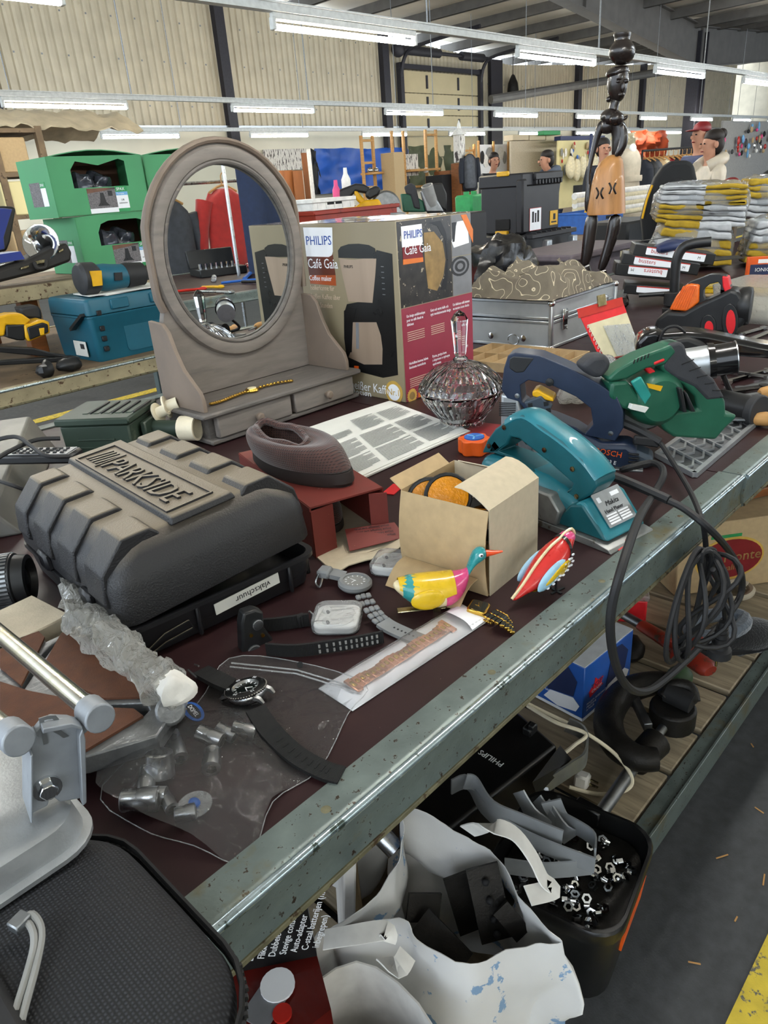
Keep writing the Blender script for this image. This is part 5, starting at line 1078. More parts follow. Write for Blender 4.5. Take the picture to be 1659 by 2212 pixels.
obj('housing', G().loft([[(0, 0, .0), (0, .3, 0), (0, .3, .055), (0, .04, .055)], [(.55, 0, 0), (.55, .3, 0), (.55, .3, .09), (.55, .04, .09)]]), 'device_grey', dv, bev=.006)
for i in range(5): obj('jack', G().cyl((-.001, .05+.028*(i % 3), .018+.02*(i//3)), (-.014, .05+.028*(i % 3), .018+.02*(i//3)), .0065, n=12), 'brass', dv)
rm = thing('remote_control', 'black remote control with many buttons lying on the grey unit', 'remote', tuple(T(85, 985, .912)), rad(-55))
obj('shell', G().box((0, 0, 0), (.17, .05, .02), .005), 'black_plastic', rm); obj('faceplate', G().box((0, 0, .0105), (.15, .042, .001)), 'dull_steel', rm)
for i in range(9):
    for j in range(3): obj('button', G().box((-.06+.015*i, -.012+.012*j, .012), (.007, .006, .003), .001), 'dark_grey', rm)
tag(obj('black_cable', G().tube(smooth_path([T(-40, 960, .93), T(30, 943, .945), T(70, 965, .94), T(100, 985, .935), T(150, 986, .925)], 5), .0045, 7).tube(smooth_path([T(-40, 1010, .93), T(30, 970, .935), T(80, 950, .94), T(130, 947, .935)], 5), .0045, 7).tube(smooth_path([T(-30, 1030, .92), T(20, 1046, .92), T(60, 1060, .9)], 5), .004, 7), 'rubber'), 'black cables looped over the remote at the left edge', 'cable')
ln = thing('camera_lens', 'black camera lens with silver ribbed ring at the left edge', 'camera lens', tuple(T(20, 1255, .862)), 0, rot=(0, rad(90), rad(-35)))
obj('barrel', G().lathe([(0, -.06), (.036, -.06), (.038, -.02), (.041, -.02), (.041, .012), (.038, .014), (.036, .03), (.03, .032), (.027, .022), (0, .02)], 28), 'black_plastic', ln)
g = G()
for k in range(40): a = 2*pi*k/40; g.box((.0415*cos(a), .0415*sin(a), -.004), (.002, .0035, .026), rot=(0, 0, a))
obj('grip_ring', g, 'dull_steel', ln); obj('front_glass', G().ball((0, 0, .02), (.026, .026, .006), 20, 8), 'dial_black', ln)
# ---------------------------------------------------------------- aluminium flight case with embroidered cloth
ac = thing('aluminium_case', 'silver aluminium carrying case with latches and a cloth on top', 'case', (2.151, 1.297, TZ), rad(2)); aw, ad, ah = .475, .36, .162
mat('alu_skin', 'a9adaf', .45, .35, v=.05, s=30)
obj('lower_shell', G().box((aw/2, ad/2, .048), (aw-.006, ad-.006, .094)), 'alu_skin', ac); obj('upper_shell', G().box((aw/2, ad/2, .128), (aw-.006, ad-.006, .062)), 'alu_skin', ac)
for z in (.006, .089, .103, .156): obj('edge_trim', G().box((aw/2, ad/2, z), (aw, ad, .012), .003), 'alu', ac)
for x in (0, aw):
    for y in (0, ad): obj('corner_post', G().box((x, y, ah/2), (.016, .016, ah-.004), .004), 'alu', ac); [obj('corner_cap', G().ball((x, y, z), .013, 10, 7), 'chrome', ac) for z in (.006, ah-.008)]
for x in (.085, aw-.085):
    l = obj('latch', G().box((x, -.005, .09), (.03, .008, .07), .003), 'chrome', ac); obj('latch_lever', G().box((x, -.010, .105), (.02, .006, .03), .002).tube([(x-.008, -.01, .07), (x, -.014, .058), (x+.008, -.01, .07)], .002, 6), 'steel', l)
for y in (.055, .115): obj('rivet', G().lathe([(.011, 0), (.011, .003), (.006, .005), (0, .005)], 12, TR((-.008, .10+(y-.055)*2.2, .035), (0, -pi/2, 0))), 'chrome', ac)
obj('strap_ring', G().tube([(-.009, .14+.022*cos(a), .028+.018*sin(a)) for a in [2*pi*i/16 for i in range(16)]], .0022, 6, True), 'steel', ac)
M = mat('camo_cloth', '6f675a', .9, v=.1, s=30, c2='5a5248', c2s=5, c2t=.5, c2w=.3, b=.15, bs=400); N, L = M.node_tree.nodes, M.node_tree.links
tc = N.new('ShaderNodeTexCoord'); nz = N.new('ShaderNodeTexNoise'); nz.inputs['Scale'].default_value = 13; nz.inputs['Detail'].default_value = 1; L.new(tc.outputs['Object'], nz.inputs[0])
pm = N.new('ShaderNodeMath'); pm.operation = 'PINGPONG'; pm.inputs[1].default_value = .07; L.new(nz.outputs[0], pm.inputs[0]); lt = N.new('ShaderNodeMath'); lt.operation = 'LESS_THAN'; lt.inputs[1].default_value = .006; L.new(pm.outputs[0], lt.inputs[0])
P = N['Principled BSDF']; old = P.inputs['Base Color'].links[0].from_socket; mx = N.new('ShaderNodeMix'); mx.data_type = 'RGBA'; L.new(lt.outputs[0], mx.inputs[0]); L.new(old, mx.inputs[6]); mx.inputs[7].default_value = lin('c9bea4'); L.new(mx.outputs[2], P.inputs['Base Color'])
cl = thing('embroidered_cloth', 'folded grey-brown cloth with cream embroidered contour lines', 'cloth', (2.151, 1.297, TZ+ah), rad(2))
def cloth(seed, x0, x1, y0, y1, h, sharp):
    def f(u, v):
        x, y = x0+(x1-x0)*u, y0+(y1-y0)*v; e = min(1, 9*min(u, 1-u, v*1.5, (1-v)*1.5)); nn = noise.noise(V((x*7, y*7, seed)))
        r = abs(noise.noise(V((x*11+y*6, y*3-x*2, seed+4)))); return (x+.012*noise.noise(V((y*15, seed, u))), y+.012*noise.noise(V((x*15, seed+2, v))), .004+e*(h*.55+h*.5*nn+sharp*r))
    return G().grid(44, 34, f, .003)
obj('cloth_layer', cloth(3, -.02, .32, -.012, .34, .10, .06), 'camo_cloth', cl); obj('cloth_layer', cloth(9, .20, .46, .0, .30, .045, .06), 'camo_cloth', cl)
def peak(a, b, c, seed): return G().grid(12, 10, lambda u, v: crumple(V(a).lerp(V(b), u).lerp(V(c), v)+V((0, 0, .02*sin(pi*u)*(1-v))), .016, 22, seed), .003)
obj('cloth_fold', peak((.10, .25, .05), (.36, .20, .04), (.27, .30, .115), 1), 'camo_cloth', cl); obj('cloth_fold', peak((.22, .10, .05), (.44, .16, .03), (.44, .22, .085), 5), 'camo_cloth', cl)

# partitioned cardboard tray
ty = thing('divider_tray', 'shallow cardboard tray with divided compartments in front of the aluminium case', 'tray', (1.83, 1.10, TZ), rad(3))
tw, td = .25, .36
for n, c_, d_ in (('wall', (tw/2, 0, .014), (tw, .003, .028)), ('wall', (tw/2, td, .014), (tw, .003, .028)), ('wall', (0, td/2, .014), (.003, td, .028)), ('wall', (tw, td/2, .014), (.003, td, .028)), ('floor_sheet', (tw/2, td/2, .001), (tw, td, .002)), ('divider', (tw/2, td/2, .013), (.002, td, .024))): obj(n, G().box(c_, d_), 'card', ty)
for k in range(1, 7): obj('divider', G().box((tw/2, td*k/7, .013), (tw, .002, .024)), 'card', ty)
# red clipboard folder with notepad
cf = thing('red_clip_folder', 'red spiral folder with brass clip and yellow notepad, leaning upright', 'folder', (0, 0, 0))
b1, b2 = T(1302, 778), T(1388, 766); q1, q2 = T(1248, 668, .925), T(1340, 642, .935); q1 = b1+(q1-b1)*.62; q2 = b2+(q2-b2)*.5
def pq_(u, v, o=0): p = b1.lerp(b2, u).lerp(q1.lerp(q2, u), v); return p+V((-.02, -.03, .02))*o
def quad(u0, u1, v0, v1, o, th=.0015): return G().grid(4, 4, lambda u, v: pq_(u0+(u1-u0)*u, v0+(v1-v0)*v, o), th)
# stand it almost upright in front of the case
hh = .155; b1 = T(1302, 778); b2 = T(1390, 764); n_ = V((b2.y-b1.y, -(b2.x-b1.x), 0)).normalized(); lean = V((-.02, .06, 0)); q1 = b1+V((-.015, .075, hh)); q2 = b2+V((-.015, .075, hh))
def fit(px, py): d = ray(px, py); nn = (b2-b1).cross(q1-b1); t = (b1-EYE).dot(nn)/d.dot(nn); return EYE+d*t
def fquad(a, b, c_, d_, o, th=.0012): 
    A_, B_, C_, D_ = [fit(*p) for p in (a, b, c_, d_)]; nn = (b2-b1).cross(q1-b1).normalized(); nn = nn if nn.dot(EYE-b1) > 0 else -nn
    return G().grid(6, 6, lambda u, v: A_.lerp(B_, u).lerp(D_.lerp(C_, u), v)+nn*o, th)
obj('board', fquad((1298, 778), (1386, 764), (1342, 642), (1246, 668), 0, .002), 'bright_red', cf); obj('top_band', fquad((1249, 688), (1346, 660), (1343, 642), (1246, 668), .003), 'red', cf)
obj('notepad', fquad((1306, 775), (1384, 762), (1352, 676), (1268, 702), .004), 'paper_warm', cf); obj('blister_film', fquad((1330, 770), (1383, 760), (1358, 700), (1300, 705), .008), 'film', cf)
obj('clip', fquad((1290, 664), (1308, 659), (1304, 636), (1288, 640), .008, .006), 'brass', cf)
for k in range(8): a = fit(1268+4.5*k, 705+9*k); obj('spiral_ring', G().tube([a+V((.004*cos(t), -.003, .005*sin(t))) for t in [2*pi*i/8 for i in range(8)]], .0009, 5, True), 'white', cf)

# ---------------------------------------------------------------- big emergency lamp
fp = PL((2.56, .985), rad(-76)); fl = thing('emergency_lamp', 'black handheld emergency lamp with amber beacon and red reflectors', 'lamp', (0, 0, 0))
c8 = lambda *L: [(1350+x*.226, 350+y*.226) for x, y in L]; fq = lambda *L: [fp.q(*p) for p in c8(*L)]
def fl_(name, pts, z0, z1, m, bev=.006, holes=None): g = G(); g.plate(pts, holes, z0, z1, fp.M) if holes else g.prism(pts, z0, z1, fp.M); return obj(name, g, m, fl, bev=bev, bseg=3)
fl_('body', fq((275, 1580), (300, 1500), (400, 1430), (560, 1440), (720, 1350), (900, 1270), (1010, 1215), (1090, 1240), (1160, 1350), (1175, 1480), (1120, 1570), (1000, 1640), (750, 1640), (300, 1640)), -.105, .0, 'black_plastic', .022)
fl_('handle', fq((590, 1170), (800, 1090), (900, 1085), (960, 1100), (1005, 1215), (900, 1280), (720, 1360), (560, 1440), (600, 1300)), -.075, -.03, 'black_plastic', .008, [fq((740, 1230), (800, 1180), (880, 1160), (905, 1190), (900, 1270), (820, 1310), (745, 1330), (735, 1290))])
fl_('amber_beacon', fq((412, 1420), (480, 1290), (560, 1190), (620, 1170), (705, 1180), (700, 1350), (590, 1440)), -.09, -.015, 'orange_lens', .006)
for k in range(7): fl_('beacon_rib', fq((430+25*k, 1420), (438+25*k, 1420), (560+19*k, 1190), (552+19*k, 1190)), -.016, -.0135, 'orange', .0005)
fl_('rear_reflector', fq((920, 1100), (980, 1110), (1005, 1240), (950, 1270), (925, 1200)), -.08, -.024, 'bright_red', .004)
for (cx_, cy_), rx, rz in (((805, 1580), 42, 65), ((1013, 1525), 46, 115)):
    fl_('reflector_hood', [fp.q(*p) for p in c8(*[(cx_-8+(rx+35)*cos(a), cy_-10+(rz+50)*sin(a)) for a in [2*pi*i/22 for i in range(22)]])], -.01, .006, 'black_plastic', .003); fl_('red_reflector', [fp.q(*p) for p in c8(*[(cx_+rx*cos(a), cy_+rz*sin(a)) for a in [2*pi*i/22 for i in range(22)]])], .005, .0075, 'bright_red', .001)
u, v = fq((1120, 1390))[0]; obj('lamp_head', G().lathe([(.055, 0), (.062, .01), (.064, .03), (.06, .042), (.05, .045), (0, .045)], 28, fp.M @ TR((u-.02, v-.004, -.055), (0, pi/2, 0))), 'black_plastic', fl)
# bent black handle tube on a stub
ht = thing('bent_tube', 'black bent tubular handle standing on a short post', 'handle', (0, 0, 0)); hpn = PL((2.75, 1.22), rad(-66))
obj('tube', G().tube(smooth_path([hpn.M @ V((*hpn.q(*p), 0)) for p in ((1456, 650), (1458, 600), (1462, 560), (1476, 535), (1500, 526), (1536, 522))], 5), .0175, 12), 'black_plastic', ht)
for a, b, r in (((1452, 660), (1454, 630), .04), ((1452, 690), (1452, 662), .046), ((1452, 720), (1452, 690), .038)): obj('post', G().cyl(hpn.p3(*a), hpn.p3(*b), r*.8, n=18), 'rubber', ht, bev=.004)
obj('side_pin', G().cyl(hpn.p3(1380, 638), hpn.p3(1440, 634), .008, n=8), 'black_plastic', ht)
# vacuum style black tool and steel nozzle
vp_ = PL((1.93, .84), rad(-60)); vt = thing('blower_tool', 'glossy black moulded power tool lying behind the circular saw', 'power tool', (0, 0, 0)); mat('gloss_black', '101012', .18, coat=.3)
vq = lambda *L: [vp_.q(*p) for p in c8(*L)]
for nm, L_, z0, z1, m in (('body', ((100, 1830), (110, 1720), (200, 1630), (300, 1610), (380, 1640), (600, 1620), (800, 1640), (1300, 1740), (1700, 1800), (1700, 1930), (1300, 1880), (800, 1850), (500, 1880), (200, 1880)), -.09, -.0, 'gloss_black'), ('hood', ((380, 1740), (450, 1680), (600, 1660), (760, 1720), (800, 1790), (600, 1850), (400, 1830)), -.02, .02, 'black_plastic')): obj(nm, G().prism(vq(*L_), z0, z1, vp_.M), m, vt, bev=.015, bseg=3)
obj('wire', G().tube(smooth_path([vp_.p3(1415, 770, .01), vp_.p3(1430, 715, .02), vp_.p3(1455, 700, .03), vp_.p3(1478, 715, .02)], 5), .004, 7), 'rubber', vt)
nzl = thing('steel_nozzle', 'satin steel pipe with black collar and open end behind the circular saw', 'pipe', (0, 0, 0)); a, b = PL((1.62, .73), rad(-62)).p3(1470, 790), PL((1.62, .73), rad(-62)).p3(1590, 772); d_ = (b-a)
obj('pipe', G().cyl(a, a+d_*.55, .037, n=24), 'alu', nzl); obj('collar', G().cyl(a+d_*.5, a+d_*.62, .042, .040, n=24).ring(a+d_*.6, a+d_*1.0, .036, .033, 24), 'gloss_black', nzl); obj('rim', G().ring(a+d_*.99, a+d_*1.01, .038, .033, 24), 'steel', nzl); obj('bore', G().cyl(a+d_*.6, a+d_*.66, .033, n=24), 'matt_black', nzl)
obj('lead', G().tube(smooth_path([a+d_*.8+V((0, 0, -.035)), T(1580, 850, .86), T(1605, 880, .84), T(1600, 910, .83)], 5), .006, 8), 'rubber', nzl)
wn = thing('round_knob_tool', 'black cylindrical tool with ribbed end cap at the right edge', 'power tool', (0, 0, 0)); a, b = T(1560, 870, .855), T(1625, 885, .855); obj('barrel', G().cyl(a, b, .03, n=20), 'black_plastic', wn); obj('end_cap', G().cyl(b, b+(b-a).normalized()*.02, .036, n=24), 'dark_grey', wn, bev=.003)
# chisels with wooden handles and steel odds and ends
for k, (p, q_, lab) in enumerate((((1640, 850), (1720, 838), 'upper turned wooden chisel handle at the right edge'), ((1630, 880), (1720, 872), 'middle turned wooden chisel handle at the right edge'), ((1625, 905), (1720, 905), 'lowest turned wooden chisel handle at the right edge'))):
    t = thing('chisel', lab, 'chisel', (0, 0, 0), 0, 'wood handled chisels'); a, b = T(*p, .84), T(*q_, .84); obj('handle', G().tube([a.lerp(b, f) for f in (0, .08, .3, .6, .9, 1)], [.008, .014, .016, .013, .015, .010], 12), 'pine', t); obj('blade', G().tube([a, a+(a-b)*.6], 1, 4, False, (.010, .003), up=(0, 0, 1)), 'dull_steel', t)
labs = ['open ended steel spanner beside the emergency lamp', 'steel spanner nearest the clear box', 'short steel spanner lying below the others by the lamp', 'rusty spanner in front of the clear box', 'long flat steel bar below the black tool', 'steel bar under the steel nozzle', 'steel rod beside the wooden handles', 'thin steel file under the nozzle']
for k, (p, q_) in enumerate((((1600, 722), (1650, 708)), ((1615, 735), (1665, 715)), ((1590, 740), (1640, 748)), ((1630, 752), (1680, 735)), ((1560, 800), (1660, 815)), ((1570, 825), (1660, 800)), ((1600, 840), (1680, 820)), ((1570, 845), (1650, 835)))):
    a, b = T(*p, .826), T(*q_, .826+.004*k % .01); g = G().tube([a, b], 1, 6, False, (.010, .005), up=(0, 0, 1)).cyl(a-V((0, 0, .004)), a+V((0, 0, .005)), .015, n=8).cyl(b-V((0, 0, .004)), b+V((0, 0, .005)), .013, n=8)
    tag(obj('spanner', g, ('steel', 'chrome', 'dull_steel', 'dark_iron')[k % 4]), labs[k], 'spanner', 'loose spanners and bars')
# clear bin, orange packet, yellow pad
cbn = thing('clear_bin', 'clear plastic storage bin at the right edge', 'storage bin', tuple(T(1600, 700)), rad(-5)); obj('bin', G().loft([[(x, y, 0) for x, y in rrect(.28, .22, .02, 3, .16, 0)], [(x, y, .13) for x, y in rrect(.32, .26, .03, 3, .16, 0)]]), 'film_cloudy', cbn); obj('contents', G().box((.16, 0, .03), (.24, .18, .05), .01), 'white', cbn)
op = thing('orange_packet', 'orange and blue printed packet standing at the right edge', 'packet', tuple(T(1612, 625)), rad(-62))
obj('packet', G().box((.09, 0, .08), (.20, .05, .12), .002), 'orange', op); Mo = frame((0, -.0255, .02), (1, 0, 0), (0, 0, 1)); rect, poly, txt = printf(op, Mo); rect('blue_band', 0.0, .045, .18, .09, 'navy'); rect('white_window', .03, .095, .15, .112, 'print_white'); txt('lettering', 'IONIC 32ºCB', .02, .06, .022, 'print_white'); txt('lettering', 'PATRON', .03, .012, .028, 'ink')
tag(obj('yellow_pad', G().box((0, 0, .02), (.24, .34, .02), .004).box((0, 0, .034), (.22, .30, .006), .002), 'tin_yellow', loc=tuple(T(1575, 640)+V((.12, .05, 0))), rot=(0, 0, .25)), 'yellow pad lying on a tan folder behind the emergency lamp', 'pad')
tag(obj('tan_folder', G().box((0, 0, .005), (.3, .36, .01), .003), 'card', loc=tuple(T(1575, 640)+V((.12, .05, 0))), rot=(0, 0, .25)), 'tan folder under the yellow pad', 'folder')
# ---------------------------------------------------------------- stacked flat glove boxes
mat('box_black', '141414', .4, v=.2, s=10)
for k, (lx0, ly0, lx1, ly1, hh, flip, lab) in enumerate(((110, 1185, 480, 1240, 40, 0, 'lowest black glove box with a plain white label'), (30, 990, 390, 1060, 80, 1, 'black glove box third from the top with upside-down label'), (85, 900, 590, 1040, 75, 0, 'black glove box second from the top'), (200, 810, 740, 950, 75, 0, 'topmost open black glove box'))):
    bpn = PL((3.06+.035*k, 1.40), rad(-62+4*(k % 2))); a = bpn.q(*c8((lx0, ly0))[0]); b = bpn.q(*c8((lx1, ly1))[0]); c_ = bpn.q(*c8((lx0, ly0+hh))[0]); an = math.atan2(b[1]-a[1], b[0]-a[0]); Lb = math.hypot(b[0]-a[0], b[1]-a[1]); Hb = max(.026, abs(a[1]-c_[1]))
    t = thing('glove_box', lab, 'box', (0, 0, 0), 0, 'black glove boxes stacked'); Mt = bpn.M @ TR((a[0], a[1]-Hb*.97, 0), (0, 0, an*.6))
    g = G().prism([(-.05, -.010), (Lb+.04, -.010), (Lb+.04, Hb+.004), (-.05, Hb+.004)], -.16, 0, Mt); obj('carton', g, 'box_black', t, bev=.003); rect, poly, txt = printf(t, Mt); rect('label', 0, 0, Lb, Hb, 'print_white', .001, .004); rect('red_edge', 0, Hb-.004, Lb, Hb, 'red', .0014)
    if k: txt('brand_lettering', 'busters', Lb-.02 if flip else Lb*.08, Hb*.75 if flip else Hb*.3, Hb*.75, 'red', .0018, rz=pi if flip else 0); txt('size_mark', 'M', Lb*.1 if flip else Lb*.9, Hb*.7 if flip else Hb*.25, Hb*.5, 'ink', .0018, 'CENTER', rz=pi if flip else 0)
    if k == 3:
        obj('flap', G().prism([(Lb+.04, Hb*.2), (Lb+.15, Hb*1.0), (Lb+.16, Hb*1.1), (Lb+.04, Hb*.35)], -.14, -.01, Mt), 'box_black', t); obj('flap', G().prism([(-.05, Hb), (Lb*.4, Hb*2.2), (Lb*.42, Hb*2.3), (-.04, Hb*1.12)], -.16, -.13, Mt), 'box_black', t); obj('wrapped_gloves', lump(G(), Mt @ V((Lb*.5, Hb*1.3, -.08)), (.12, .07, .03), 18, .3, 20), 'navy', t)
# ---------------------------------------------------------------- shrink-wrapped work gloves
mat('glove_white', 'b9bbbd', .85, v=.12, s=30, b=.3, bs=120); mat('glove_yellow', 'a98b24', .8, v=.15, s=30, b=.3, bs=120); film('film_wrap', 'f4f6f8', .84, .07, 1.0, 22)
def pack(label, o, ang, poly_, rows, flip, depth=.34):
    pn = PL(o, ang); A_, B_, C_, D_ = [pn.q(*p) for p in poly_]      # bl, br, tr, tl
    t = thing('glove_pack', label, 'gloves', (0, 0, 0), 0, 'shrink-wrapped glove packs')
    def uv(u, v): return V(A_).lerp(V(B_), u).lerp(V(D_).lerp(V(C_), u), v)
    for h in range(2):
        for r in range(rows):
            u0, u1 = (.02, .52) if h == 0 else (.50, .98); v0, v1 = r/rows, (r+1)/rows; yel = ((r < rows/2) ^ (h == 1)) ^ flip
            pts = []
            for i in range(9): u = u0+(u1-u0)*i/8; p = uv(u, v0+.03/rows); pts.append((p.x, p.y+.009*noise.noise(V((u*7, r*1.3, h*5)))))
            for i in range(9): u = u1-(u1-u0)*i/8; p = uv(u, v1-.1/rows); pts.append((p.x, p.y+.009*noise.noise(V((u*7, (r+1)*1.3, h*5)))-.002))
            obj('glove', G().prism(pts, -depth, -.004-.03*abs(noise.noise(V((r*1.7, h, 2)))), pn.M), 'glove_yellow' if yel else 'glove_white', t, bev=.010, bseg=3)
    cx_, cy_ = uv(.5, .5); W_, H_ = (V(B_)-V(A_)).length, (V(D_)-V(A_)).length
    def wrap(u, v):
        a = 2*pi*u; e = (abs(cos(a))**.5*(1 if cos(a) > 0 else -1), abs(sin(a))**.5*(1 if sin(a) > 0 else -1)); p = uv(.5+.53*e[0], .5+.56*e[1]); k = min(1, .15+4*v, .15+4*(1-v)); p = uv(.5, .5).lerp(p, k)
        q_ = V((p.x, p.y, .022-(depth+.04)*v)); return q_+noise.noise_vector(q_*26)*.016+noise.noise_vector(q_*70)*.006
    obj('wrap_film', G().grid(56, 16, wrap, 0, True, pn.M), 'film_wrap', t)
pack('lower shrink-wrapped pack of white and yellow work gloves', (4.1, 1.78), rad(-62), ((1398, 570), (1585, 575), (1585, 482), (1440, 470)), 5, True)
pack('upper shrink-wrapped pack of white and yellow work gloves', (4.12, 1.79), rad(-62), ((1412, 482), (1615, 492), (1622, 395), (1432, 400)), 8, False)
pack('far right wrapped glove pack behind the lamp', (4.3, 1.55), rad(-62), ((1605, 570), (1720, 575), (1720, 470), (1640, 478)), 6, False)
pack('rearmost wrapped glove pack at the right edge', (4.9, 1.95), rad(-62), ((1610, 470), (1720, 480), (1720, 380), (1620, 385)), 6, True)

# ---------------------------------------------------------------- carved wooden figure
mat('ebony', '1f1816', .28, v=.25, s=12, coat=.35, b=.05); mat('carved_tan', 'a87643', .45, v=.12, s=9, stretch=(5, 5, .6), c2='7d512a', c2s=14, c2t=.56, c2w=.2, coat=.2)
sq = PL((3.085, 1.59), rad(-62.7)); s9 = lambda x, y: sq.q(1200+x*.2532, 40+y*.2532); SC = .2532*3.47/1610
fg = thing('carved_figure', 'tall dark carved wooden woman carrying a pot on her head', 'statue', (0, 0, 0))
def limb(name, pts, m, n=14, par=None, dz=0, sub=1, flat=.85):  # (x, y, half width) in crop pixels
    rings = []
    for i, (x, y, r) in enumerate(pts):
        u, v = s9(x, y); r = r*SC; rings.append([(u+r*cos(2*pi*k/n), v, dz+r*flat*sin(2*pi*k/n)) for k in range(n)])
    return obj(name, G().loft(rings, M=sq.M), m, par or fg, sub=sub)
limb('pot', [(568, 402, 30), (570, 370, 70), (568, 320, 92), (566, 270, 98), (568, 225, 82), (570, 185, 50), (572, 160, 58), (570, 120, 66), (570, 118, 50)], 'ebony', 18, flat=1)
hd = limb('head', [(535, 715, 14), (530, 690, 44), (525, 640, 66), (528, 570, 74), (535, 500, 78), (540, 440, 68), (548, 405, 40)], 'ebony', 16, flat=1.05)
limb('hair', [(515, 520, 70), (525, 470, 86), (540, 430, 80), (550, 402, 50)], 'ebony', 16, hd, -.004, flat=1.1)
def blob(name, x, y, r, dz, m='ebony', par=None): u, v = s9(x, y); return obj(name, G().ball(sq.M @ V((u, v, dz)), r, 12, 8), m, par or fg)
blob('ear', 462, 570, (.008, .012, .022), .0, par=hd); blob('nose', 575, 590, (.007, .010, .018), .034, par=hd); blob('eye', 535, 545, (.013, .012, .009), .033, par=hd); blob('eye', 598, 540, (.011, .012, .009), .026, par=hd); blob('lips', 562, 655, (.016, .013, .010), .030, par=hd); blob('brow', 548, 525, (.022, .010, .005), .034, par=hd); blob('earring', 455, 690, .011, 0, par=hd)
limb('neck', [(480, 830, 46), (490, 780, 36), (505, 720, 34), (525, 670, 36)], 'ebony')
obj('shoulders', G().tube(smooth_path([sq.M @ V((*s9(400, 880), 0)), sq.M @ V((*s9(440, 850), .0)), sq.M @ V((*s9(500, 850), .01)), sq.M @ V((*s9(560, 870), 0))], 4), [.018+.016*sin(pi*i/12) for i in range(13)], 12), 'ebony', fg)
limb('torso', [(520, 1190, 36), (532, 1130, 48), (545, 1060, 58), (550, 980, 62), (535, 920, 64), (500, 870, 66), (470, 840, 44)], 'ebony', 14)
limb('chest', [(440, 990, 40), (450, 930, 62), (455, 880, 60), (470, 845, 40)], 'ebony', 14)
blob('breast', 520, 860, (.03, .03, .026), .035); limb('breast', [(560, 880, 34), (590, 850, 24), (612, 825, 8)], 'ebony', 12, dz=.02)
limb('arm', [(268, 1660, 16), (276, 1560, 30), (285, 1470, 26), (275, 1380, 15), (290, 1260, 17), (325, 1120, 22), (355, 1000, 27), (385, 920, 38), (410, 860, 26)], 'ebony', 12, dz=-.01)
limb('arm', [(520, 1185, 20), (552, 1130, 36), (578, 1060, 36), (585, 980, 32), (570, 900, 28)], 'ebony', 12, dz=.02)
limb('skirt', [(432, 1668, 145), (430, 1655, 146), (440, 1520, 134), (448, 1400, 122), (462, 1280, 104), (480, 1210, 80), (495, 1170, 46), (500, 1160, 20)], 'carved_tan', 18, flat=.8, sub=0)
for cx_ in (380, 486):
    for sx in (-1, 1):
        u0, v0 = s9(cx_+sx*14, 1450); obj('carved_mark', G().tube(smooth_path([sq.M @ V((*s9(cx_+sx*28, 1440+(0 if cx_ < 400 else -40)), .10)), sq.M @ V((*s9(cx_+sx*10, 1485+(0 if cx_ < 400 else -40)), .106)), sq.M @ V((*s9(cx_+sx*28, 1530+(0 if cx_ < 400 else -40)), .10))], 4), .004, 6), 'ebony', fg)
limb('leg', [(245, 2120, 40), (270, 2000, 46), (285, 1880, 52), (300, 1780, 52), (318, 1660, 52)], 'ebony', 14); limb('leg', [(385, 2160, 36), (420, 2050, 40), (470, 1900, 46), (500, 1790, 54), (515, 1660, 54)], 'ebony', 14)
u, v = s9(320, 2150); obj('plinth', G().box((3.085, 1.59, TZ+.02), (.2, .26, .04), .01, rot=(0, 0, rad(-62.7))).cyl(sq.M @ V((*s9(385, 2160), 0)), (3.085, 1.59, TZ+.03), .025, n=10).cyl(sq.M @ V((*s9(245, 2120), 0)), (3.07, 1.64, TZ+.03), .025, n=10), 'ebony', fg)
# ---------------------------------------------------------------- behind the table, left: bench, green cartons, teal case
rb_ = thing('raised_bench', 'rusty edged wooden bench carrying the green cartons', 'bench', (0, 0, 0))
for k in range(3): obj('plank', G().box((.95, 3.35+.24*k, 1.075), (2.6, .235, .03), .003), 'old_board', rb_)
obj('edge_rail', G().box((.55, 3.22, 1.065), (1.9, .02, .06), .003), 'rust_rail', rb_)
for x in (.0, 1.25, 2.2): obj('leg', G().box((x, 3.3, .93), (.07, .06, .26), .004).box((x, 3.85, .93), (.07, .06, .26), .004), 'brown_wood', rb_)
mat('carton_green', '479262', .6, v=.06, s=6); mat('carton_inside', '4a3226', .8); mat('dark_film', '3c3f47', .15, v=.6, s=25, b=.8, bs=45, coat=.5); mat('deck_photo', '6b4a3a', .6, v=.3, s=20, c2='3a3738', c2s=6, c2t=.5, c2w=.1); mat('gravel_photo', '6d6a6c', .7, v=.4, s=150)
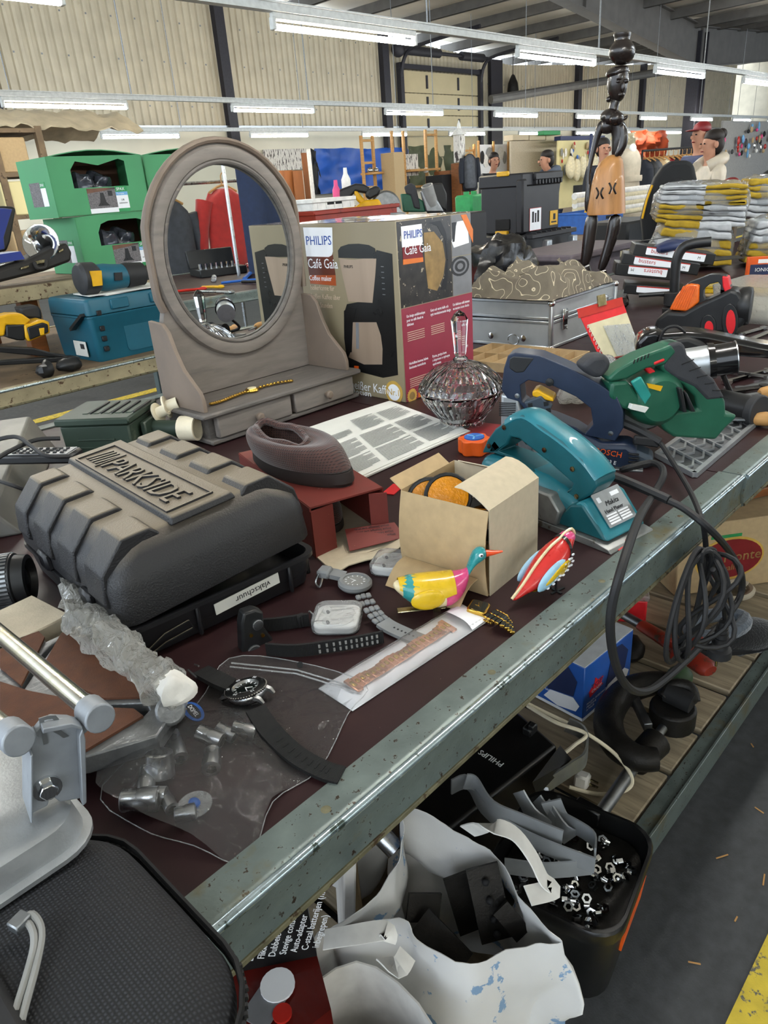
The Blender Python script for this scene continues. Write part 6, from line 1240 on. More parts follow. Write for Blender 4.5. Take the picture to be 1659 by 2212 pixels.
def spax(label, loc, rz, jag=0, w=.46, d=.30, h=.245):
    t = thing('green_carton', label, 'box', loc, rz, 'green display cartons'); k = .004
    out = [(0, 0), (w, 0), (w, h), (0, h)]; hw = .27; hx = .10; hy = .115; hh = .105
    hole = [(hx, hy), (hx+hw, hy), (hx+hw, hy+hh*.55), (hx+hw-.02, hy+hh*.88), (hx+hw-.06, hy+hh), (hx+.06, hy+hh), (hx+.02, hy+hh*.88), (hx, hy+hh*.55)]
    if jag: hole = [(hx, hy), (hx+hw, hy), (hx+hw, hy+hh), (hx+hw-.03, hy+hh+.01), (hx+hw*.5, hy+hh-.015), (hx+.03, hy+hh+.004), (hx, hy+hh-.03)]
    Mf = frame((0, 0, 0), (1, 0, 0), (0, 0, 1)); obj('front_wall', G().plate(out, [hole], -k, 0, Mf), 'carton_green', t, ang=0)
    for n, c_, dd, m in (('side_wall', (0, d/2, h/2), (k, d, h), 'carton_green'), ('side_wall', (w, d/2, h/2), (k, d, h), 'carton_green'), ('back_wall', (w/2, d, h/2), (w, k, h), 'carton_inside'), ('floor_wall', (w/2, d/2, k/2), (w, d, k), 'carton_inside')): obj(n, G().box(c_, dd), m, t)
    obj('top_flap', G().grid(8, 6, lambda u, v: (w*u, d*v, h+(.025*sin(pi*u)*(1-v)*(1 if jag else .2))), k), 'carton_green', t)
    obj('inner_lining', G().box((w/2, d*.75, h*.6), (w-.02, .004, h*.7)), 'carton_inside', t)
    for i, (x, r) in enumerate(((.17, .06), (.27, .05))): obj('bagged_part', lump(G(), (x, .09, hy+.01), (r, .06, .055), 18, .5, 30), 'dark_film', t)
    rect, poly, txt = printf(t, Mf); u0, v0 = .155, .006
    pl = rect('photo_print', u0, v0, u0+.14, v0+.105, 'gravel_photo'); poly('deck_print', [(u0, v0+.085), (u0+.14, v0+.098), (u0+.14, v0+.105), (u0, v0+.105)], 'deck_photo', .0012, pl); poly('foot_print', [(u0+.04, v0+.03), (u0+.1, v0+.03), (u0+.085, v0+.045), (u0+.078, v0+.085), (u0+.062, v0+.085), (u0+.055, v0+.045)], 'print_black', .0012, pl); poly('inset_print', [(u0+.10, v0+.07), (u0+.122, v0+.07), (u0+.122, v0+.092), (u0+.10, v0+.092)], 'print_black', .0014, pl); rect('caption_strip', u0, v0, u0+.14, v0+.02, 'print_white', .0012, par=pl)
    lb = rect('label_panel', u0+.14, v0, u0+.20, v0+.11, 'print_white', .0008); rect('label_head', u0+.14, v0+.085, u0+.20, v0+.11, 'green', .0012, par=lb); rect('label_band', u0+.14, v0+.07, u0+.20, v0+.085, 'light_blue', .0012, par=lb); rect('label_foot', u0+.14, v0, u0+.20, v0+.014, 'green', .0012, par=lb)
    txt('lettering', 'SPAX', u0+.145, v0+.091, .018, 'print_white', .0018, par=lb); txt('lettering', 'Terrasse', u0+.145, v0+.074, .010, 'print_white', .0018, par=lb); txt('lettering', 'Lift', u0+.17, v0+.047, .012, 'ink', .0014, 'CENTER', par=lb); txt('lettering', 'extension', u0+.17, v0+.034, .011, 'ink', .0014, 'CENTER', par=lb)
    Ms = frame((-k/2, d, 0), (0, -1, 0), (0, 0, 1)); rect, poly, txt = printf(t, Ms); s = rect('side_print', .08, .05, .24, .15, 'gravel_photo'); rect('side_label', .19, .05, .24, .15, 'print_white', .0012, par=s); rect('side_head', .19, .125, .24, .15, 'green', .0016, par=s); txt('lettering', 'SPAX', .194, .132, .016, 'print_white', .002, par=s)
    return t
gY = 3.42
spax('lower left green display carton with rounded cut-out window', (1.60, gY, 1.092), rad(3)); spax('upper left green display carton with torn top window', (1.535, gY+.01, 1.34), rad(1), 1)
spax('upper right green display carton with torn black wrapped goods', (2.02, gY+.04, 1.34), rad(-2), 1); spax('lower right green display carton half hidden by the mirror', (2.085, gY+.02, 1.092), rad(0))
mat('case_teal', '17586c', .45, v=.08, s=12)
mk = thing('stacking_case', 'teal stackable tool case behind the dresser mirror', 'tool case', (1.294, 2.84, .80), rad(2)); w, d, h = .46, .33, .245
obj('body', G().loft([[(x, y, z) for x, y in rrect(w*s, d*s, .02, 4, w/2, d/2)] for z, s in ((0, .94), (.01, .96), (.17, 1), (.172, 1.01), (.18, 1.01))]), 'case_teal', mk); obj('lid', G().loft([[(x, y, z) for x, y in rrect(w*s, d*s, .02, 4, w/2, d/2)] for z, s in ((.182, 1.01), (.235, 1.0), (.245, .97))]), 'case_teal', mk, bev=.003)
obj('front_panel', G().prism(rrect(.26, .13, .02, 4, .27, .085), 0, .004, frame((0, .006, 0), (1, 0, 0), (0, 0, 1))), 'case_teal', mk)
for z in (.05, .09, .13, .19): obj('hinge_slot', G().box((.045, .0, z), (.02, .012, .02), .002), 'black_plastic', mk)
obj('carry_handle', G().tube([(-.01, .02, .19), (-.02, .10, .14), (-.018, .12, .13)], 1, 4, False, (.018, .008), up=(0, 0, 1)), 'black_plastic', mk); obj('paper_label', G().box((-.003, .12, .05), (.002, .10, .06)), 'paper', mk); obj('label_bar', G().box((-.0045, .10, .06), (.002, .03, .02)), 'ink', mk)
for x in (.14, .32): obj('lid_recess', G().box((x, -.004, .215), (.08, .012, .04), .004), 'case_teal', mk)
tr_ = thing('cordless_tool', 'teal cordless tool body with yellow label lying on the teal case', 'power tool', (0, 0, 0)); p = PL((1.33, 2.93, 1.1), rad(0))
def tp(x, y, o=0): return p.p3(x*.2411, 280+y*.2411, o)
obj('barrel', G().tube([tp(850, 1330), tp(930, 1325), tp(1000, 1320), tp(1110, 1310)], [.05, .054, .05, .047], 18), 'case_teal', tr_); obj('nose', G().tube([tp(1110, 1310), tp(1130, 1305), tp(1270, 1290), tp(1300, 1288), tp(1340, 1286)], [.048, .05, .046, .028, .026], 18), 'rubber', tr_)
obj('rear_housing', G().tube([tp(700, 1340), tp(720, 1338), tp(840, 1332), tp(870, 1330)], [.052, .062, .062, .05], 18), 'dark_grey', tr_); obj('yellow_label', G().prism([p.q(x*.2411, 280+y*.2411) for x, y in ((740, 1265), (840, 1260), (850, 1390), (770, 1400))], .058, .066, p.M), 'yellow', tr_); obj('name_plate', G().prism([p.q(x*.2411, 280+y*.2411) for x, y in ((965, 1280), (1035, 1275), (1040, 1345), (970, 1350))], .05, .056, p.M), 'black_plastic', tr_)
tag(obj('white_sheets', G().box((1.55, 2.98, 1.049), (.34, .2, .004), rot=(0, 0, .15)).box((1.48, 2.95, 1.053), (.28, .18, .003), rot=(0, 0, -.1)), 'paper'), 'white paper sheets under the cordless tool', 'paper')
dwt = thing('yellow_drill', 'yellow and black cordless tool body at the left edge', 'power tool', (0, 0, 0)); p = PL((.98, 3.0, .8), rad(-8)); dq = lambda *L: [p.q(x*.3376, 300+y*.3376) for x, y in L]
for nm, L_, z0, z1, m in (('body', ((-60, 1150), (60, 1120), (140, 1118), (200, 1160), (160, 1200), (40, 1190), (30, 1260), (-60, 1270)), -.09, 0, 'yellow'), ('grip', ((35, 1190), (160, 1185), (160, 1290), (110, 1290), (40, 1270)), -.08, .004, 'black_plastic'), ('battery_frame', ((150, 1190), (270, 1155), (312, 1170), (318, 1240), (180, 1298), (160, 1270)), -.1, .01, 'yellow'), ('battery_face', ((165, 1205), (265, 1172), (300, 1185), (305, 1235), (185, 1285)), .008, .018, 'black_plastic'), ('battery_mark', ((240, 1210), (275, 1205), (275, 1250), (250, 1255)), .017, .021, 'yellow')): obj(nm, G().prism(dq(*L_), z0, z1, p.M), m, dwt, bev=.006)
obj('motor_cap', G().prism(dq((165, 1095), (280, 1075), (310, 1100), (320, 1170), (200, 1160)), -.2, -.1, p.M), 'dark_grey', dwt, bev=.01)
bar_l = ['black serrated tool rail on the rusty table', 'long black tool rail along the table edge']
for k, L_ in enumerate((((-60, 1310), (170, 1320), (280, 1350), (390, 1370), (385, 1385), (200, 1370), (-60, 1345)), ((-60, 1400), (420, 1370), (470, 1380), (420, 1405), (-60, 1430)))): tag(obj('tool_rail', G().prism(dq(*L_), .06, .1, p.M), 'black_plastic', bev=.004), bar_l[k], 'tool part')
tag(obj('black_clamp', lump(lump(G(), (1.16, 2.80, .828), (.05, .03, .026), 12, .3, 40), (1.06, 2.79, .83), (.035, .03, .03), 12, .4, 50), 'black_plastic'), 'black tool clip lying at the teal case corner', 'clip')
# castors under the far table
for k, x in enumerate((.35, 1.75)):
    t = thing('castor', ['left castor wheel under the rusty table', 'right castor wheel under the rusty table'][k], 'wheel', (x, 2.85, 0), .4); obj('wheel', G().cyl((-.02, 0, .06), (.02, 0, .06), .06, n=20), 'rubber', t); obj('fork', G().box((-.028, 0, .1), (.006, .05, .12)).box((.028, 0, .1), (.006, .05, .12)).box((0, 0, .16), (.07, .07, .01)).cyl((0, 0, .16), (0, 0, .76), .022, n=8), 'dark_iron', t)
# trumpet case with blue lining
mat('blue_lining', '1e2f78', .8, v=.15, s=8, sheen=.5); mat('black_leather', '1f1d1b', .6, v=.2, s=20, c2='6b6048', c2s=40, c2t=.68, b=.15)
tc2 = thing('trumpet_case', 'open black instrument case with blue lining and silver trumpet bell', 'instrument case', (0, 0, 0)); p = PL((1.12, 3.30, 1.09), rad(0)); tq = lambda *L: [p.q(x*.2411, 280+y*.2411) for x, y in L]
obj('lower_shell', G().prism(tq((-200, 1240), (0, 1250), (280, 1160), (450, 1070), (600, 1010), (650, 1100), (640, 1180), (400, 1270), (0, 1370), (-200, 1370)), -.16, .0, p.M), 'black_leather', tc2, bev=.012)
obj('lid_shell', G().prism(tq((-200, 690), (180, 668), (260, 675), (295, 690), (240, 1000), (205, 1090), (-200, 1160)), -.24, -.17, p.M), 'black_leather', tc2, bev=.01); obj('lid_lining', G().prism(tq((-200, 700), (170, 690), (250, 700), (170, 960), (180, 1070), (-200, 1140)), -.172, -.16, p.M), 'blue_lining', tc2, bev=.004)
obj('tray_lining', G().prism(tq((-200, 1150), (200, 1090), (240, 1160), (-200, 1230)), -.15, -.02, p.M), 'blue_lining', tc2)
u, v = tq((400, 1010))[0]; bl2 = obj('trumpet_bell', G().lathe([(.012, -.2), (.018, -.1), (.03, -.04), (.055, -.01), (.078, .0), (.076, .002), (.05, -.008), (.026, -.04), (.01, -.1)], 28, p.M @ TR((u, v, -.04), (rad(-20), rad(-42), 0))), 'chrome', tc2)
for k in range(4): a, b = tq((-80, 1215+14*k), (210-20*k, 1130+16*k)); obj('trumpet_tube', G().cyl(p.M @ V((*a, -.04)), p.M @ V((*b, -.04)), .008, n=10), 'chrome', tc2)
for L_ in ((180, 1215, 250, 1255), (305, 1160, 405, 1210), (520, 1065, 560, 1105)): obj('catch', G().prism(tq((L_[0], L_[3]), (L_[2], L_[3]-20), (L_[2], L_[1]), (L_[0], L_[1]+20)), -.002, .012, p.M), 'brass', tc2, bev=.002)
obj('handle', G().tube(smooth_path([p.M @ V((*tq((300, 1190))[0], .01)), p.M @ V((*tq((320, 1240))[0], .02)), p.M @ V((*tq((390, 1230))[0], .02)), p.M @ V((*tq((405, 1170))[0], .01))], 4), .008, 8), 'black_leather', tc2)
# ---------------------------------------------------------------- behind the coffee box: crates, saws, rolling toolbox
mat('crate_red', '8f2d1d', .5, v=.15, s=10, c2='5a1d14', c2s=8, c2t=.6)
def crate(label, loc, rz, w, d, h, m, n=1):
    t = thing('plastic_crate', label, 'crate', loc, rz); rim = .012
    for nm, c_, dd in (('wall', (w/2, 0, h/2), (w, .008, h)), ('wall', (w/2, d, h/2), (w, .008, h)), ('wall', (0, d/2, h/2), (.008, d, h)), ('wall', (w, d/2, h/2), (.008, d, h)), ('floor_sheet', (w/2, d/2, .004), (w, d, .008))): obj(nm, G().box(c_, dd), m, t)
    obj('rim', G().box((w/2, -.006, h-.01), (w+.02, .014, .02), .003).box((-.006, d/2, h-.01), (.014, d+.02, .02), .003), m, t); obj('grip_hole', G().box((w*.5, -.0045, h*.68), (.11, .003, .03), .001), 'matt_black', t)
    for k in range(5): obj('rib', G().box((w*(k+.5)/5, -.006, h*.35), (.008, .006, h*.5), .001), m, t)
    return t
crate('rusty red plastic crate behind the coffee maker box', (2.62, 2.95, .80), 0, .62, .4, .478, 'crate_red'); crate('second red crate carrying the yellow saw', (3.27, 2.9, .80), 0, .6, .4, .385, 'crate_red')
crate('white plastic crate standing on the red crate', (2.66, 3.0, 1.279), .03, .30, .3, .055, 'white')
tag(obj('spray_bottle', G().lathe([(.022, 0), (.022, .09), (.012, .11), (.01, .14), (0, .14)], 14), 'pink', loc=(3.02, 3.2, 1.279)), 'clear pink bottle beside the yellow circular saw', 'bottle'); tag(obj('white_bottle', G().lathe([(.026, 0), (.026, .14), (.012, .17), (.01, .2), (0, .2)], 14), 'white', loc=(3.12, 3.22, 1.279)), 'white bottle behind the yellow circular saw', 'bottle')
ys = thing('yellow_circular_saw', 'yellow circular saw with black handles on the red crate', 'power tool', (0, 0, 0)); p = PL((3.2, 3.03, 1.19), rad(-40)); yq = lambda *L: [p.q(600+x*.3014, 250+y*.3014) for x, y in L]
for nm, L_, z0, z1, m in (('rear_handle', ((412, 590), (440, 530), (560, 485), (620, 490), (670, 520), (690, 560), (640, 560), (560, 545), (500, 610), (490, 700), (450, 690)), -.05, .0, 'black_plastic'), ('front_handle', ((620, 570), (650, 520), (700, 500), (735, 520), (720, 570), (650, 605)), -.01, .04, 'black_plastic'), ('motor_body', ((460, 660), (560, 650), (620, 605), (720, 595), (745, 640), (740, 720), (500, 720)), -.07, .03, 'yellow'), ('frame_arm', ((545, 540), (570, 540), (640, 620), (620, 660), (560, 600)), -.03, .01, 'yellow'), ('base_plate', ((450, 705), (900, 690), (900, 720), (450, 725)), -.1, .08, 'dull_steel')): obj(nm, G().prism(yq(*L_), z0, z1, p.M), m, ys, bev=.012 if m != 'dull_steel' else .002, bseg=3)
u, v = yq((775, 625))[0]; obj('blade_guard', G().lathe([(0, 0), (.075, 0), (.085, -.012), (.085, -.03), (0, -.03)], 30, p.M @ TR((u, v-.02, .0))), 'dull_steel', ys); obj('lower_guard', G().prism(yq((790, 640), (830, 625), (890, 690), (800, 690)), .03, .045, p.M), 'cast_alu', ys)
g2 = thing('mitre_tool', 'dark green power saw with grey extraction pipe behind the carton', 'power tool', (0, 0, 0)); p = PL((3.75, 2.95, 1.18), rad(-45)); yq = lambda *L: [p.q(600+x*.3014, 250+y*.3014) for x, y in L]
for nm, L_, z0, z1, m in (('body', ((880, 560), (960, 560), (1040, 610), (1060, 690), (900, 690)), -.06, .02, 'saw_green'), ('handle', ((905, 510), (950, 480), (985, 500), (1010, 600), (1020, 670), (975, 660), (950, 570), (920, 560)), -.02, .03, 'grip_grey'), ('guard', ((1020, 540), (1060, 530), (1140, 600), (1190, 690), (1060, 690)), -.04, .03, 'dull_steel'), ('cutter', ((1100, 490), (1180, 480), (1215, 560), (1215, 690), (1150, 640)), -.07, -.02, 'black_plastic')): obj(nm, G().prism(yq(*L_), z0, z1, p.M), m, g2, bev=.008)
a, b = p.p3(600+1065*.3014, 250+500*.3014, .03), p.p3(600+1110*.3014, 250+640*.3014, 0); obj('extraction_pipe', G().ring(a, b, .036, .03, 18), 'grey', g2); obj('base', G().box((3.75, 3.0, 1.0), (.4, .3, .38), .01), 'dark_grey', g2)
for k in range(4): tag(obj('bottle_pack', G().box((0, 0, .09), (.28, .2, .18), .02).cyl((-.07, 0, .17), (-.07, 0, .21), .03, n=10).cyl((.07, 0, .17), (.07, 0, .21), .03, n=10), 'green', loc=(6.3+.33*(k % 2), 4.75+.0*k, .84+.22*(k//2)), rot=(0, 0, .1)), ['lower left green bottle pack behind the carton', 'lower right green bottle pack next to the black toolbox', 'upper left green bottle pack behind the carton', 'upper right green bottle pack next to the black toolbox'][k], 'bottles', 'green bottle packs')
tag(obj('side_stand', G().box((6.45, 4.75, .42), (.8, .4, .84), .01), 'old_board'), 'plain wooden stand under the green bottle packs', 'stand')
bt_ = thing('rolling_toolbox', 'black rolling toolbox with yellow latches and stickers', 'toolbox', (4.48, 2.95, .80)); w, d = .49, .34; mat('tb_black', '222226', .5, v=.1, s=20, b=.08, bs=300)
obj('lower_unit', G().box((w/2+.03, d/2, .10), (w+.14, d+.1, .2), .01), 'tb_black', bt_); obj('ribbed_tray', G().box((w/2+.03, -.06, .19), (w+.1, .08, .03), .004), 'tb_black', bt_)
for k in range(8): obj('tray_rib', G().box((.03+.065*k, -.06, .21), (.01, .08, .012), .002), 'tb_black', bt_)
obj('upper_unit', G().box((w/2, d/2, .395), (w, d, .38), .012), 'tb_black', bt_); obj('upper_lid', G().box((w/2, d/2, .545), (w+.02, d+.02, .085), .01), 'tb_black', bt_); obj('corner_pillar', G().box((.0, .0, .38), (.06, .06, .34), .012), 'tb_black', bt_)
for y, z, s in ((.14, .59, .09), (.15, .215, .1)): obj('yellow_latch', G().box((-.012, y, z), (.03, s, .03), .004), 'yellow', bt_)
obj('latch_recess', G().box((-.004, .15, .27), (.01, .12, .07), .004), 'matt_black', bt_); obj('carry_handle', G().box((.3, -.016, .56), (.36, .03, .05), .008), 'tb_black', bt_)
for k in range(9): obj('handle_tooth', G().box((.14+.04*k, -.018, .525), (.02, .026, .03), .003), 'tb_black', bt_)
Mt = frame((0, -.001, 0), (1, 0, 0), (0, 0, 1)); rect, poly, txt = printf(bt_, Mt); s = rect('white_sticker', .10, .22, .24, .36, 'print_white', .003); rect('sticker_edge', .097, .217, .243, .363, 'red', .002); rect('bottle_print', .125, .27, .15, .34, 'ink', .0034, par=s); rect('bottle_print', .16, .27, .18, .33, 'ink', .0034, par=s); rect('bottle_print', .19, .27, .215, .345, 'ink', .0034, par=s); rect('yellow_sticker', .36, .235, .46, .33, 'yellow', .003); rect('sticker_print', .375, .25, .445, .26, 'ink', .0036); rect('sticker_print', .40, .27, .43, .31, 'ink', .0036)
for x in (.12, .46): obj('wheel_bracket', G().box((x, -.13, .1), (.06, .05, .12), .006), 'alu', bt_)
crate('blue plastic crate behind the carved figure', (6.95, 3.75, .80), .0, .62, .4, .2, 'blue'); tag(obj('yellow_part', lump(G(), (7.25, 3.9, .93), (.14, .1, .14), 12, .4, 12), 'yellow'), 'yellow tool piece standing in the blue crate', 'tool part')
mat('bag_black', '131316', .25, v=.5, s=20, b=.8, bs=30)
tag(obj('bin_liner', lump(G(), (2.82, 1.96, .98), (.18, .12, .16), 22, .4, 14), 'bag_black'), 'crumpled black plastic sack behind the aluminium case', 'sack')
mat('table_lilac', '6d6368', .7); tag(obj('grey_tray', G().box((4.3, 2.45, .92), (.9, .5, .04), .01).box((4.3, 2.45, .45), (.5, .4, .9), .01), 'table_lilac'), 'grey flat box behind the legs of the carved figure', 'box')
bk = thing('backpack', 'black backpack with yellow piping behind the glove packs', 'backpack', (0, 0, 0)); p = PL((4.78, 2.02, .8), rad(-62)); kq = lambda *L: [p.q(1350+x*.226, 350+y*.226) for x, y in L]
obj('bag_body', G().prism(kq((160, 560), (190, 430), (240, 280), (290, 150), (360, 50), (450, -10), (600, -20), (660, 20), (690, 160), (660, 1000), (200, 1000)), -.22, .0, p.M), 'matt_black', bk, bev=.05, bseg=3); obj('front_pocket', G().prism(kq((330, 560), (350, 300), (420, 160), (560, 150), (600, 560)), -.01, .05, p.M), 'matt_black', bk, bev=.03); obj('piping', G().tube(smooth_path([p.M @ V((*q_, .01)) for q_ in kq((165, 540), (185, 450), (215, 340), (260, 220))], 4), .007, 6), 'yellow', bk)
# ---------------------------------------------------------------- under the table, on the slats
SB = SZ+.008
def B(px, py, z=SB): return T(px, py, z)
# black photo lamp
mat('ph_black', '141415', .35, v=.2, s=15, b=.05)
lp = thing('floodlight', 'black halogen floodlight with grey bracket under the table', 'lamp', (0, 0, 0)); lc = [T(x, y, .30) for x, y in ((850, 1700), (1100, 1520), (1205, 1610), (960, 1800))]
obj('housing', G().add([p-V((0, 0, .16)) for p in lc]+[p+V((0, 0, 0)) for p in lc], [(0, 3, 2, 1), (4, 5, 6, 7), (0, 1, 5, 4), (1, 2, 6, 5), (2, 3, 7, 6), (3, 0, 4, 7)]), 'ph_black', lp, bev=.008)
a = T(1090, 1650, .3012); dirx = (T(1040, 1620, .3012)-a); obj('lettering', G().text('PHILIPS', .0185, frame(a, dirx, V((-dirx.y, dirx.x, 0))), .001), 'print_white', lp, ang=0)
obj('hinge_clip', G().box(T(1145, 1575, .31), (.03, .02, .02), .003).box(T(1150, 1570, .325), (.014, .012, .012), .002), 'black_plastic', lp)
obj('visor', G().add([T(1150, 1690, .30), T(1210, 1610, .30), T(1235, 1640, .26), T(1160, 1720, .26), T(1150, 1690, .29), T(1210, 1610, .29), T(1235, 1640, .25), T(1160, 1720, .25)], [(0, 1, 2, 3), (7, 6, 5, 4), (0, 4, 5, 1), (1, 5, 6, 2), (2, 6, 7, 3), (3, 7, 4, 0)]), 'ph_black', lp)
brp = smooth_path([T(1175, 1700, .25), T(1205, 1680, .25), T(1235, 1660, .25), T(1262, 1640, .26), T(1268, 1605, .27), T(1255, 1580, .28), T(1225, 1565, .29)], 4)
obj('bracket', G().tube(brp, 1, 4, False, (.0035, .026), up=(0, 0, 1)), 'alu', lp); obj('bracket_bolt', G().cyl(T(1178, 1702, .25), T(1174, 1706, .245), .009, n=6), 'steel', lp)
obj('cable', G().tube(smooth_path([T(1130, 1515, .3), T(1170, 1535, .29), T(1260, 1580, .26), T(1330, 1630, .21), T(1365, 1680, .17), T(1350, 1708, .15), T(1290, 1715, .14), T(1230, 1700, .15)], 6), .0042, 8).tube(smooth_path([T(1140, 1525, .3), T(1200, 1560, .31), T(1265, 1585, .3), T(1240, 1610, .29), T(1205, 1640, .26), T(1195, 1665, .22)], 6), .0042, 8), 'ivory', lp)
pl2 = obj('plug', G().box(T(1258, 1685, .15), (.035, .03, .03), .005, rot=(0, .3, .2)), 'white', lp); obj('pin', G().cyl(T(1272, 1683, .15), T(1292, 1692, .15), .0025, n=6).cyl(T(1272, 1693, .145), T(1292, 1702, .145), .0025, n=6), 'brass', pl2)
# blue polishing machine box
mat('tc_blue', '2457a8', .35, v=.35, s=6, coat=.2); mat('tc_white', 'd5d8dc', .4)
o = B(1270, 1552); tcx = thing('polisher_box', 'blue printed polishing machine carton under the table edge', 'box', (1.308, .674, SB), rad(-4)); w, d, h = .22, .19, .158
obj('carton', G().box((w/2, d/2, h/2), (w, d, h), .002), 'tc_blue', tcx); obj('top_panel', G().box((w/2, d/2, h+.001), (w-.002, d-.002, .002)), 'tc_white', tcx)
def tcface(Mf, W_):
    rect, poly, txt = printf(tcx, Mf)
    m_ = poly('machine_print', [(W_*.45, .07), (W_*.85, .09), (W_*.9, .16), (W_*.75, .21), (W_*.55, .22), (W_*.5, .14)], 'navy', .001); poly('pad_print', [(W_*.4, .03), (W_*.62, .015), (W_*.9, .03), (W_*.95, .06), (W_*.85, .085), (W_*.5, .07)], 'print_white', .0012)
    b_ = poly('brand_badge', [(W_*.1, .11), (W_*.2, .13), (W_*.22, .155), (W_*.28, .135), (W_*.38, .135), (W_*.34, .115), (W_*.38, .10), (W_*.12, .085)], 'bright_red', .0016); txt('lettering', 'TOP', W_*.13, .118, .026, 'navy', .002, par=b_); txt('lettering', 'CRAFT', W_*.14, .10, .015, 'print_white', .002, par=b_)
    for i, s in enumerate(('POLIJST- BOENMACHINE', 'MACHINE', 'A POLIR')): txt('lettering', s, W_*.06, .06-.013*i, .012, 'print_white', .0014, sx=.8)
    rect('base_strip', 0, 0, W_, .012, 'print_white', .0012)
sc_ = Matrix.Diagonal((1, .68, 1, 1)); tcface(frame((0, -.0005, 0), (1, 0, 0), (0, 0, 1)) @ sc_, w); tcface(frame((-.0005, d, 0), (0, -1, 0), (0, 0, 1)) @ sc_, d)
# cast iron clamp-on vice
vi = thing('pipe_vice', 'dark cast iron pipe clamp lying on the slats', 'clamp', (0, 0, 0))
def fr(p, z): return T(p[0], p[1], z)
obj('c_frame', G().tube(smooth_path([fr(p, .20) for p in ((1470, 1480), (1415, 1475), (1350, 1495), (1315, 1545), (1325, 1600), (1370, 1635), (1420, 1640))], 5), [.025+.009*sin(pi*i/30) for i in range(31)], 12), 'dark_iron', vi)
obj('screw_nut', G().cyl(fr((1420, 1600), .18), fr((1370, 1650), .17), .034, .03, n=16), 'dark_iron', vi, bev=.004)
obj('screw', G().cyl(fr((1450, 1545), .19), fr((1400, 1620), .17), .011, n=12).cyl(fr((1380, 1640), .17), fr((1285, 1775), .15), .014, n=12), 'dull_steel', vi); obj('screw_tip', G().cyl(fr((1292, 1766), .15), fr((1278, 1786), .148), .0155, n=12), 'brass', vi)
obj('jaw', G().prism(circ(.052, 20, *tuple(fr((1455, 1520), .22))[:2]), .16, .215).prism(circ(.04, 16, *tuple(fr((1470, 1500), .22))[:2]), .21, .235), 'dark_iron', vi, bev=.006); jx = fr((1468, 1505), .24); obj('jaw_mouth', G().cyl(jx+V((0, -.03, -.005)), jx+V((0, .03, .0)), .024, n=14), 'matt_black', vi)
obj('jaw_arch', G().tube(smooth_path([fr((1430, 1505), .235), fr((1455, 1480), .255), fr((1490, 1485), .255), fr((1500, 1515), .235)], 4), .014, 10), 'dark_iron', vi); mat('iron_green', '2c4428', .6, v=.3, s=30); obj('green_head', G().ball(fr((1468, 1462), .24), (.035, .03, .026), 14, 9), 'iron_green', vi); obj('guide_bar', G().box(fr((1385, 1540), .19), (.10, .02, .02), .002, rot=(0, 0, .75)), 'dull_steel', vi)
# red pipe wrench
mat('wrench_red', '8c2c1c', .5, v=.25, s=20, c2='4a3528', c2s=30, c2t=.58); pwz = .17
pw = thing('pipe_wrench', 'worn red pipe wrench lying on the slats', 'wrench', (0, 0, 0)); ps = [T(x, y, pwz) for x, y in ((1340, 1325), (1385, 1350), (1440, 1385), (1500, 1425), (1535, 1450))]
obj('handle_end', G().cyl(T(1325, 1315, pwz), ps[1], .014, n=12), 'dull_steel', pw); obj('handle', G().tube(smooth_path(ps[1:], 4), [.02, .021, .022, .022, .023, .024, .026, .028, .03, .03, .03, .028, .02], 10, flat=(1, .7), up=(0, 0, 1)), 'wrench_red', pw); obj('jaw', G().box(T(1485, 1400, pwz+.03), (.12, .025, .03), .006, rot=(0, 0, -.25)).box(T(1450, 1385, pwz+.035), (.03, .05, .03), .006, rot=(0, 0, -.25)), 'wrench_red', pw)
tag(obj('old_hammer_head', lump(G(), B(1360, 1400, .15), (.05, .04, .025), 14, .4, 30), 'dark_iron'), 'rusty dark metal lump beside the blue carton', 'scrap')
rdb = thing('red_tin', 'red plastic box with clear lid under the table edge', 'box', tuple(B(1400, 1330)), .5); obj('body', G().box((.02, .06, .04), (.14, .10, .08), .006), 'bright_red', rdb); obj('lid', G().box((.02, .06, .088), (.15, .11, .018), .004), 'film_cloudy', rdb)
# black slipper and grey fleece
mat('fleece', '141416', .95, v=.4, s=120, b=.8, bs=200, sheen=.6); mat('grey_fleece', '596069', .95, v=.25, s=80, b=.8, bs=160, sheen=.6)
sl = thing('slipper', 'black fleece slipper with grey lining on the slats', 'slipper', tuple(B(1572, 1392)), rad(-40)); obj('sole', G().prism([(.15*cos(a), .055*sin(a)*(1+.2*cos(a))) for a in [2*pi*i/28 for i in range(28)]], 0, .018), 'matt_black', sl, bev=.004); obj('upper', G().ball((.04, 0, .02), (.11, .058, .055), 20, 12), 'fleece', sl, sub=1); obj('lining', G().tube([(-.04+.075*cos(a), .045*sin(a), .07+.012*cos(a)) for a in [2*pi*i/20 for i in range(20)]], .020, 8, True), 'grey_fleece', sl)
cc = thing('fruit_carton', 'brown banana carton with red oval logo beside the slats', 'box', (2.02, .72, SB), rad(-38)); obj('carton', G().box((.22, .15, .12), (.5, .3, .24), .003), 'card', cc)
rect, poly, txt = printf(cc, frame((-.03, -.0005, 0), (1, 0, 0), (0, 0, 1))); l = poly('logo_ring', circ(.115, 28, .17, .11, .075), 'print_gold', .001); poly('logo_field', circ(.108, 28, .17, .11, .067), 'dark_red', .0016, l); txt('lettering', 'Del Monte', .17, .10, .048, 'print_tan', .002, 'CENTER', par=l); txt('lettering', 'Quality', .17, .07, .028, 'print_tan', .002, 'CENTER', par=l); rect('leaf_print', .10, .185, .2, .195, 'green', .0014)
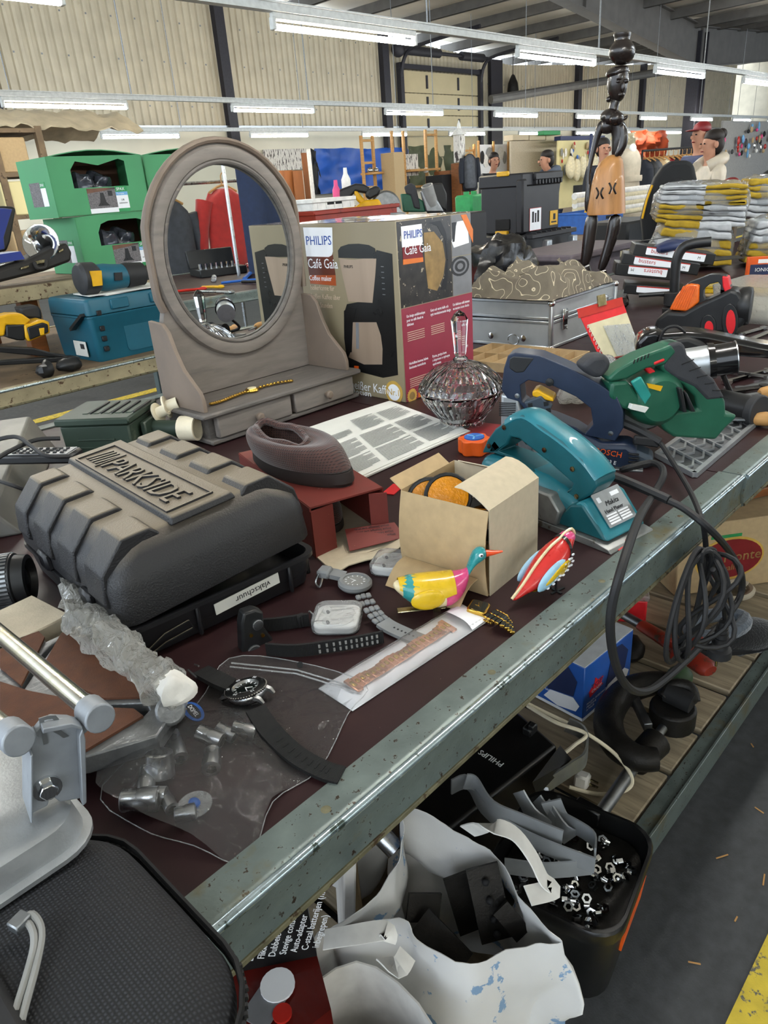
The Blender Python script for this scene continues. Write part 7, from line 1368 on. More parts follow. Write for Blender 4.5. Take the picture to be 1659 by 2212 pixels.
tag(obj('timber_board', G().box((0, 0, 0), (1.3, .22, .03), .003), 'brown_wood', loc=(2.1, .86, SB+.27), rot=(0, 0, -.5)), 'reddish timber board lying on the brown carton', 'board')
tag(obj('rope_coil', G().tube(smooth_path([B(1590+30*cos(a)*(1+.1*k), 1275+18*sin(a), .14+.01*k) for k in range(3) for a in [2*pi*i/8 for i in range(8)]], 4), .009, 6), 'pale_board'), 'frayed pale rope lying beside the slipper', 'rope')
# galvanised straps, black bucket of nuts
bu = thing('nut_bucket', 'black square bucket filled with steel nuts', 'bucket', (0, 0, 0)); mat('bucket_black', '131314', .32)
zb_, zt_ = SB, .33; tq_ = [T(x, y, zt_) for x, y in ((1185, 1905), (1110, 1760), (1225, 1715), (1345, 1790), (1330, 1905), (1250, 1985))]
cxb, cyb = (.92, .50); ang_ = rad(10)
def bring(s, z, r=.05): return [(cxb+x*cos(ang_)-y*sin(ang_), cyb+x*sin(ang_)+y*cos(ang_), z) for x, y in rrect(.235*s, .225*s, r, 5)]
bc_ = sum((T(x, y, zt_) for x, y in ((1130, 1900), (1225, 1690), (1345, 1840), (1225, 1985))), V())/4; cxb, cyb = bc_.x, bc_.y
obj('wall', G().loft([bring(.8, SB), bring(.97, zt_-.03), bring(1.0, zt_-.03), bring(1.02, zt_-.004), bring(1.0, zt_), bring(.96, zt_), bring(.93, zt_-.03), bring(.78, SB+.01)]), 'bucket_black', bu)
obj('side_label', G().prism([(x, z) for x, z in ((-.05, .10), (.06, .10), (.066, .15), (-.058, .15))], 0, .004, frame((cxb+.0925*sin(ang_), cyb-.0925*cos(ang_), SB), (cos(ang_), sin(ang_), 0), (.09*sin(ang_), -.09*cos(ang_), 1))), 'orange', bu); obj('handle_ear', G().box((cxb+.118, cyb+.03, zt_-.02), (.02, .05, .03), .003), 'bucket_black', bu)
rr = random.Random(3); nuts = G()
nutg = G(); nutg.lathe([(.008, 0), (.0085, .002), (.0085, .006), (.008, .008), (.0045, .008), (.0045, 0)], 6, None, True); proto = None
for k in range(90):
    x, y = rr.uniform(-.09, .09), rr.uniform(-.09, .09); loc = (cxb+x, cyb+y, .292+rr.uniform(0, .012)); rot = (rr.uniform(-1, 1), rr.uniform(-1, 1), rr.uniform(0, 3))
    if proto is None: proto = tag(obj('steel_nut', nutg, 'chrome', loc=loc, rot=rot, ang=20), 'loose zinc nut in the black bucket', 'nut', 'nuts in the black bucket')
    else: c_ = proto.copy(); C.objects.link(c_); c_.location = loc; c_.rotation_euler = rot
obj('nut_fill', G().prism([p[:2] for p in bring(.9, 0)], .27, .292), 'dark_iron', bu)
mat('galv', 'a4a8ab', .42, .35, v=.18, s=14)
slab_ = ['upper wavy galvanised strap over the bucket', 'second wavy galvanised strap over the bucket', 'straight galvanised strap across the bucket rim', 'lower galvanised strap beside the white bag', 'short galvanised strap standing in the bucket', 'thin galvanised strap in the bucket', 'bent galvanised strap at the bucket back', 'narrow galvanised strap leaning by the floodlight']
for k, (pts, z0, z1) in enumerate((([(975, 1700), (1010, 1690), (1040, 1740), (1100, 1790), (1180, 1830), (1285, 1870)], .37, .36), ([(1005, 1688), (1030, 1695), (1065, 1745), (1130, 1775), (1215, 1810)], .40, .38), ([(1285, 1850), (1280, 1810), (1215, 1770), (1170, 1750)], .37, .36), ([(1090, 1870), (1180, 1880), (1280, 1872)], .34, .34), ([(1120, 1710), (1150, 1760), (1180, 1790)], .40, .34), ([(1160, 1725), (1190, 1770), (1215, 1800)], .38, .34), ([(1180, 1735), (1215, 1790), (1235, 1810)], .38, .34), ([(1190, 1730), (1205, 1760), (1240, 1800)], .40, .34))):
    P = [T(x, y, z0+(z1-z0)*i/(len(pts)-1)) for i, (x, y) in enumerate(pts)]; tag(obj('metal_strap', G().tube(smooth_path(P, 5), 1, 4, False, (.0022, .024), up=(0, 0, 1)), 'galv'), slab_[k], 'strap', 'galvanised straps')
# white patterned shopping bag with dark steel plates
mat('bag_white', 'd3d2d0', .7, v=.05, s=10, c2='7f9dbd', c2s=16, c2t=.60, c2w=.02, b=.05)
sg = thing('shopping_bag', 'white woven shopping bag with blue print, open mouth', 'bag', (0, 0, 0)); mouth = [T(x, y, z) for x, y, z in ((880, 1740, .46), (990, 1800, .42), (1080, 1850, .40), (1120, 1940, .39), (1215, 2030, .38), (1150, 2035, .37), (1010, 2085, .36), (900, 2030, .37), (860, 1985, .38), (710, 2010, .37), (780, 1960, .40), (850, 1880, .42), (870, 1810, .44))]
mp_ = smooth_path(mouth, 4, True); bcn = sum(mp_, V())/len(mp_)
def bagw(u, v):
    i = u*len(mp_); a = mp_[int(i) % len(mp_)]; b = mp_[(int(i)+1) % len(mp_)]; p = a.lerp(b, i-int(i)); q_ = V((bcn.x+(p.x-bcn.x)*1.0-.01, bcn.y+(p.y-bcn.y)*1.0+.01, SB+.004)); r = p.lerp(q_, v); r += V((p.x-bcn.x, p.y-bcn.y, 0))*.22*sin(pi*v); return r+noise.noise_vector(r*11)*.04*min(1, v*4)+noise.noise_vector(r*30)*.007
obj('bag_wall', G().grid(96, 16, bagw, .0012, True), 'bag_white', sg)
for s, pts in enumerate((((1010, 1795, .43), (1060, 1785, .48), (1110, 1800, .47), (1150, 1850, .44), (1175, 1900, .41), (1195, 1920, .40), (1140, 1935, .41)), ((700, 2030, .39), (760, 2020, .40), (835, 2010, .40), (835, 2035, .39)), ((830, 2070, .37), (860, 2090, .38), (880, 2060, .38)))): obj('handle_strap', G().tube(smooth_path([T(*p) for p in pts], 5), 1, 4, False, (.020, .0016), up=(.3, -.5, .8)), 'white', sg)
pls = ['perforated dark steel plate standing in the white bag', 'dark steel bar lying at the front of the white bag', 'short dark steel plate at the left of the white bag', 'dark steel bar behind the perforated plate', 'dark steel strip against the right side of the bag']
for k, (a, b, wd) in enumerate((((1040, 1870, .40), (1075, 2030, .30), .036), ((905, 1990, .33), (1000, 2090, .30), .034), ((880, 1960, .34), (950, 1960, .32), .03), ((985, 1890, .38), (1020, 2010, .27), .03), ((1080, 1960, .36), (1130, 2020, .32), .02))):
    t = thing('steel_plate', pls[k], 'metal plate', (0, 0, 0), 0, 'dark steel plates in the bag'); A_, B_ = T(*a), T(*b); obj('plate', G().tube([A_, B_], 1, 4, False, (wd, .004), up=(-.5, -.6, .5)), 'dark_iron', t)
    if k == 0:
        for f in (.2, .45, .7, .9): p = A_.lerp(B_, f); obj('hole', G().ball(p+V((-.004, -.005, .004)), .006, 8, 6), 'matt_black', t)
# white tub, flashlight carton
wt = thing('white_tub', 'white plastic tub at the bottom edge of the picture', 'tub', (0, 0, 0)); tm_ = [T(x, y, .33) for x, y in ((770, 2075), (935, 2212), (900, 2420), (600, 2340), (590, 2212))]; tp_ = smooth_path(tm_, 4, True); tcn = sum(tp_, V())/len(tp_)
def tub(u, v): i = u*len(tp_); p = tp_[int(i) % len(tp_)].lerp(tp_[(int(i)+1) % len(tp_)], i-int(i)); return V((tcn.x+(p.x-tcn.x)*(1-.12*v), tcn.y+(p.y-tcn.y)*(1-.12*v), .33-(.33-SB)*v))
obj('wall', G().grid(60, 8, tub, .003, True), 'white', wt); obj('contents', G().ball((tcn.x, tcn.y, SB+.05), (.09, .08, .04), 14, 8), 'dark_iron', wt)
mat('fl_red', '5a1712', .35, v=.4, s=7, coat=.2); fx = thing('torch_carton', 'black and red flashlight carton under the table front', 'box', (0, 0, 0))
k0 = [T(x, y, .36) for x, y in ((465, 2110), (685, 2065), (715, 2180), (520, 2330))]; Mtop = frame(T(520, 2200, .36), (k0[1]-k0[0]), V((0, 0, 1)).cross(k0[1]-k0[0])); 
def blk(q4, z0, z1): return G().add([V((p.x, p.y, z0)) for p in q4]+[V((p.x, p.y, z1)) for p in q4], [(0, 3, 2, 1), (4, 5, 6, 7), (0, 1, 5, 4), (1, 2, 6, 5), (2, 3, 7, 6), (3, 0, 4, 7)])
obj('carton', blk(k0, SB, .36), 'fl_red', fx); k1 = [k0[0], k0[1], T(660, 1930, .40), T(560, 2010, .40)]
back = [T(465, 2110, .362), T(685, 2065, .362), T(650, 1890, .50), T(500, 1960, .50)]; bn = (back[1]-back[0]).cross(back[3]-back[0]).normalized()
obj('raised_lid', G().add(back+[p-bn*.01 for p in back], [(0, 1, 2, 3), (7, 6, 5, 4), (0, 4, 5, 1), (1, 5, 6, 2), (2, 6, 7, 3), (3, 7, 4, 0)]), 'print_black', fx)
dn = (back[3]-back[0]).normalized(); dx = (back[1]-back[0]).normalized()
for i, s in enumerate(('Features:', 'Extra heldere zaklamp', 'Flikkerende alarm', 'Dubbele veiligheids', 'Stevige constructie', 'Auto-adapter', 'C-staal batterijen (niet', 'inbegrepen)')):
    obj('lettering', G().text(s, .019 if i == 0 else .0145, frame(back[0]+dx*(.034+.0155*i)+dn*.02+bn*.001, dn, -dx), .0005), 'print_white', fx, ang=0)
tA, tB = T(545, 2212, .366), T(600, 2130, .366); tpn = obj('torch_print', G().tube([tA, tA.lerp(tB, .6), tB], 1, 4, False, (.03, .002), up=(0, 0, 1)), 'print_grey', fx); obj('torch_head_print', G().prism(circ(.024, 20, tB.x, tB.y), .366, .370), 'print_white', fx); obj('torch_red_print', G().prism(circ(.013, 16, *tuple(T(610, 2190, .366))[:2]), .365, .369), 'red', fx)
mat('wallpaper', 'c9c6c2', .7); tag(obj('white_board', G().box((0, 0, .14), (.02, .30, .30), .003), 'wallpaper', loc=tuple(B(740, 1960))[:2]+(SB,), rot=(0, .1, -.7)), 'white board leaning behind the shopping bag', 'board')
tag(obj('blue_print_bag', lump(G(), B(800, 1920, .24)+V((.05, .1, 0)), (.08, .07, .12), 18, .3, 16), 'bag_white'), 'second white and blue bag behind the shopping bag', 'bag')
tag(obj('steel_pipe', G().ring(T(820, 1800, .40), T(855, 1835, .38), .017, .014, 16), 'steel'), 'short steel pipe end under the table rail', 'pipe')
tag(obj('fibre_board', G().box((0, 0, .1), (.03, .3, .2), .003), 'card', loc=tuple(B(760, 1890))[:2]+(SB,), rot=(0, 0, -.7)), 'brown fibre board behind the white bags', 'board')
# ---------------------------------------------------------------- stalls along the back wall
def wr(name, label, cat, x0, y0, x1, y1, Y, m, th=.04, wav=0, grp=None):
    a, b = AY(x0, y1, Y), AY(x1, y0, Y); a2, b2 = AY(x0, y0, Y), AY(x1, y1, Y)
    X0, X1_ = (a.x+a2.x)/2, (b.x+b2.x)/2; z0, z1 = (a.z+b2.z)/2, (b.z+a2.z)/2
    if cat in ('board', 'post', 'chest', 'case', 'screen', 'pole', 'stall wall') or name == 'card_column': z0 = .0
    if wav: g = G().grid(26, 14, lambda u, v: (X0+(X1_-X0)*u+.03*sin(9*v+u*5), Y+wav*noise.noise(V((u*6, v*2.5, X0)))+.5*wav*noise.noise(V((u*17, v*6, X0))), z0+(z1-z0)*v+.05*noise.noise(V((u*4, 7, X0)))*v), .01)
    else: g = G().box(((X0+X1_)/2, Y, (z0+z1)/2), (X1_-X0, th, z1-z0), .006)
    return tag(obj(name, g, m), label, cat, grp)
mat('tarp_blue', '1f4fa3', .45, v=.2, s=2.5, b=.2, bs=12); mat('tarp_green', '4a5038', .6, v=.25, s=3); mat('tarp_black', '1d1f22', .6); mat('board_brown', '8a542c', .6, v=.2, s=3, stretch=(3, 3, .4)); mat('bark_print', 'cfcac2', .7, v=.1, c2='3a3230', c2s=9, c2t=.53, c2w=.05, stretch=(3, 1, .6)); mat('yellow_wall', 'd8cd9a', .7, v=.08, s=2)
wr('brown_panel', 'left brown board leaning at the back wall', 'board', 603, 368, 636, 470, 13.9, 'board_brown', grp='brown boards'); wr('brown_panel', 'middle brown board leaning at the back wall', 'board', 637, 368, 657, 468, 13.8, 'board_brown', grp='brown boards'); wr('brown_panel', 'narrow right brown board at the back wall', 'board', 658, 330, 668, 466, 13.9, 'board_brown', grp='brown boards')
wr('tree_picture', 'canvas print of bare trees above the brown boards', 'picture', 570, 322, 664, 368, 15.9, 'bark_print', .04); wr('white_post', 'white post between brown boards and blue tarp', 'post', 668, 322, 675, 430, 13.7, 'white')
wr('black_curtain', 'narrow black sheet beside the blue tarp', 'sheet', 674, 322, 690, 420, 15.8, 'tarp_black', wav=.06); wr('blue_tarp', 'bright blue tarpaulin hung on the back wall', 'tarp', 682, 320, 882, 412, 15.8, 'tarp_blue', wav=.16); wr('green_tarp', 'olive green tarpaulin hung beside the blue one', 'tarp', 885, 314, 982, 404, 15.8, 'tarp_green', wav=.16)
def ladder(label, xs, y0, y1, Y, rungs):
    t = thing('wooden_rack', label, 'rack', (0, 0, 0), 0, 'pine racks at the back wall'); a, b = AY(xs[0], y1, Y), AY(xs[1], y1, Y); top = AY(xs[0], y0, Y).z
    for x in (a.x, b.x): obj('upright', G().box((x, Y, top/2), (.06, .06, top), .004), 'pine', t)
    for z in rungs: obj('rung', G().box(((a.x+b.x)/2, Y, z), (b.x-a.x, .05, .05), .004), 'pine', t)
ladder('left tall pine rack in front of the blue tarp', (787, 811), 293, 400, 12.6, (.5, .95, 1.4, 1.9, 2.35)); ladder('middle pine rack beside the cardboard column', (852, 876), 283, 400, 12.6, (.5, .95, 1.5, 1.95)); ladder('right pine rack in front of the green tarp', (923, 945), 280, 400, 12.6, (.5, .95, 1.45, 2.45)); ladder('short orange pine rack behind the hanging jacket', (1003, 1025), 312, 380, 12.9, (1.6, 1.9, 2.1))
for k, (x0, x1, y) in enumerate(((790, 860, 374), (875, 940, 368), (905, 990, 400))): wr('pine_shelf', ['pine shelf board in front of the blue tarp', 'pine shelf board carrying white helmets', 'low pine shelf board before the green tarp'][k], 'shelf', x0, y-3, x1, y+2, 12.6, 'pine', .35)
wr('card_column', 'tall cardboard column before the blue tarp', 'box', 838, 330, 860, 408, 12.3, 'card', .4); wr('framed_picture', 'grey framed panel between the pine racks', 'panel', 862, 333, 902, 380, 12.7, 'bark_print', .05)
for k, px in enumerate((800, 812, 920)): tag(obj('round_cup', G().ball(AY(px, 368, 12.5), (.07, .07, .06), 10, 7), 'steel' if k < 2 else 'white'), ['left steel cup on the pine shelf', 'right steel cup on the pine shelf', 'white round helmet on the pine shelf'][k], 'cup' if k < 2 else 'helmet')
# lantern, jacket, chest
p0 = AY(993, 352, 11.5); la = thing('metal_lantern', 'tall white metal lantern with lattice sides beside the jacket', 'lantern', (p0.x, 11.5, p0.z)); obj('cage', G().box((0, 0, .30), (.2, .2, .58), .01), 'bark_print', la); obj('roof', G().lathe([(.19, .58), (.1, .68), (.05, .72), (.04, .8), (0, .9)], 8), 'white', la); obj('stand', G().box((0, 0, -p0.z/2), (.3, .3, p0.z), .01), 'brown_wood', la)
def garment(label, px, py, Y, w, h, m, grp=None, name='hanging_jacket', sleeves=True, hook=True, sc=1):
    c_ = AY(px, py, Y) if not hasattr(px, '__len__') else V(px); t = thing(name, label, 'jacket', c_, 0, grp)
    rings = []
    for z, k, dp in ((0, .28, .05), (-.05*h/.7, .5, .08), (-.10*h/.7, .92, .10), (-.3*h/.7, .86, .11), (-.55*h/.7, .9, .12), (-h, .95, .12)): rings.append([(w/2*k*cos(a)+.012*sin(5*a+z*9), dp*sin(a)+.015*sin(4*a+z*7), z) for a in [2*pi*i/20 for i in range(20)]])
    obj('garment_body', G().loft(rings), m, t, sub=1)
    if sleeves:
        for s in (-1, 1): obj('sleeve', G().tube(smooth_path([(s*w*.42, 0, -.10*h/.7), (s*w*.56, 0, -.3*h/.7), (s*w*.60, -.02, -.75*h)], 4), [.085*w/.5, .08*w/.5, .075*w/.5, .07*w/.5, .065*w/.5, .06*w/.5, .058*w/.5, .055*w/.5, .05*w/.5], 10), m, t)
    if hook: obj('hanger', G().tube(smooth_path([(-w*.3, 0, -.04), (0, 0, .02), (w*.3, 0, -.04)], 3), .012, 6).tube(smooth_path([(0, 0, .02), (0, 0, .10), (.03, 0, .13), (.05, 0, .10)], 3), .006, 5), 'pine', t)
    return t
mat('cloth_navy', '23262f', .85, v=.2, s=15); mat('cloth_grey', '4b4d52', .85, v=.2, s=15); garment('dark zip jacket hanging from the pine rack', 1014, 332, 11.3, .55, .82, 'cloth_navy'); j = garment('grey pullover front hung inside the dark jacket', 1014, 334, 11.18, .36, .74, 'cloth_grey', sleeves=False, hook=False)
wr('dark_chest', 'dark wooden chest behind the hanging jacket', 'chest', 955, 368, 1000, 396, 12.2, 'brown_wood', .5); wr('black_drum', 'black round case on the low shelf', 'case', 937, 378, 968, 395, 11.9, 'matt_black', .5)
pb = wr('poster_board', 'white poster board with printed caps and faces', 'board', 1034, 312, 1098, 376, 12.8, 'print_white', .04)
for k in range(7): q_ = AY(1042+8*k, 340+9*sin(k*2.1), 12.76); obj('poster_motif', G().ball((0, 0, 0), (.10+.03*(k % 3), .01, .16), 10, 7), ('ink', 'white', 'grey', 'card_pale')[k % 4], pb, loc=q_)
for x in (1034, 1066, 1098): q_ = AY(x, 345, 12.74); obj('poster_batten', G().box((0, 0, 0), (.06, .04, .9)), 'pine', pb, loc=q_)
wr('beige_screen', 'large plain beige partition screen behind the man in grey', 'screen', 1102, 304, 1200, 385, 12.2, 'pale_board', .06); wr('green_beam', 'green roll lying on top of the stall', 'roll', 1168, 283, 1204, 292, 12, 'green', .2); wr('blue_beam', 'dark blue awning roll over the stall', 'roll', 1204, 294, 1300, 303, 11.5, 'navy', .2)
for k in range(3): wr('ceiling_carton', ['left', 'middle', 'right'][k]+' flat cardboard strip above the beige screen', 'box', 1098+36*k, 292, 1132+36*k, 304, 12.3, 'card_pale', .3)
# hanging goods stall
sw_ = wr('goods_wall', 'yellow lit stall wall hung with small goods', 'stall wall', 1203, 303, 1300, 420, 11.2, 'yellow_wall', .05); rr = random.Random(5)
for k in range(34):
    q_ = AY(1208+rr.random()*86, 310+rr.random()*62, 11.12); m = ('matt_black', 'white', 'card', 'red', 'grey', 'blue', 'cream')[rr.randrange(7)]; obj('hung_item', lump(G(), (0, 0, 0), (.03+.05*rr.random(), .02, .05+.09*rr.random()), 8, .3, 9), m, sw_, loc=q_)
for k in range(5): q_ = AY(1232+13*k, 345+6*(k % 2), 10.9); tag(obj('white_bag', lump(G(), (0, 0, -.2), (.16, .1, .30), 14, .35, 5), 'cream', loc=q_), ['first', 'second', 'third', 'fourth', 'fifth'][k]+' cream cloth bag from the left hanging at the goods stall', 'bag', 'cream bags at the stall')
wr('blue_post', 'thin dark blue tent pole beside the carved figure', 'pole', 1272, 288, 1276, 440, 8.5, 'navy', .04)
# orange tent, rack of clothes, right hand stalls
mat('tent_orange', 'c2512a', .6, v=.15, s=2); wr('orange_tent', 'orange canvas hanging over the clothes rack', 'canvas', 1366, 282, 1440, 345, 9.8, 'tent_orange', wav=.2); wr('cream_awning', 'cream awning edge left of the orange canvas', 'awning', 1325, 288, 1372, 312, 9.6, 'cream', wav=.1)
ra, rb2 = AY(1388, 326, 6.2), AY(1508, 317, 6.0); rk = thing('clothes_rack', 'black clothes rail crowded with hangers', 'clothes rack', (0, 0, 0)); obj('rail', G().cyl(ra, rb2, .018, n=8), 'matt_black', rk)
for p in (ra, rb2): obj('post', G().cyl((p.x, p.y, 0), p, .018, n=8), 'matt_black', rk)
cols_ = ('cloth_navy', 'tarp_black', 'cloth_grey', 'card', 'cream', 'dark_red', 'matt_black', 'brown_wood'); od = ['first', 'second', 'third', 'fourth', 'fifth', 'sixth', 'seventh', 'eighth', 'ninth', 'tenth', 'eleventh', 'twelfth']
for k in range(12):
    p = ra.lerp(rb2, (k+.5)/12)-V((0, 0, .13)); t = garment(od[k]+' garment from the left on the black clothes rail', p, 0, 0, .46, .85, cols_[k % 8], 'garments on the black rail', 'hanging_garment', sleeves=False); t.rotation_euler = (0, 0, rad(75))
mq = AY(1362, 322, 5.5); mn = thing('dress_form', 'cream coat on a tailor dummy behind the carved figure', 'dummy', mq); mat('coat_beige', 'b5a893', .8, v=.12, s=12)
obj('coat', G().loft([[(r*cos(a)*1.25, r*sin(a), z) for a in [2*pi*i/16 for i in range(16)]] for z, r in ((.02, .07), (-.04, .12), (-.14, .17), (-.35, .15), (-.5, .15), (-.8, .22), (-1.0, .24))]), 'coat_beige', mn, sub=1); obj('neck_cap', G().ball((-.05, -.06, .0), (.06, .05, .07), 12, 8), 'white', mn); obj('belt', G().lathe([(.19, -.44), (.195, -.40), (.19, -.36)], 16), 'coat_beige', mn); obj('stand', G().cyl((0, 0, -mq.z), (0, 0, -.9), .03, n=8).cyl((0, 0, -mq.z), (0, 0, -mq.z+.03), .22, n=16), 'dark_iron', mn)
st2 = wr('accessory_wall', 'grey mesh stall wall full of accessories at the far right', 'stall wall', 1556, 262, 1700, 345, 7.6, 'grey', .05)
for k in range(40):
    q_ = AY(1560+rr.random()*120, 268+rr.random()*70, 7.5); m = ('matt_black', 'white', 'pink', 'light_blue', 'red', 'card', 'chrome', 'dark_grey')[rr.randrange(8)]; obj('hung_item', lump(G(), (0, 0, 0), (.03+.06*rr.random(), .03, .04+.08*rr.random()), 8, .3, 9), m, st2, loc=q_)
for k in range(10):
    q_ = T(1440+24*k, 392-5*(k % 3), 1.13); tag(obj('heap_item', lump(G(), (0, 0, 0), (.16, .12, .08+.03*(k % 3)), 14, .45, 7), ('cream', 'dark_red', 'matt_black', 'pink', 'white', 'cloth_navy', 'card', 'green', 'grey', 'tarp_black')[k], loc=(6.5+.33*k, 2.3-.04*k+.15*(k % 2), 1.13)), od[k]+' item from the left in the clothing heap behind the glove packs', 'clothing', 'clothing heap')
tag(obj('heap_table', G().box((7.9, 2.35, 1.07), (3.6, .9, .04), .01).box((6.3, 2.2, .53), (.06, .06, 1.05)).box((9.5, 2.2, .53), (.06, .06, 1.05)), 'old_board'), 'table carrying the clothing heap behind the glove packs', 'table')
for k in range(6):
    a = AY(1345, 412+9*k, 4.3); tag(obj('white_roll', G().cyl(a-V((1.1, 0, 0)), a+V((1.2, 0, 0)), .035, n=12), ('white', 'cream')[k % 2]), od[k]+' pale roll from the top in the stack behind the carved figure', 'roll', 'stack of pale rolls')
rkk = thing('roll_rack', 'black posts holding the pale rolls', 'rack', (0, 0, 0))
for x in (7.75, 8.7): obj('post', G().box((x, 4.38, .62), (.06, .08, 1.24)), 'matt_black', rkk)
tag(obj('dark_tub', G().box((0, 0, .09), (.7, .4, .18), .02), 'tarp_black', loc=tuple(AY(1350, 500, 3.0))[:2]+(.80,)), 'black flat tub behind the legs of the carved figure', 'tub')
# far left: shelf of boxes and plastic covered pile
fs = thing('storage_rack', 'pine storage rack of small boxes at the far left', 'rack', (0, 0, 0)); a, b = AY(-120, 440, 6.4), AY(72, 340, 6.4)
for z in (1.0, 1.35, 1.65, 1.95): obj('shelf', G().box(((a.x+b.x)/2, 6.4, z), (b.x-a.x, .4, .03)), 'old_board', fs)
for x in (a.x, b.x-.35, b.x): obj('upright', G().box((x, 6.22, .99), (.05, .05, 1.98)), 'old_board', fs)
ms = ('card', 'cream', 'card_pale', 'yellow_wall', 'dark_grey', 'orange', 'card')
for k in range(9): tag(obj('storage_box', G().box((0, 0, .12), (.27, .3, .24-.05*(k % 3)), .008), ms[k % 7], loc=(b.x-.25-.42*(k % 3), 6.36, (1.015, 1.365, 1.665)[k//3])), ['right', 'middle', 'left'][k % 3]+' box on the '+['lowest', 'middle', 'top'][k//3]+' board of the far left rack', 'box', 'boxes on the far left rack')
mat('sheet_cloud', 'b5aa92', .5, v=.2, s=8, b=.6, bs=14); tag(obj('covered_pile', G().grid(30, 14, lambda u, v: (a.x+(b.x+.9-a.x)*u, 6.2+.9*v, 2.0+.16*sin(pi*v)+.05*noise.noise(V((u*14, v*6, 1)))-.05*u), .01), 'sheet_cloud'), 'plastic sheeted pile on top of the far left rack', 'sheeting')
# ---------------------------------------------------------------- people
mat('skin', 'b07f66', .6, v=.06); mat('hair_dark', '1c1512', .6, v=.3, s=60); mat('hoodie', '4d5563', .85, v=.15, s=14); mat('puffer', 'c2b8a6', .35, v=.12, s=14, b=.3, bs=20); mat('jeans', '2a3550', .85)
def skinmesh(name, J, E_, m, par, sub=2):
    me = bpy.data.meshes.new(name); keys = list(J); me.from_pydata([J[k][0] for k in keys], [(keys.index(a), keys.index(b)) for a, b in E_], []); o = bpy.data.objects.new(name, me); C.objects.link(o); me.materials.append(MT[m]); o.parent = par
    md = o.modifiers.new('k', 'SKIN'); md.use_smooth_shade = True
    for i, k in enumerate(keys): me.skin_vertices[0].data[i].radius = (J[k][1], J[k][2] if len(J[k]) > 2 else J[k][1]); me.skin_vertices[0].data[i].use_root = (i == 0)
    s_ = o.modifiers.new('s', 'SUBSURF'); s_.levels = s_.render_levels = sub; return o
def person(label, px, py, depth, face, top, hair='hair_dark', cap=None, bun=False, hood=False, nod=0):
    h = EYE+ray(px, py)*depth; s = (h.z+.13)/1.75; t = thing('person', label, 'person', (h.x, h.y, 0), face); hz = h.z/s
    J = {'pelvis': ((0, 0, .95), .13, .10), 'waist': ((0, 0, 1.1), .125, .09), 'chest': ((0, 0, 1.32), .15, .10), 'neckb': ((0, 0, 1.45), .06), 'neck': ((0, .01, 1.51), .05), 'chin': ((0, .03+nod, 1.57), .065, .06), 'head': ((0, .02+nod, 1.66), .08, .095), 'crown': ((0, .01+nod, 1.73), .06, .07)}
    E_ = [('pelvis', 'waist'), ('waist', 'chest'), ('chest', 'neckb'), ('neckb', 'neck'), ('neck', 'chin'), ('chin', 'head'), ('head', 'crown')]; JJ, EJ, JP, EP = {k: J[k] for k in ('pelvis', 'waist', 'chest', 'neckb')}, E_[:3], {'pelvis': J['pelvis']}, []
    for sd, n in ((-1, 'l'), (1, 'r')):
        A_ = {'sh'+n: ((sd*.17, 0, 1.41), .06), 'el'+n: ((sd*.23, .04, 1.14), .045), 'wr'+n: ((sd*.18, .20, 1.0), .032), 'ha'+n: ((sd*.16, .27, .98), .034)}; Lg = {'hi'+n: ((sd*.09, 0, .9), .085), 'kn'+n: ((sd*.10, .02, .5), .06), 'an'+n: ((sd*.10, 0, .09), .042), 'to'+n: ((sd*.10, .15, .04), .04)}
        J.update(A_); J.update(Lg); ea = [('chest', 'sh'+n), ('sh'+n, 'el'+n), ('el'+n, 'wr'+n), ('wr'+n, 'ha'+n)]; el = [('pelvis', 'hi'+n), ('hi'+n, 'kn'+n), ('kn'+n, 'an'+n), ('an'+n, 'to'+n)]; E_ += ea+el
        JJ.update({k: (v[0], v[1]+.018) for k, v in A_.items() if k[:2] != 'ha'}); EJ = EJ+ea[:3]; JP.update({k: (v[0], v[1]+.014) for k, v in Lg.items() if k[:2] != 'to'}); EP = EP+el[:3]
    JJ = {k: ((v[0], v[1]+.02, (v[2] if len(v) > 2 else v[1])+.02) if k in ('pelvis', 'waist', 'chest', 'neckb') else v) for k, v in JJ.items()}; JP['pelvis'] = (J['pelvis'][0], .145, .115)
    skinmesh('body', J, E_, 'skin', t); skinmesh('jacket', JJ, EJ, top, t); skinmesh('trousers', JP, EP, 'jeans', t)
    hd_ = (0, .005+nod, 1.69); obj('hair', G().loft([[(.088*k*cos(a), hd_[1]-.018+.102*k*sin(a)-.01*(1-k), z) for a in [2*pi*i/16 for i in range(16)]] for z, k in ((1.675, .85), (1.70, 1.0), (1.74, .97), (1.77, .75), (1.79, .3))]), cap or hair, t, sub=1)
    obj('back_hair', G().ball((0, -.04+nod, 1.65), (.092, .075, .10), 12, 8), hair, t)
    if bun: obj('hair_bun', G().ball((0, -.09+nod, 1.74), .05, 12, 8), hair, t)
    if cap: obj('cap_peak', G().ball((0, .13+nod, 1.70), (.075, .075, .01), 12, 6), cap, t)
    if hood: obj('hood', G().tube(smooth_path([(-.10, .08, 1.45), (-.13, -.02, 1.50), (0, -.12, 1.52), (.13, -.02, 1.50), (.10, .08, 1.45)], 4), .06, 10), top, t)
    obj('nose', G().ball((0, .125+nod, 1.635), (.014, .02, .02), 8, 6), 'skin', t); obj('mouth', G().ball((0, .105+nod, 1.59), (.024, .012, .006), 8, 6), 'dark_red', t)
    for sd in (-1, 1): obj('eye', G().ball((sd*.032, .105+nod, 1.66), (.012, .008, .007), 8, 6), 'matt_black', t); obj('ear', G().ball((sd*.088, .01+nod, 1.645), (.012, .025, .032), 8, 6), 'skin', t)
    t.scale = (s, s, s); return t
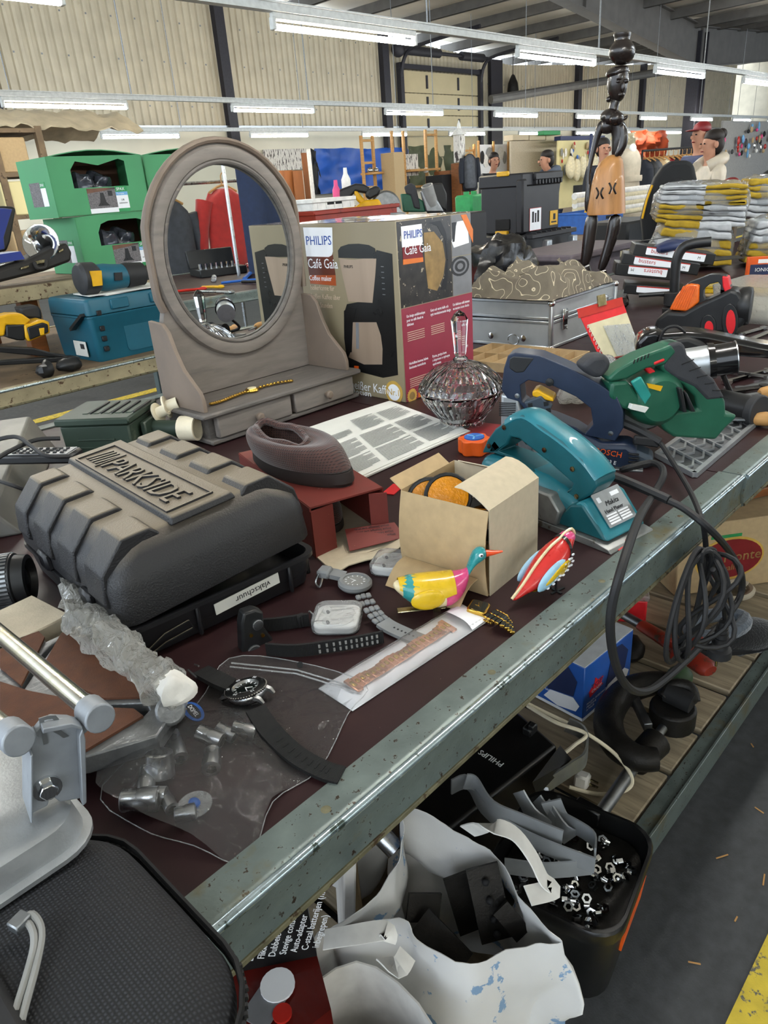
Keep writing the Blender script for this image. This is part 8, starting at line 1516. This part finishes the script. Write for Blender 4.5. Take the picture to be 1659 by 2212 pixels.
person('man in grey hoodie leaning down behind the black toolbox', 1187, 352, 9.8, rad(62), 'hoodie', hood=True, nod=.05); person('man looking down in front of the poster board', 1064, 352, 12.4, rad(150), 'tarp_black', nod=.06); person('dark haired person half hidden behind the carved figure', 1303, 328, 9.2, rad(140), 'cloth_navy')
person('person in red cap behind the clothes rail', 1513, 300, 7.6, rad(70), 'navy', cap='dark_red'); person('woman with hair bun in shiny beige puffer jacket', 1538, 322, 6.6, rad(52), 'puffer', bun=True, hood=True)
# ---------------------------------------------------------------- across the aisle, seen in the mirror
def MR(px, py, Yv): p = AY(px, py, Yv); n = V((sin(rad(-2.5)), -cos(rad(-2.5)), 0)); return p-2*(p-V((1.15, 1.634, 0))).dot(n)*n
mat('coat_red', 'b8322c', .9, v=.12, s=20, sheen=.4); rc = garment('red wool coat hanging across the aisle, seen in the mirror', MR(480, 405, 6.3), 0, 0, .50, .78, 'coat_red', name='red_coat')
obj('lapel', G().tube(smooth_path([(-.06, -.12, -.05), (-.1, -.15, -.2), (-.02, -.15, -.5)], 4), .035, 8).tube(smooth_path([(.06, -.12, -.05), (.16, -.15, -.15), (.02, -.15, -.5)], 4), .04, 8), 'coat_red', rc)
mk_ = MR(480, 392, 6.35); tag(obj('garment_rail', G().cyl(mk_+V((-1.6, 0, .0)), mk_+V((2.2, 0, .0)), .015, n=8).cyl((mk_.x-1.6, mk_.y, 0), mk_+V((-1.6, 0, 0)), .02, n=8).cyl((mk_.x+2.2, mk_.y, 0), mk_+V((2.2, 0, 0)), .02, n=8), 'steel'), 'steel garment rail across the aisle, seen in the mirror', 'clothes rack')
for k, dx in enumerate((-.95, -.6, .75, 1.05, 1.35)): garment(['first', 'second', 'third', 'fourth', 'fifth'][k]+' dark garment on the steel rail in the mirror', mk_+V((dx, .03, -.13)), 0, 0, .44, .9, ('cloth_navy', 'cloth_grey', 'brown_wood', 'tarp_black', 'card')[k], 'garments on the steel rail', 'rail_garment')
dn_ = MR(560, 400, 5.0); tag(obj('denim_sheet', G().grid(16, 14, lambda u, v: dn_+V((-.20+.75*u, .06*sin(9*u), .35-1.0*v)), .02), 'jeans'), 'dark denim cloth hanging near the coat, seen in the mirror', 'cloth')
tag(obj('denim_rail', G().cyl(dn_+V((-.3, 0, .36)), dn_+V((.7, 0, .36)), .012, n=6).cyl((dn_.x+.7, dn_.y, 0), dn_+V((.7, 0, .36)), .015, n=6).cyl((dn_.x-.3, dn_.y, 0), dn_+V((-.3, 0, .36)), .015, n=6), 'steel'), 'thin stand holding the denim cloth', 'stand')
sk = thing('socket_case', 'open black socket set case on the table across the aisle', 'tool case', (3.3, -2.3, .80), .2); obj('tray', G().box((0, 0, .03), (.4, .3, .06), .006), 'black_plastic', sk); obj('lid', G().box((0, -.17, .12), (.4, .04, .15), .006, rot=(.2, 0, 0)), 'black_plastic', sk)
for k in range(8): obj('socket', G().cyl((-.16+.045*k, .05, .06), (-.16+.045*k, .05, .1), .015, n=8), 'chrome', sk)
rr = random.Random(11); tl0 = None
cn = ('steel', 'red', 'dark_iron', 'dull_steel', 'bright_red', 'black_plastic', 'chrome', 'yellow', 'blue'); cw = ('polished steel', 'red handled', 'rough iron', 'dull steel', 'bright red', 'black', 'chrome plated', 'yellow', 'blue')
for k in range(48):
    x, y = rr.uniform(1.6, 5.2), rr.uniform(-2.6, -1.05)
    if abs(x-3.3) < .25 and abs(y+2.3) < .3: continue
    L_ = rr.uniform(.16, .36); g = G().tube([(-L_/2, 0, .012), (0, 0, .014), (L_/2, 0, .012)], 1, 6, False, (.014+.01*rr.random(), .010), up=(0, 0, 1)).ball((L_/2, 0, .014), (.03, .018, .013), 10, 6)
    ci = rr.randrange(9); tag(obj('hand_tool', g, cn[ci], loc=(x, y, .803), rot=(0, 0, rr.uniform(0, 6.3))), cw[ci]+' hand tool on the table across the aisle, seen in the mirror', 'hand tool', 'tools across the aisle')

# loose wrappings and litter
tag(obj('bubble_wrap', lump(G(), T(1262, 862, .85)+V((.06, .05, 0)), (.07, .05, .035), 18, .5, 30), 'film_cloudy'), 'crumpled clear plastic wrapping behind the jigsaw handle', 'wrapping')
tag(obj('bubble_wrap', lump(G(), T(1300, 800, .85)+V((.03, .02, 0)), (.06, .04, .03), 18, .5, 30), 'film'), 'small clear wrapping at the foot of the red folder', 'wrapping')
for k, (x, y) in enumerate(((1590, 1985), (1640, 1750), (1560, 1850), (1625, 1610), (1500, 2080), (1650, 1900))):
    p = T(x, y, .003); tag(obj('wood_chip', G().box((0, 0, 0), (.014+.008*(k % 3), .003, .002), .0005), 'pine', loc=p, rot=(0, 0, k*1.3)), ['nearest the yellow line', 'beside the lower table rail', 'in the middle of the aisle floor', 'furthest along the aisle floor', 'closest to the black bucket', 'halfway to the yellow line'][k].join(('pale wood chip ', '')), 'wood chip', 'wood chips on the floor')
